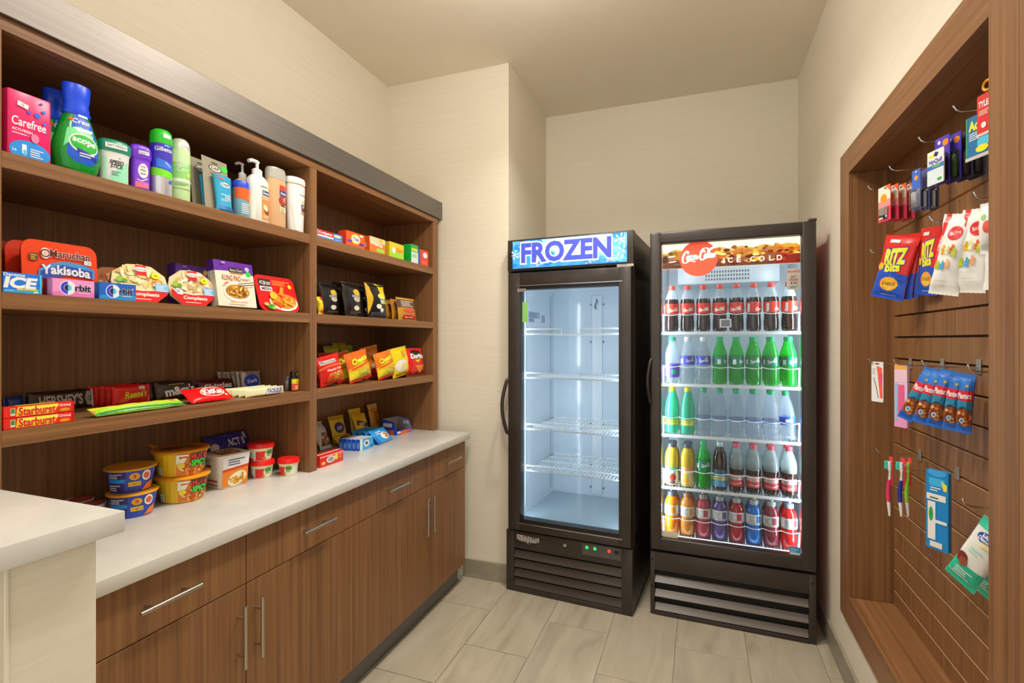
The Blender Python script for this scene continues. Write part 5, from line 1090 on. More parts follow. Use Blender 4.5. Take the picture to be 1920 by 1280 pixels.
def shot(label, pl, pr, pt, X, body, cap, art):
    y, w, h = spot(pl, pr, pt, zC, X); turned('energy_shot_bottle', label, 'bottle', w / 2, h, [('body', T_(body, .3), [(.94, 0), (1, .03), (1, .62), (.9, .70), (.62, .74)]), ('cap', T_(cap, .35), [(.72, .74), (.72, .97), (.65, 1.0)])], (X, y, zC), RZL, art=art)
shot('tiny energy shot bottle with black cap and yellow and red label', 544, 557, 696, -1.60, '#1c1614', '#15110f', lambda A, R, H: (A.rect(-1.2 * R, .05 * H, 1.3 * R, .36 * H, '#d8503a'), A.rect(-1.2 * R, .38 * H, 1.3 * R, .62 * H, '#e8cc1a'), A.ell(.1 * R, .48 * H, .5 * R, .08 * H, '#c8a018'), A.lines(-.5 * R, .7 * R, .1 * H, .32 * H, 3, '#f4d8a8'), A.rect(0, .8 * H, .5 * R, .92 * H, '#8a8a1c')))
shot('tiny energy shot bottle in silver behind the black-capped one', 536, 544, 706, -1.65, '#8a8a90', '#6a6a70', None)

# ================================================================== left bay, worktop
zW = ZC + 0.0006
def cnt(u, v, z=None):
    p = hitZ(u, v, z or zW); return p, (p.x * -SN + p.y * CS) / FPX
def cup(name, label, cat, p, R, H, body, lid, art, prof=None, lidp=None, rz=None, base=0.0, group=None, face=None, tab=None):
    rz = math.atan2(p.y, p.x) - PI / 2 + (0.0 if rz is None else rz)
    T = turned(name, label, cat, R, H, [('cup', body, prof or [(.74, 0), (.76, .02), (.93, .9), (.95, .93)]), ('lid', lid, lidp or [(.98, .92), (1.0, .94), (1.0, .975), (.97, 1.0)])], (p.x, p.y, base or zW), rz, art=art, group=group, seg=40)
    if tab:
        s = MB(); a = tab; d = Vector((math.cos(a), math.sin(a), 0)); n = Vector((-d.y, d.x, 0)); c = d * R * .97 + Vector((0, 0, H * .985)); e_ = d * R * 1.22 + Vector((0, 0, H * 1.1))
        s.add([c - n * R * .16, c + n * R * .16, e_ + n * R * .08, e_ - n * R * .08] + [q + Vector((0, 0, .0012)) for q in (c - n * R * .16, c + n * R * .16, e_ + n * R * .08, e_ - n * R * .08)], [(3, 2, 1, 0), (4, 5, 6, 7), (0, 1, 5, 4), (1, 2, 6, 5), (2, 3, 7, 6), (3, 0, 4, 7)], lid); s.build('peel_tab', T)
    return T
def a_mac(A, R, H):
    A.rect(-2.4 * R, .05 * H, 2.4 * R, .9 * H, '#2a48b4'); A.poly([(-1.3 * R, .06 * H), (-.25 * R, .06 * H), (-.15 * R, .88 * H), (-1.3 * R, .88 * H)], '#33246c'); A.rect(-.95 * R, .44 * H, -.2 * R, .60 * H, '#1f8ae0'); A.lines(-.9 * R, -.3 * R, .64 * H, .86 * H, 3, '#d8d4ea'); A.lines(-.9 * R, -.35 * R, .12 * H, .40 * H, 3, '#d8d4ea')
    A.ell(.15 * R, .68 * H, .20 * R, .15 * H, '#f0952a'); A.text('3', .10 * R, .62 * H, .2 * R, .74 * H, '#7a3a10', bold=.03); A.rect(-.08 * R, .28 * H, .38 * R, .46 * H, '#f2b81c'); A.text('original', -.04 * R, .32 * H, .34 * R, .42 * H, '#8a4a10', bold=.01); A.ell(.62 * R, .66 * H, .2 * R, .22 * H, '#e8dcc8'); A.ell(.62 * R, .66 * H, .14 * R, .14 * H, '#c85a3a'); A.poly([(.4 * R, .05 * H), (.9 * R, .05 * H), (.95 * R, .4 * H), (.6 * R, .3 * H)], '#e8761c')
p, mp = cnt(249, 962); Rm = 41 * mp; Hm = .076
YEL = T_('#e89a1c', .3)
c1 = cup('macaroni_cup', 'blue macaroni cup with orange lid standing under another cup', 'cup', p, Rm, Hm, T_('#2a48b4', .3), YEL, a_mac, tab=None)
p2 = p + Vector((-.012, .001, 0))
c2 = cup('macaroni_cup', 'blue macaroni cup with orange lid and peel tab stacked on top', 'cup', p2, Rm, Hm, T_('#2a48b4', .3), YEL, a_mac, base=zW + Hm + .0004, tab=.15)
def a_hot(A, R, H):
    A.rect(-2.2 * R, .04 * H, 2.2 * R, .9 * H, '#f0b41c'); A.rect(-.15 * R, .05 * H, 1.5 * R, .88 * H, '#d87a2a'); food(A, .5 * R, .28 * H, .6 * R, .24 * H, ['#e8b878', '#c8581c', '#f0d090', '#b03a14', '#e89030'], 46, 21, .17); A.poly([(-.15 * R, .88 * H), (.25 * R, .88 * H), (.1 * R, .55 * H), (-.15 * R, .5 * H)], '#f0e2c0'); A.rect(-.05 * R, .72 * H, .2 * R, .84 * H, '#c8281c')
    A.rect(.30 * R, .62 * H, .92 * R, .88 * H, '#2a1a14'); A.rect(.30 * R, .38 * H, .92 * R, .62 * H, '#2a1a14'); A.text('HOT &', .33 * R, .64 * H, .90 * R, .86 * H, '#e02424', bold=.05); A.text('SPICY', .33 * R, .40 * H, .90 * R, .60 * H, '#3ad02a', bold=.05); A.rect(-.75 * R, .1 * H, -.6 * R, .4 * H, '#e4e0d8'); A.lines(-.73 * R, -.62 * R, .12 * H, .38 * H, 6, '#3a3a3a'); A.ell(.0, .45 * H, .12 * R, .1 * H, '#f0c830')
p, mp = cnt(342, 934); Rm = 46 * mp; Hm = .090
OR = T_('#e8901c', .3)
bp1 = [(.70, 0), (.74, .03), (.90, .85), (.92, .9)]; bl = [(.96, .89), (1.0, .91), (1.0, .95), (.96, .98), (.93, 1.0)]
def lid_art(T, R, H):
    A = Art(); r = random.Random(3); A.ell(0, 0, R * .9, R * .9, '#b8641c', n=36); A.ell(-.3 * R, -.1 * R, .4 * R, .35 * R, '#5a3a28', n=16); A.ell(.2 * R, .1 * R, .3 * R, .25 * R, '#2a7a2a', n=14); A.ell(.45 * R, -.2 * R, .3 * R, .2 * R, '#8a1c1c', n=14); A.build('lid_print', T, top(H))
c1 = cup('noodle_bowl', 'yellow hot and spicy noodle bowl standing under another bowl', 'cup', p, Rm, Hm, T_('#f0b41c', .3), OR, a_hot, prof=bp1, lidp=bl)
c2 = cup('noodle_bowl', 'yellow hot and spicy noodle bowl stacked on top of another', 'cup', p + Vector((-.002, -.004, 0)), Rm * 1.03, Hm, T_('#f0b41c', .3), OR, a_hot, prof=bp1, lidp=bl, base=zW + Hm + .0004, tab=2.6)
lid_art(c2, Rm * 1.04, Hm)
# square carton cup
p, mp = cnt(424, 908); T = thing('noodle_cup', 'square white and orange noodle cup beside the yellow bowls', 'cup', (p.x, p.y, zW), math.atan2(p.y, p.x) - PI / 2 + .55)
Rn = 37 * mp; Hn = 61 * mp
MB().lathe([(Rn * .80, 0), (Rn * .82, .002), (Rn, Hn * .97), (Rn * 1.02, Hn * .99), (Rn * .98, Hn)], T_('#e6dfd2', .4), 40, .86, .86, sq=7).build('cup', T)
A = Art(); A.ell(0, 0, Rn * .8, Rn * .8, '#a85a2c', n=4, rot=PI / 4); food(A, 0, 0, Rn * .5, Rn * .5, ['#c87a3c', '#8a3a1c', '#d8a060', '#e8c890'], 26, 6, .25); A.build('lid_print', T, top(Hn))
nf = lambda v: Rn * (.82 + .18 * v / Hn) * .86
def side(ang, art, nm):
    A = Art(); art(A, Rn, Hn); R_ = Matrix.Rotation(ang, 3, 'Z'); A.build(nm, T, lambda u, v, e: tuple(R_ @ Vector((u, -nf(v) - e, v))), cell=None, off=.0008)
side(PI / 4 - .4 + .4 - PI / 4, lambda A, R, H: (A.rect(-.66 * R, .04 * H, .66 * R, .95 * H, '#e87a1c'), A.poly([(-.66 * R, .55 * H), (.66 * R, .62 * H), (.7 * R, .95 * H), (-.7 * R, .95 * H)], '#efe6da'), A.poly([(-.66 * R, .5 * H), (.66 * R, .56 * H), (.66 * R, .64 * H), (-.66 * R, .58 * H)], '#c8401c'), A.text('NISSIN', -.4 * R, .80 * H, .5 * R, .9 * H, '#2a3a7a', bold=.03) if False else A.lines(-.4 * R, .5 * R, .68 * H, .9 * H, 3, '#3a3a6a'), A.ell(.1 * R, .25 * H, .5 * R, .2 * H, '#f4e2b4', rot=.4), food(A, .1 * R, .26 * H, .45 * R, .16 * H, ['#d8a030', '#e8c060', '#b87a1c'], 20, 9, .25)), 'front_print')
side(-PI / 2, lambda A, R, H: (A.rect(-.3 * R, .62 * H, .1 * R, .70 * H, '#a8482c'), A.rect(-.3 * R, .45 * H, 0, .52 * H, '#b8583c'), A.rect(-.3 * R, .2 * H, .5 * R, .25 * H, '#a83a24'), A.rect(-.3 * R, .08 * H, .5 * R, .12 * H, '#c8603c'), A.lines(-.5 * R, .3 * R, .75 * H, .9 * H, 3, '#b0a89c')), 'side_print')
def f_act(A, w, h): A.poly([(.2 * w, .1 * h), (.98 * w, .1 * h), (.9 * w, .95 * h), (.12 * w, .95 * h)], '#352c84'); A.text('ACT II', .40 * w, .20 * h, .82 * w, .58 * h, '#dcd8e4', bold=.03); A.ell(.12 * w, .3 * h, .08 * w, .2 * h, '#d0c4c8', n=12); A.ell(.9 * w, .7 * h, .07 * w, .2 * h, '#dcd4d4', n=12); A.lines(.3 * w, .7 * w, .75 * h, .9 * h, 2, '#5a52a8')
p, mp = Vector((-1.80, 1.555, 0)), .0023
bag_thing('popcorn_packet', 'purple microwave popcorn packet lying on a red packet behind the noodle cup', 'popcorn', 86 * mp, .085, .034, '#413a8c', (-1.835, 1.60, zW + .09), rz=RZL, art=f_act, axis='u', seal=.012, rx=-.55, lift=.001, boxy=4, seed=91, rough=.3)
p, mp = Vector((-1.80, 1.555, 0)), .0023
bag_thing('popcorn_packet', 'flat dark red packet lying under the purple popcorn packet', 'popcorn', 80 * mp, .1, .09, '#8a1a20', (-1.80, 1.50, zW), rz=RZL, axis='u', seal=.012, rx=-PI / 2, lift=True, boxy=5, seed=92, wr=.0004).location.x = -1.80
def a_rav(A, R, H):
    A.rect(-2.4 * R, .62 * H, 2.4 * R, .74 * H, '#f0dca0'); A.rect(-.55 * R, .04 * H, .15 * R, .56 * H, '#d8241c'); A.ell(.55 * R, .34 * H, .45 * R, .27 * H, '#d8e4b0'); A.ell(.5 * R, .48 * H, .3 * R, .12 * H, '#3a8a3a'); A.lines(.25 * R, .8 * R, .25 * H, .42 * H, 3, '#5a6a4a'); A.ell(.1 * R, .15 * H, .12 * R, .09 * H, '#c8782a'); A.rect(-1.3 * R, .04 * H, -.7 * R, .14 * H, '#c81c1c'); A.lines(-1.1 * R, -.7 * R, .25 * H, .55 * H, 4, '#b8b4ac')
RL = T_('#dc1a1a', .3)
rp = [(.72, 0), (.75, .03), (.88, .70), (.9, .74)]; rl_ = [(.94, .72), (1.0, .74), (1.0, .88), (.96, .96), (.85, .97), (.84, 1.0), (.3, 1.0)]
def rav(u, v, label, base=0.0, k=1.0, turn=0.0, R=None, dx=(0, 0)):
    p, mp = cnt(u, v); p = p + Vector((dx[0], dx[1], 0)); R = R or 23.5 * mp; return cup('pasta_cup', label, 'cup', p, R * k, .070, T_('#e8e0cc', .35), RL, a_rav, prof=rp, lidp=rl_, base=base, rz=turn), p, R
_, pr1, Rr = rav(500, 891, 'pasta cup with red lid standing under another pasta cup', R=.048, dx=(-.006, -.018))
cup('pasta_cup', 'pasta cup with red lid stacked on top of another pasta cup', 'cup', pr1 + Vector((-.002, -.003, 0)), Rr * 1.05, .070, T_('#e8e0cc', .35), RL, a_rav, prof=rp, lidp=rl_, base=zW + .0704, rz=.2)
rav(538, 880.5, 'pasta cup with red lid standing alone next to the divider', turn=-.6, R=.043, dx=(.061, -.054))
rav(474, 872, 'pasta cup with red lid half hidden behind the stacked pair', turn=.3, R=.044, dx=(.05, -.078))
for i, (u, v, lb) in enumerate(((172, 955, 'red-lidded white tub behind the stone ledge, nearer the macaroni cups'), (150, 944, 'red-lidded white tub behind the stone ledge, in the middle'), (118, 938, 'red-lidded white tub behind the stone ledge, by the end panel'))):
    p = hitZ(u, 944 if i == 0 else 936 - (0 if i == 1 else 4), zW + .045); T = turned('snack_tub', lb, 'tub', .036, .045, [('tub', T_('#ece6dc', .4), [(.8, 0), (.84, .03), (.97, .92)]), ('rim', T_('#efe8e0', .35), [(1.02, .92), (1.03, .98), (.98, 1.0)])], (p.x, p.y, zW), RZL)
    A = Art(); A.ell(0, 0, .033, .033, '#c8404a', n=28); A.ell(.005, .0, .02, .02, '#d8606a', n=20); A.build('lid_print', T, top(.045))

LIGHT_GAIN = 1.25

# ================================================================== right bay, top shelf: small cartons
def carton(label, pl, pr, pt, col, front, d=.045, X=None, side=None, lid=None, name='carton', rz=RZL):
    X = X or XS - .012; y, w, h = spot(pl, pr, pt, zA, X); return box_thing(name, label, 'carton', w, d, h, col, (X, y, zA), rz, front, side=side, lid=lid, rough=.3)
carton('long toothpaste carton in red, white and blue next to the divider', 596, 642, 435, '#e8eaf0', lambda A, w, h: (A.rect(0, 0, w, h, '#4a74c8'), A.rect(0, .22 * h, .62 * w, .45 * h, '#e8ecf4'), A.rect(0, .42 * h, .62 * w, h, '#c01c28'), A.text('Colgate', .03 * w, .50 * h, .56 * w, .82 * h, '#ffffff', bold=.03), A.ell(.78 * w, .68 * h, .16 * w, .16 * h, '#cfe0a0'), A.lines(.66 * w, .95 * w, .15 * h, .4 * h, 2, '#8fb0e4')), name='toothpaste_carton', d=.035)
carton('orange laundry detergent carton with yellow bullseye', 649, 684, 436, '#e8501c', lambda A, w, h: (A.rect(0, 0, w, h, '#ea5a1c'), A.ell(.5 * w, .55 * h, .25 * w, .34 * h, '#f4c81c'), A.ell(.5 * w, .55 * h, .19 * w, .26 * h, '#f6f0e0'), A.text('Tide', .36 * w, .44 * h, .64 * w, .66 * h, '#1c3a9c', bold=.03), A.rect(.05 * w, .26 * h, .3 * w, .42 * h, '#6a3aa8'), A.rect(.7 * w, .18 * h, .93 * w, .36 * h, '#4a2a98'), A.ell(.8 * w, .85 * h, .1 * w, .07 * h, '#f4e8d8')), name='detergent_carton', side=lambda A, d, h: A.rect(0, 0, d, h, '#d83a18'))
carton('orange dryer sheet carton with white lettering', 693, 722, 446, '#ea6a24', lambda A, w, h: (A.rect(0, 0, w, h, '#ec7420'), A.rect(0, .66 * h, w, h, '#e8c89a'), A.text('bounce', .06 * w, .48 * h, .82 * w, .72 * h, '#ffffff', bold=.03, rot=-.08), A.ell(.7 * w, .2 * h, .28 * w, .14 * h, '#8fc83a'), A.poly([(.5 * w, .9 * h), (.7 * w, .98 * h), (.9 * w, .8 * h), (.7 * w, .75 * h)], '#f0b02a')), name='dryer_sheet_carton', side=lambda A, d, h: (A.rect(0, 0, d, h, '#e85a20'), A.rect(.3 * d, .3 * h, .6 * d, .6 * h, '#f4b090')))
carton('yellow and lime detergent carton', 730, 757, 456, '#d8c82a', lambda A, w, h: (A.rect(0, 0, w, h, '#e8c01c'), A.poly([(0, 0), (w, 0), (w, .5 * h), (.3 * w, .35 * h), (0, .4 * h)], '#9ad02a'), A.text('Gain', .45 * w, .44 * h, .92 * w, .70 * h, '#e0602a', bold=.03, shear=.2), A.ell(.3 * w, .5 * h, .12 * w, .2 * h, '#f4f0d8')), name='detergent_carton', side=lambda A, d, h: (A.rect(0, 0, d, h, '#c8b828'), A.rect(.3 * d, .2 * h, .8 * d, .5 * h, '#e89a3a')))
carton('small green and white carton between the yellow and the red one', 771, 784, 459, '#1c9a44', lambda A, w, h: (A.rect(0, 0, w, h, '#2aa058'), A.rect(0, 0, w, .6 * h, '#d8ecdc'), A.rect(.1 * w, .3 * h, .8 * w, .5 * h, '#8fd0a8'), A.rect(0, .65 * h, .9 * w, .8 * h, '#c8dc3a')), name='medicine_carton', d=.05, side=lambda A, d, h: (A.rect(0, 0, d, h, '#17a83c'), A.lines(.1 * d, .9 * d, .3 * h, .35 * h, 1, '#0f7a2a')))
carton('small red carton at the end panel', 788, 803, 469, '#d83a24', lambda A, w, h: (A.rect(0, 0, w, h, '#dc3c26'), A.ell(.6 * w, .68 * h, .28 * w, .18 * h, '#efe8e4'), A.rect(.2 * w, .1 * h, .8 * w, .3 * h, '#f0683a')), name='medicine_carton', d=.05, side=lambda A, d, h: A.rect(0, 0, d, h, '#5a7ad0'))

# ================================================================== right bay, snack bags
def chip(label, pl, pr, pt, pb, z, X, col, art, seed, turn=0.0, rx=-.15, t=.05, back=None, name='snack_bag', cat='snacks', ry=0.0, group=None, wr=.003, metal=0.0):
    y, w, _ = spot(pl, pr, pt, z, X); h = (pb - pt) * (y * CS - X * SN) / FPX
    return bag_thing(name, label, cat, w / max(math.cos(turn), .5), h, t, col, (X, y, z), rz=RZL + turn, art=art, rx=rx, ry=ry, lift=True, seed=seed, wr=wr, back=back, boxy=2.2, seal=.012, rough=.27, group=group, metal=metal)
def f_pop(A, w, h):
    A.poly([(.5 * w, h), (w, .92 * h), (w, .55 * h), (.62 * w, .62 * h)], '#d8bc1a'); A.ell(.66 * w, .62 * h, .22 * w, .08 * h, '#e8d84a'); A.rect(.55 * w, .40 * h, .95 * w, .52 * h, '#7ab03a'); A.lines(.55 * w, .9 * w, .42 * h, .58 * h, 4, '#e8ecd8'); A.ell(.45 * w, .32 * h, .14 * w, .07 * h, '#e4dcc8', n=9); A.ell(.6 * w, .22 * h, .1 * w, .06 * h, '#efe8d6', n=9); A.rect(.1 * w, .05 * h, .9 * w, .16 * h, '#33404e')
    A.poly([(0, .97 * h), (.12 * w, .97 * h), (.2 * w, .5 * h), (0, .1 * h)], '#c8a01c')
def f_pop2(A, w, h): A.ell(.6 * w, .7 * h, .2 * w, .1 * h, '#c8a82a', n=10); A.ell(.55 * w, .5 * h, .18 * w, .08 * h, '#b8b0a0', n=10); A.ell(.5 * w, .25 * h, .16 * w, .07 * h, '#e0d8c4', n=9); A.rect(.3 * w, .55 * h, .75 * w, .62 * h, '#8a8a84'); A.lines(.2 * w, .8 * w, .08 * h, .16 * h, 2, '#6a6a66')
BK = '#1a1614'
chip('black popcorn bag with yellow and green print in front of the others', 690, 726, 529, 596, zB, XS - .05, BK, f_pop, 101, t=.05)
for i, (pl, pr, pt, X, lb) in enumerate(((668, 700, 531, XS - .11, 'black popcorn bag right behind the yellow-printed one'), (645, 684, 528, XS - .07, 'black popcorn bag with white kernels in the middle of the row'), (628, 668, 527, XS - .15, 'black popcorn bag with tan edge behind the middle ones'), (602, 640, 530, XS - .10, 'black popcorn bag second from the divider'), (598, 632, 530, XS - .19, 'black popcorn bag with red mark next to the divider'))):
    chip(lb, pl, pr, pt, 594 - 2 * (i > 2), zB, X, BK, f_pop2 if i < 4 else (lambda A, w, h: (f_pop2(A, w, h), A.poly([(.1 * w, .1 * h), (.4 * w, .1 * h), (.5 * w, .5 * h), (.2 * w, .5 * h)], '#b82418'))), 102 + i, t=.045, turn=.1, back='#a8884a')
chip('small yellow and red bag tucked behind the divider', 597, 607, 556, 590, zB, XS - .04, '#e8c41c', lambda A, w, h: A.rect(.6 * w, 0, w, h, '#c8281c'), 110, t=.03)
def f_pret(A, w, h): A.rect(.0, .55 * h, w, .9 * h, '#5a4030'); A.lines(.15 * w, .9 * w, .6 * h, .88 * h, 4, '#cfc4b0'); A.ell(.55 * w, .42 * h, .35 * w, .1 * h, '#d8483a'); A.rect(.2 * w, .04 * h, .95 * w, .24 * h, '#c8281c'); A.lines(.3 * w, .8 * w, .1 * h, .2 * h, 1, '#f0d8a8')
chip('small brown and gold snack bag with red stripe by the popcorn', 747, 781, 559, 602, zB, XS - .05, '#b8862a', f_pret, 111, t=.03)
chip('small gold snack bag behind the red-striped one', 736, 760, 560, 600, zB, XS - .09, '#b07a22', lambda A, w, h: A.rect(.2 * w, .5 * h, w, .9 * h, '#4a3020'), 112, t=.03)
chip('small gold snack bag between the popcorn and its twins', 722, 748, 560, 599, zB, XS - .13, '#a8741e', lambda A, w, h: A.rect(.2 * w, .4 * h, .9 * w, .8 * h, '#5a3420'), 113, t=.03)
def f_flam(A, w, h): A.rect(.08 * w, .72 * h, .72 * w, .84 * h, '#c9c4c0'); A.text('Munchies', .12 * w, .74 * h, .68 * w, .83 * h, '#5a5a60', bold=.02); A.ell(.5 * w, .56 * h, .5 * w, .1 * h, '#e86a3a'); A.ell(.5 * w, .53 * h, .46 * w, .08 * h, '#cc2018'); A.text('Flamin Hot', .25 * w, .45 * h, .9 * w, .53 * h, '#fbe8dc', bold=.02); A.poly([(.2 * w, .1 * h), (.95 * w, .05 * h), (.9 * w, .4 * h), (.3 * w, .38 * h)], '#ee7a2c'); food(A, .6 * w, .24 * h, .35 * w, .15 * h, ['#f09a3c', '#d8441c', '#f4b860'], 22, 31, .25)
def f_chee(A, w, h): A.rect(0, 0, w, .09 * h, '#d0241c'); A.rect(0, .09 * h, w, .36 * h, '#f4d02a'); A.poly([(0, .36 * h), (w, .36 * h), (w, .55 * h), (.5 * w, .62 * h), (0, .45 * h)], '#f0b01c'); A.poly([(.05 * w, .40 * h), (.9 * w, .52 * h), (.95 * w, .60 * h), (.1 * w, .47 * h)], '#e04a18'); A.text('Cheetos', .15 * w, .62 * h, .85 * w, .80 * h, '#f4e02a', bold=.05, shear=.15, rot=.12, out='#3a1c10', outb=.03); food(A, .6 * w, .24 * h, .38 * w, .15 * h, ['#f0a024', '#f4e080', '#9ac83a', '#f6c850', '#f8eca0'], 30, 32, .22)
def f_lay(A, w, h): A.ell(.5 * w, .72 * h, .16 * w, .09 * h, '#d8281c') if False else None; A.ell(.62 * w, .70 * h, .12 * w, .07 * h, '#c89a1c'); A.ell(.42 * w, .36 * h, .34 * w, .2 * h, '#f6ecd0'); A.ell(.6 * w, .3 * h, .2 * w, .12 * h, '#f2d878'); A.lines(.5 * w, .8 * w, .78 * h, .86 * h, 2, '#d8503a'); A.rect(.1 * w, .05 * h, .9 * w, .1 * h, '#d8a818')
def f_dor(A, w, h): A.rect(0, 0, w, .16 * h, '#7a1418'); A.poly([(.2 * w, .86 * h), (.5 * w, .95 * h), (.8 * w, .86 * h), (.5 * w, .52 * h)], '#2a1210'); A.poly([(.35 * w, .57 * h), (.5 * w, .46 * h), (.65 * w, .57 * h)], '#f4c81c'); A.text('Doritos', .2 * w, .62 * h, .98 * w, .78 * h, '#ffffff', bold=.05, out='#181010', outb=.03); A.poly([(.35 * w, .36 * h), (.9 * w, .38 * h), (.62 * w, .08 * h)], '#ee8420'); A.poly([(.1 * w, .3 * h), (.4 * w, .1 * h), (.2 * w, .06 * h)], '#c8241c')
chip('red corn chip bag with black and white lettering by the end panel', 762, 796, 650, 703, zC, XS - .045, '#cf1a20', f_dor, 121, t=.055)
chip('yellow potato chip bag leaning beside the red corn chips', 737, 770, 655, 709, zC, XS - .05, '#ecc41c', f_lay, 122, t=.05, ry=-.12)
chip('orange cheese puff bag beside the yellow chips', 709, 742, 663, 712, zC, XS - .05, '#e8741c', f_chee, 123, t=.045, ry=-.15, back='#d8d2c8')
chip('orange cheese puff bag at the middle of the row', 656, 697, 664, 719, zC, XS - .05, '#ea641c', f_chee, 124, t=.05, ry=-.16, back='#d8d2c8')
chip('red spicy snack mix bag leaning at the divider end', 601, 645, 667, 721, zC, XS - .055, '#cc2018', f_flam, 125, t=.05, ry=-.16, back='#cfcac4')
chip('orange cheese puff bag squeezed behind the red spicy mix', 634, 665, 660, 716, zC, XS - .11, '#e8601c', f_chee, 126, t=.045, ry=-.16, back='#d8d2c8')
chip('tall orange snack bag with red foot behind the cheese puffs', 686, 718, 651, 710, zC, XS - .13, '#e07a1c', lambda A, w, h: (A.rect(0, 0, w, .3 * h, '#c81c18'), A.ell(.55 * w, .6 * h, .2 * w, .14 * h, '#4a5a3a'), A.rect(.3 * w, .3 * h, .6 * w, .42 * h, '#e8dcc0')), 127, t=.045, ry=-.14)
chip('yellow chip bag hidden behind the orange bags', 722, 745, 660, 708, zC, XS - .14, '#d8a01c', None, 128, t=.045)
chip('red snack bag lying low against the divider', 596, 612, 690, 722, zC, XS - .12, '#c01c1a', None, 129, t=.04)
chip('red snack bag standing behind the spicy mix', 603, 640, 655, 712, zC, XS - .19, '#c8281c', None, 130, t=.045)
for i, (pl, pr, pt, lb) in enumerate(((614, 640, 646, 'olive-yellow bag top at the back near the divider'), (632, 655, 643, 'olive-yellow bag top at the back in the middle'), (646, 668, 648, 'olive-yellow bag with a green sticker at the back'))):
    chip(lb, pl, pr, pt, 712, zC, XS - .25 - .03 * (i == 1), '#a8a41c', (lambda A, w, h: A.ell(.6 * w, .78 * h, .2 * w, .1 * h, '#35c83a')) if i == 2 else (lambda A, w, h: A.rect(0, .8 * h, w, .92 * h, '#c8c02a')), 131 + i, t=.045)

# ================================================================== right bay, worktop
def flatbag(label, u, v, w, h, t, col, art, rx, seed, rz=RZL, axis='v', name='snack_bag', cat='snacks', X=None, **k):
    p = hitZ(u, v, zW) if X is None else hitX(u, v, X)
    return bag_thing(name, label, cat, w, h, t, col, (max(p.x, XBK + .04), p.y, zW), rz=rz, art=art, rx=rx, seed=seed, lift=True, axis=axis, **k)
flatbag('clear and silver bag of mixed nuts next to the divider', 612, 838, .088, .15, .045, '#c9c4c0', lambda A, w, h: (A.poly([(.1 * w, .1 * h), (.95 * w, .1 * h), (.9 * w, .5 * h), (.3 * w, .55 * h)], '#6a4a3a'), food(A, .55 * w, .3 * h, .38 * w, .2 * h, ['#b8683a', '#d8a070', '#8a3a2a', '#6a8a4a', '#c83a3a'], 26, 41, .22)), -.5, 141, wr=.004, X=-1.79)
y, w, h = spot(598, 642, 850, zW, -1.55)
box_thing('chocolate_carton', 'long red chocolate carton on the worktop by the divider foot', 'carton', w, .045, .052, '#d0201c', (-1.545, y, zW), RZL, lambda A, w, h: (A.rect(0, .80 * h, w, .86 * h, '#f0d8c8'), A.ell(.45 * w, .48 * h, .18 * w, .28 * h, '#e8e4e0'), A.ell(.45 * w, .48 * h, .13 * w, .2 * h, '#8a8a90'), A.ell(.68 * w, .55 * h, .08 * w, .26 * h, '#f0c03a'), A.lines(.8 * w, .95 * w, .4 * h, .8 * h, 2, '#f0a060'), A.ell(.14 * w, .3 * h, .08 * w, .14 * h, '#f4b040')), rough=.28, lid=lambda A, w, d: A.rect(0, .3 * d, w, .5 * d, '#f0e0d8'))
YL = '#e0b01c'
def f_cand(A, w, h): A.ell(.5 * w, .55 * h, .34 * w, .2 * h, '#2a2060'); A.lines(.32 * w, .7 * w, .48 * h, .62 * h, 2, '#d8d0e8'); A.rect(0, .86 * h, w, h, '#b8941a')
def f_cand2(A, w, h): A.poly([(.1 * w, .55 * h), (.9 * w, .40 * h), (.95 * w, .58 * h), (.2 * w, .74 * h)], '#4a1c20'); A.lines(.25 * w, .75 * w, .52 * h, .64 * h, 2, '#e8dcc8'); A.ell(.7 * w, .25 * h, .2 * w, .12 * h, '#b8281c')
flatbag('yellow candy pouch with dark oval leaning at the back by the nuts', 640, 822, .11, .15, .026, YL, f_cand, -.3, 142, RZL - .1, X=-1.815)
flatbag('yellow candy pouch with dark oval lying in front of its twin', 656, 824, .12, .08, .026, YL, f_cand, -.95, 143, RZL - .1, axis='u', X=-1.735)
flatbag('yellow candy pouch with red mark leaning in the middle', 686, 816, .105, .15, .026, YL, f_cand2, -.45, 144, RZL - .15, X=-1.765)
flatbag('yellow candy pouch standing upright against the back panel', 672, 806, .095, .165, .022, YL, f_cand2, -.2, 145, RZL - .1, X=-1.83)
flatbag('amber candy pouch standing alone against the back panel', 706, 802, .095, .17, .028, '#c8821c', lambda A, w, h: (A.lines(.4 * w, .9 * w, .3 * h, .75 * h, 5, '#5a2a14'), A.rect(0, .84 * h, w, h, '#d8b070')), -.22, 146, X=-1.84)
y0, w, h = spot(673, 698, 835, zW, -1.60)
for i in range(5):
    box_thing('rice_treat_bar', 'blue wrapped rice treat bar at the front of its row' if i == 0 else 'blue wrapped rice treat bar with pale top behind the front one', 'snacks', w, .021, .056, '#2a86d8', (-1.595 - .023 * i, y0 - .004 * i, zW), RZL, (lambda A, w, h: (A.rect(0, 0, w, h, '#3aa0e0'), A.rect(0, 0, .2 * w, h, '#c8dcf0'), A.ell(.5 * w, .55 * h, .2 * w, .3 * h, '#e8eef4'), A.ell(.5 * w, .55 * h, .1 * w, .16 * h, '#3a4a6a'), A.rect(.8 * w, .1 * h, .95 * w, .3 * h, '#1c4ab0'))) if i == 0 else None,
              side=lambda A, d, h: (A.rect(0, 0, d, h, '#1c48c0'), A.ell(.5 * d, .45 * h, .35 * d, .3 * h, '#6a90e0')), lid=lambda A, w, d: A.rect(.05 * w, .05 * d, w, .92 * d, '#dfe6ee'), bev=.003, rough=.28, group=None if i == 0 else 'rice treat bars behind the front one')
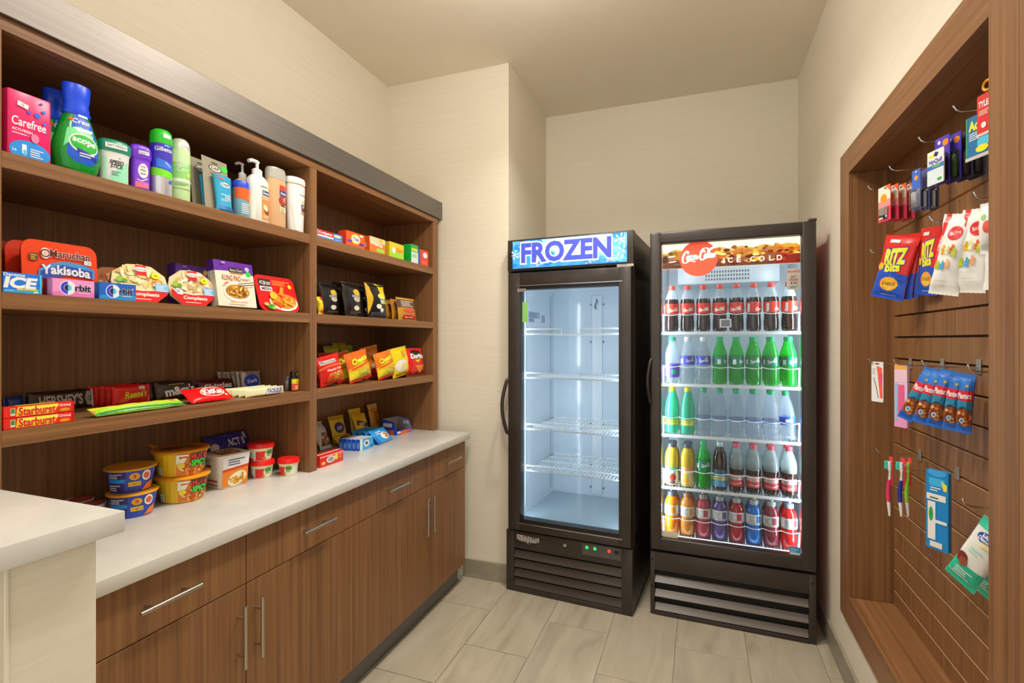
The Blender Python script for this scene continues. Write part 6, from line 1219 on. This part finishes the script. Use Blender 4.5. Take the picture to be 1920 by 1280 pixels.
def f_cook(A, w, h): A.text('OREO', .2 * w, .55 * h, .6 * w, .80 * h, '#e8f0f8', bold=.04, rot=.1) if False else A.lines(.2 * w, .55 * w, .58 * h, .84 * h, 2, '#e0ecf6'); A.ell(.62 * w, .40 * h, .24 * w, .26 * h, '#e8e4d8'); A.ell(.66 * w, .40 * h, .16 * w, .2 * h, '#b8743a'); A.ell(.5 * w, .36 * h, .1 * w, .14 * h, '#f4f0e4'); A.poly([(0, 0), (.2 * w, 0), (.1 * w, .5 * h), (0, .6 * h)], '#1a64b8')
for i in range(4):
    p = hitZ(728 - 2 * i, 829, zW); bag_thing('cookie_bag', 'bright blue cookie bag with round print in front of its row' if i == 0 else 'bright blue cookie bag leaning in the row behind the printed one', 'snacks', .165, .095, .02, '#1f8fe0', (-1.60 - .030 * i, p.y - .006 * i, zW), rz=RZL + .12, art=f_cook if i == 0 else None, axis='u', seal=.012, rx=-.75, lift=True, boxy=3, seed=150 + i, wr=.003, group=None if i == 0 else 'cookie bags behind the printed one')
# open display tray
p = hitZ(762, 812, zW); T = thing('display_tray', 'open blue and orange cardboard display tray near the end panel', 'box', (-1.655, p.y, zW), RZL - .06)
tw, td, th1, th0 = .155, .105, .088, .022
s_ = MB(); KR = M('#8a8478', .7); BLU = M('#1f46c0', .35)
s_.box(-tw / 2, tw / 2, 0, td, 0, .003, BLU); s_.box(-tw / 2, tw / 2, td - .003, td, 0, th1, BLU); s_.box(-tw / 2 + .003, tw / 2 - .003, td - .0045, td - .003, .003, th1 - .002, KR); s_.box(-tw / 2, tw / 2, 0, .003, 0, th0, BLU)
for sx_ in (-1, 1):
    x0 = -tw / 2 if sx_ < 0 else tw / 2 - .003
    s_.prism([(0, 0), (td, 0), (td, th1), (.02, th1 * .85), (0, th0)], x0, x0 + .003, BLU, plane='yz'); xi = x0 + .003 if sx_ < 0 else x0 - .0012; s_.prism([(.004, .003), (td - .004, .003), (td - .004, th1 - .003), (.022, th1 * .82), (.004, th0)], xi, xi + .0012, KR if sx_ < 0 else KR, plane='yz')
s_.build('tray', T)
A = Art(); A.rect(0, 0, tw, th0, '#1f46c0'); A.ell(.5 * tw, .4 * th0, .3 * tw, .45 * th0, '#e8602a'); A.rect(.05 * tw, .3 * th0, .25 * tw, .8 * th0, '#e8ecf4'); A.rect(.75 * tw, .2 * th0, .95 * tw, .8 * th0, '#e8602a'); A.build('front_print', T, lambda u, v, e: (u - tw / 2, -e, v), clip=(0, 0, tw, th0))
A = Art(); A.rect(.1 * td, .5 * th1, .7 * td, .75 * th1, '#dfe6f4'); A.rect(0, 0, td, .3 * th1, '#e8602a'); A.build('side_print', T, lambda u, v, e: (-tw / 2 - e, td - u, v), clip=(0, 0, td - .02, th1 * .8))
A = Art(); A.rect(.02, .5 * th1, .06, .72 * th1, '#dfe6f4'); A.rect(.01, 0.03, td - .01, .3 * th1 + .004, '#e8602a'); A.build('inner_print', T, lambda u, v, e: (tw / 2 - .0042 - e, u, v), clip=(0.02, 0.004, td - .006, th1 * .8))

LIGHT_GAIN = 1.25

# ================================================================== slatwall: hooks and hanging goods
TX = 0.602
def hook(u, v, L=None, label=None):
    p = hitX(u, v, TX); t = thing('display_hook', label, 'hook', (DXB, p.y, p.z)); l = DXB - TX
    MB().box(-.004, -.0005, -.012, .012, -.018, .022, M('#9a9890', .4, .6), b=.001, seg=1).build('backplate', t)
    s = MB(); s.tube([(-.003, 0, 0), (-l * .5, 0, 0), (-l * .88, 0, .001), (-l * .96, 0, .006), (-l, 0, .015)], .0023, CHROME, 8); s.lathe([(.0, -.0032), (.003, -.001), (.003, .001), (0, .0032)], CHROME, 8, mtx=Matrix.Translation((-l, 0, .016))); s.build('prong', t)
    return p
HK = {}
for key, u, v, lb in (('a', 1628, 357, 'wire hook holding the pink pill cards'), ('b', 1668, 321, 'wire hook holding the small clear blister packs'), ('c', 1723, 268, 'wire hook holding the cold medicine cards'), ('d', 1788, 211, 'wire hook holding the blue and red pain relief cards'), ('e', 1826, 374, 'wire hook above the white candy bags by the near stile'),
                      ('f', 1743, 417, 'wire hook holding the white gummy bear bags'), ('g', 1632, 476, 'wire hook holding the red and blue cracker bags'), ('h', 1629, 681, 'wire hook holding the white brush card'), ('i', 1676, 684, 'wire hook holding the pink brush card'), ('j', 1729, 687, 'wire hook holding the peanut bags'),
                      ('k', 1815, 697, 'wire hook at the near end of the peanut bags'), ('l', 1643, 849, 'wire hook holding the loose toothbrushes'), ('m', 1698, 881, 'wire hook holding the blue toothbrush package'), ('n', 1805, 948, 'wire hook holding the mint green almond bags')):
    HK[key] = hook(u, v, label=lb)
def face(pl, pr, pt, pb, X0, th):
    """upright face turned th towards the room's entrance, left edge on plane X0 -> (bottom centre, width, height)"""
    L_ = hitX(pl, pb, X0); d = Vector((math.sin(th), -math.cos(th), 0)); r = ray(pr, pb)
    # |L + w d| on the vertical plane through the ray of pr
    w_ = (L_.y * r.x - L_.x * r.y) / (d.x * r.y - d.y * r.x)
    c = L_ + d * (w_ / 2); dep = c.y * CS - c.x * SN
    z0 = CH - (pb - HY) * dep / FPX; z1 = CH - (pt - HY) * dep / FPX
    return Vector((c.x, c.y, z0)), w_, z1 - z0
def card(name, label, cat, f, th, col, art, t=.0015, cut=0.0, blister=None, group=None, dx=0.0, dy=0.0):
    p, w, h = f; T = thing(name, label, cat, (p.x + dx, p.y + dy, p.z), -PI / 2 + th, group)
    pts = [(-w / 2, 0), (w / 2, 0), (w / 2, h), (-w / 2 + cut, h), (-w / 2, h - cut)] if cut else rrect(w, h, min(w, h) * .08, 3)
    MB().prism(pts, 0, t, M(col, .35)).build('card', T)
    if art: A = Art(); art(A, w, h); A.build('card_print', T, lambda u, v, e: (u - w / 2, -e, v), clip=(.0003, .0003, w - .0003, h - .0003))
    if blister:
        u0, v0, u1, v1, d, m, inner = blister
        MB().box(u0 * w - w / 2, u1 * w - w / 2, -d, -.0006, v0 * h, v1 * h, m, b=.003).build('blister', T)
        if inner: MB().box(u0 * w - w / 2 + .15 * (u1 - u0) * w, u1 * w - w / 2 - .15 * (u1 - u0) * w, -d * .8, -.001, v0 * h + .1 * h * (v1 - v0), v1 * h - .1 * h * (v1 - v0), M(inner, .4), b=.002).build('contents', T)
    return T
def a_pink(A, w, h): A.rect(0, 0, w, .45 * h, '#d8405a'); A.rect(0, .4 * h, w, .6 * h, '#e88a8a'); A.rect(0, .6 * h, w, h, '#e8d8c8'); A.ell(.45 * w, .66 * h, .26 * w, .12 * h, '#e8951c'); A.lines(.2 * w, .8 * w, .22 * h, .4 * h, 3, '#f4d8d4'); A.ell(.6 * w, .93 * h, .1 * w, .025 * h, '#5a4a40', n=10); A.poly([(.6 * w, h), (w, h), (w, .8 * h)], '#f0622a')
fa = face(1647, 1670, 349, 415, .622, .25)
for i in range(4): card('pill_card', 'pink and white pill card with orange disc, first on its hook' if i == 0 else 'pink pill card hanging behind the orange-disc one', 'medicine', fa, .25, '#cf3a58', a_pink, cut=.012, dx=.024 * i, dy=.002 * i, group=None if i == 0 else 'pink pill cards behind the first', blister=(.15, .05, .85, .4, .006, FILM, None))
fb = face(1710, 1726, 318, 395, .64, .25)
def a_clr(A, w, h): A.rect(0, .55 * h, w, h, '#3a62c0'); A.ell(.5 * w, .80 * h, .22 * w, .06 * h, '#f0922a'); A.ell(.5 * w, .95 * h, .12 * w, .02 * h, '#e8e8ee', n=10); A.rect(.1 * w, .08 * h, .9 * w, .5 * h, '#c8ccd8')
for i in range(3): card('blister_pack', ('small blister pack with blue header and orange dot', 'small blister pack behind the orange-dot one', 'small dark blister pack with green dot on the same hook as the orange dot')[i], 'medicine', fb, .25, ('#5a6aa0', '#50588a', '#3a3a4a')[i], a_clr if i == 0 else (lambda A, w, h: A.ell(.5 * w, .82 * h, .2 * w, .05 * h, '#2aa03a')) if i == 2 else None, dx=.024 * i, dy=.003 * i, blister=(.1, .03, .9, .5, .012, FILM, '#cfcdd4'))
fc = face(1739, 1770, 281, 345, .615, .3)
def a_ny(A, w, h): A.rect(0, .55 * h, w, h, '#e6e2da'); A.rect(0, .45 * h, w, .58 * h, '#3a6ab0'); A.text('NyQuil', .12 * w, .58 * h, .88 * w, .74 * h, '#3a3a98', bold=.04); A.rect(.3 * w, .5 * h, .8 * w, .56 * h, '#5ab04a'); A.rect(0, 0, w, .45 * h, '#c8d4d8'); A.ell(.75 * w, .12 * h, .14 * w, .05 * h, '#3aa04a'); A.ell(.3 * w, .86 * h, .22 * w, .05 * h, '#e8d84a'); A.poly([(.4 * w, .84 * h), (.5 * w, .95 * h), (.7 * w, .9 * h), (.6 * w, .8 * h)], '#2a2a44')
card('cold_medicine_card', 'white and blue cold medicine card in front of the purple ones', 'medicine', fc, .3, '#dcd8d0', a_ny)
fc2 = face(1757, 1785, 256, 345, .645, .3)
def a_pur(A, w, h): A.rect(0, .68 * h, w, h, '#4a36a8'); A.ell(.72 * w, .86 * h, .2 * w, .07 * h, '#f0801c'); A.ell(.3 * w, .9 * h, .1 * w, .04 * h, '#d8d4ea', n=10)
for i in range(4): card('cold_medicine_card', ('purple-topped medicine card with orange dot behind the white one', 'purple-topped medicine card with orange dot, second of its kind', 'dark medicine card behind the purple-topped ones', 'dark medicine card closest to the slats behind the purple ones')[i], 'medicine', fc2, .3, ('#4a3aa0', '#40308c', '#3a3448', '#2e2c40')[i], a_pur if i < 2 else None, dx=.021 * i - .005, dy=-.012 * i, blister=(.08, .04, .92, .62, .012, FILM, ('#4a4a52', '#4a6a3a', '#3a3438', '#33303a')[i]))
fd_ = face(1811, 1856, 214, 297, .645, .35)
card('pain_relief_card', 'blue pain relief card with yellow lettering', 'medicine', fd_, .35, '#1f6a9c', lambda A, w, h: (A.rect(0, 0, .08 * w, h, '#2a8a5a'), A.text('Advil', .15 * w, .68 * h, .85 * w, .88 * h, '#f0e02a', bold=.05), A.lines(.15 * w, .75 * w, .45 * h, .64 * h, 4, '#cfe4ee'), A.ell(.75 * w, .35 * h, .25 * w, .16 * h, '#4ab4d0'), A.ell(.7 * w, .2 * h, .26 * w, .08 * h, '#e0d02a'), A.rect(0, 0, w, .08 * h, '#b8b4ac')))
fe_ = face(1832, 1872, 172, 250, .612, .35)
card('pain_relief_card', 'red pain relief card in front of the blue one', 'medicine', fe_, .35, '#c82a2a', lambda A, w, h: (A.text('TYLENOL', .08 * w, .70 * h, .98 * w, .84 * h, '#fbf0ec', bold=.03, shear=.15), A.lines(.1 * w, .7 * w, .50 * h, .64 * h, 3, '#f0c0b8'), A.ell(.33 * w, .25 * h, .12 * w, .07 * h, '#f4ece8'), A.lines(.6 * w, .8 * w, .1 * h, .3 * h, 4, '#f0a8a0'), A.rect(0, 0, w, .06 * h, '#c8c4c0')))
A_ = Art(); A_.ring(0, 0, .008, .014, '#f0901c', 20); q = thing('price_tag_ring', 'small orange plastic ring on the hook above the red card', 'tag', fe_[0] + Vector((0, 0, fe_[2] + .016)), -PI / 2 + .35); A_.build('ring', q, lambda u, v, e: (u, -e, v))
MB().tube([(.011 * math.cos(2 * PI * i / 20), .0, .011 * math.sin(2 * PI * i / 20)) for i in range(20)], .0022, M('#f0901c', .3), 8, closed=True).build('ring_body', q)
def hang(name, label, cat, f, th, t, col, art, seed, dx=0.0, dy=0.0, ry=0.0, group=None, back=None, wr=.003, rough=.27, seal=.015):
    p, w, h = f; return bag_thing(name, label, cat, w, h, t, col, (p.x + dx, p.y + dy, p.z), rz=-PI / 2 + th, art=art, ry=ry, group=group, seed=seed, wr=wr, back=back, rough=rough, seal=seal, boxy=2.2)
def a_ritz(A, w, h):
    A.rect(0, 0, w, .40 * h, '#1f4cb0'); A.poly([(0, .38 * h), (.3 * w, .52 * h), (.7 * w, .42 * h), (w, .40 * h), (w, .30 * h), (0, .30 * h)], '#1f4cb0'); A.text('RITZ', .18 * w, .56 * h, .80 * w, .78 * h, '#f0d82a', bold=.06, shear=.15, rot=.15, out='#24409c', outb=.05); A.text('bits', .28 * w, .44 * h, .72 * w, .56 * h, '#f0d82a', bold=.05, out='#24409c', outb=.04, rot=.12)
    A.ell(.5 * w, .24 * h, .28 * w, .11 * h, '#e89a24', n=12); A.ell(.52 * w, .22 * h, .18 * w, .07 * h, '#f4b84a', n=12); A.text('CHEESE', .32 * w, .22 * h, .70 * w, .27 * h, '#6a2a10', bold=.02); A.ell(.12 * w, .5 * h, .1 * w, .06 * h, '#e8a83a', n=10); A.rect(.2 * w, .88 * h, .5 * w, .93 * h, '#e8c8c8'); A.lines(.3 * w, .8 * w, .06 * h, .09 * h, 1, '#b8c8e8')
th = .7; fr = face(1634, 1697, 443, 560, .600, th)
for i in range(4): hang('cracker_bag', ('red and blue cheese cracker bag in front on its hook', 'red and blue cracker bag second on its hook', 'red and blue cracker bag third on its hook', 'red and blue cracker bag closest to the slats')[i], 'snacks', fr, (th, th, th, .12)[i], (.026, .014, .012, .012)[i], '#c8221c', a_ritz, 201 + i, dx=(-.004, .018, .033, .074)[i], dy=(0, -.006, -.012, -.12)[i], ry=(.26, .16, .06, .12)[i], wr=.003 if i == 0 else .001)
def a_gum(A, w, h):
    A.poly([(0, .35 * h), (.12 * w, .35 * h), (.26 * w, h), (.1 * w, h)], '#e02a24'); A.text('GUMMI BEARS', -.10 * w, .61 * h, .42 * w, .665 * h, '#f8e8e0', bold=.02, rot=1.36); A.ell(.60 * w, .76 * h, .24 * w, .085 * h, '#c82a2c', rot=.25); A.text('Black Forest', .44 * w, .74 * h, .78 * w, .79 * h, '#f4e0dc', bold=.02, rot=.2); 
    for u, v, cl in ((.34, .55, '#e8a01c'), (.68, .56, '#e0622a'), (.22, .36, '#a8b82a'), (.42, .36, '#3a9ac8'), (.60, .38, '#f0a070'), (.5, .56, '#dfe4a0'), (.76, .52, '#b8c84a')):
        A.ell(u * w, v * h, .06 * w, .05 * h, cl, n=12, rot=-.3); A.ell(u * w, (v + .045) * h, .04 * w, .025 * h, cl, n=10)
        for sx_ in (-1, 1): A.ell((u + .05 * sx_) * w, (v - .035) * h, .022 * w, .018 * h, cl, n=8); A.ell((u + .055 * sx_) * w, (v + .01) * h, .02 * w, .014 * h, cl, n=8)
    A.lines(.25 * w, .75 * w, .17 * h, .185 * h, 1, '#b8b4ac')
fg = face(1740, 1797, 404, 553, .600, .6)
for i in range(3): hang('gummy_bag', ('white gummy bear bag with red side stripe in front on its hook', 'white gummy bear bag behind the red-striped one', 'white gummy bear bag closest to the slats')[i], 'sweets', fg, (.6, .6, .3)[i], (.034, .022, .02)[i], '#e2ded6', a_gum if i < 2 else None, 211 + i, dx=(0, .036, .06)[i], dy=(0, -.05, -.13)[i], ry=(.2, .12, .08)[i], rough=.4, wr=.004)
fg2 = face(1838, 1880, 378, 475, .64, .6)
hang('gummy_bag', 'white candy bag half hidden behind the near stile', 'sweets', fg2, .6, .04, '#e4e0d8', lambda A, w, h: (A.ell(.6 * w, .5 * h, .2 * w, .12 * h, '#e05a4a'), A.ell(.4 * w, .7 * h, .12 * w, .06 * h, '#6ab04a')), 215, rough=.4)
ft = face(1634, 1656, 678, 753, .612, .55)
card('brush_card', 'narrow white card with a pink and orange brush', 'toothbrush', ft, .55, '#e6e2dc', lambda A, w, h: (A.poly([(.45 * w, .9 * h), (.9 * w, .85 * h), (.95 * w, .1 * h), (.75 * w, .1 * h)], '#e8604a'), A.poly([(.6 * w, .7 * h), (.95 * w, .72 * h), (.9 * w, .3 * h)], '#e04a78'), A.ell(.5 * w, .95 * h, .2 * w, .018 * h, '#4a4a4a', n=10), A.stroke([(.2 * w, .6 * h), (.4 * w, .4 * h), (.6 * w, .1 * h)], .06 * w, '#6a6a6a'), A.lines(.1 * w, .4 * w, .7 * h, .85 * h, 4, '#b8b4b0')))
ft2 = face(1677, 1701, 683, 801, .625, .55)
card('brush_card', 'tall pink and lilac card behind the peanut bags', 'toothbrush', ft2, .55, '#d8b8d8', lambda A, w, h: (A.rect(0, 0, w, .22 * h, '#e894c0'), A.rect(0, .78 * h, w, h, '#f0a04a'), A.rect(0, .72 * h, w, .92 * h, '#e8b8c8'), A.rect(.3 * w, .2 * h, .8 * w, .68 * h, '#e05a88'), A.rect(.05 * w, .1 * h, .25 * w, .7 * h, '#8fb8d8')), t=.008)
def a_nut(A, w, h):
    A.rect(0, 0, w, h, '#2a6fc0'); A.rect(0, 0, w, .16 * h, '#1f64c8'); A.rect(0, .14 * h, w, .42 * h, '#8a4a1c'); food(A, .5 * w, .28 * h, .55 * w, .16 * h, ['#c8783a', '#a85a24', '#d89a58', '#7a3a14'], 40, 51, .2); A.poly([(0, .40 * h), (.5 * w, .46 * h), (w, .40 * h), (w, .56 * h), (0, .56 * h)], '#1f7a9c'); A.rect(0, .55 * h, w, .72 * h, '#d0182a'); A.text('Planters', .08 * w, .59 * h, .92 * w, .68 * h, '#f6e8e4', bold=.03, rot=.04) ; A.ell(.45 * w, .22 * h, .16 * w, .045 * h, '#dfe4e8'); A.ell(.45 * w, .22 * h, .10 * w, .028 * h, '#4a88c0'); A.ell(.6 * w, .80 * h, .1 * w, .025 * h, '#b8a04a', n=10)
for i, (u, v, u2, v2) in enumerate(((1696, 786, 1741, 690), (1723, 793, 1757, 692), (1750, 800, 1774, 692), (1780, 806, 1795, 697), (1806, 812, 1814, 700))):
    X_ = .615 + .012 * i; th = .95; f_ = face(u - 15, u + 15, v2, v, X_, th); ln = math.hypot((u2 - u), (v - v2)) / (v - v2)
    hang('peanut_bag', ('slim blue peanut bag swinging furthest out from its hook', 'slim blue peanut bag second in the fan', 'slim blue peanut bag in the middle of the fan', 'slim blue peanut bag fourth in the fan', 'slim blue peanut bag hanging straight at the near end of the fan')[i], 'snacks', (f_[0], f_[1], f_[2] * ln), th, .03, '#2464bc', a_nut, 221 + i, ry=math.atan2(u2 - u, v - v2) * .95, wr=.002)
# toothbrushes
def brush(label, u, v0, v1, X, col, col2, bris):
    p0 = hitX(u, v1, X); z1 = hitX(u, v0, X).z; h = z1 - p0.z; T = thing('toothbrush', label, 'toothbrush', p0, -PI / 2 + .5)
    pts = [(0, 0, 0), (-.001, 0, .1 * h), (-.004, 0, .25 * h), (-.006, 0, .4 * h), (-.004, 0, .55 * h), (0, 0, .65 * h), (.001, 0, .78 * h)]
    MB().tube(pts[:4], .004, M('#e8e4e0', .3), 10, rs=[.003, .0045, .0055, .006]).build('grip_end', T)
    MB().tube(pts[2:6], .005, M(col, .3), 10, rs=[.0058, .0065, .006, .0045]).build('handle', T)
    MB().tube([pts[5], pts[6], (.001, 0, .84 * h), (0, 0, .97 * h)], .004, M(col2, .3), 10, rs=[.0042, .003, .0055, .005]).build('neck', T)
    s = MB(); s.box(-.017, -.005, -.0055, .0055, .83 * h, .97 * h, M(bris, .6), b=.001, seg=1); s.build('bristles', T)
    MB().box(-.006, .008, .004, .0048, .55 * h, 1.06 * h, M('#d8404a', .4)).build('hang_tab', T)
    return T
brush('pink and white toothbrush hanging loose in front', 1668, 862, 967, .615, '#e8316e', '#eeeae4', '#2fae9e')
brush('navy and white toothbrush hanging loose beside the pink one', 1690, 864, 968, .632, '#24309c', '#eeeae4', '#2fae9e')
brush('lime green toothbrush hanging loose closest to the slats', 1703, 864, 968, .66, '#8cc83a', '#9ad04a', '#d8404a')
ftp = face(1736, 1778, 882, 1031, .62, .6)
card('toothbrush_package', 'bright blue toothbrush package with white insert', 'toothbrush', ftp, .6, '#1f7ec0', lambda A, w, h: (A.ell(.5 * w, .97 * h, .4 * w, .05 * h, '#3a9ad8'), A.rect(.15 * w, .80 * h, .85 * w, .9 * h, '#3aa8e0'), A.text('REACH', .2 * w, .72 * h, .7 * w, .77 * h, '#e8f2f8', bold=.03) if False else A.lines(.2 * w, .7 * w, .74 * h, .80 * h, 2, '#e8f2f8'), A.poly([(.7 * w, .88 * h), (.95 * w, .84 * h), (.95 * w, .76 * h), (.8 * w, .76 * h)], '#e8d43a'), A.rect(.05 * w, .62 * h, .9 * w, .70 * h, '#e4e8e4'), A.lines(.2 * w, .6 * w, .64 * h, .68 * h, 1, '#3a5a3a'), A.rect(.1 * w, .12 * h, .45 * w, .60 * h, '#dfe8ea'), A.ell(.25 * w, .44 * h, .1 * w, .09 * h, '#2f9a4a'), A.rect(.45 * w, .34 * h, .95 * w, .38 * h, '#dfe8ea'), A.rect(.2 * w, .03 * h, .75 * w, .1 * h, '#d8d4cc')), t=.012)
def a_alm(A, w, h):
    A.rect(0, 0, w, .30 * h, '#1fae8c'); A.rect(0, .86 * h, w, h, '#3ac0a0'); A.lines(.2 * w, .8 * w, .10 * h, .24 * h, 4, '#d8f0e8'); A.ell(.22 * w, .36 * h, .2 * w, .08 * h, '#6a2a24', rot=.4); A.ell(.32 * w, .32 * h, .16 * w, .06 * h, '#8a4a3a', rot=-.2); A.text('COCO', .25 * w, .52 * h, .75 * w, .59 * h, '#8a7a6a', bold=.0) if False else A.lines(.25 * w, .7 * w, .50 * h, .60 * h, 2, '#a8d8cc')
    A.ell(.52 * w, .77 * h, .32 * w, .075 * h, '#1f4aa8'); A.text('Blue', .34 * w, .775 * h, .66 * w, .82 * h, '#ffffff', bold=.03); A.text('Diamond', .27 * w, .725 * h, .77 * w, .77 * h, '#ffffff', bold=.03); A.ell(.6 * w, .685 * h, .24 * w, .03 * h, '#e8d8a0'); A.ell(.85 * w, .72 * h, .08 * w, .04 * h, '#f0901c', n=10)
fal = face(1766, 1832, 962, 1090, .59, .6)
hang('almond_bag', 'mint green and white almond bag tilted out from its hook', 'snacks', (fal[0], fal[1] * .92, fal[2] * 1.12), .6, .026, '#e4e0d4', a_alm, 231, ry=.48, wr=.002)
fal2 = face(1808, 1870, 975, 1112, .645, .55)
hang('almond_bag', 'mint green and white almond bag behind the tilted one', 'snacks', (fal2[0], fal2[1], fal2[2] * 1.05), .55, .02, '#e0dcd0', a_alm, 232, ry=.40, wr=.002)
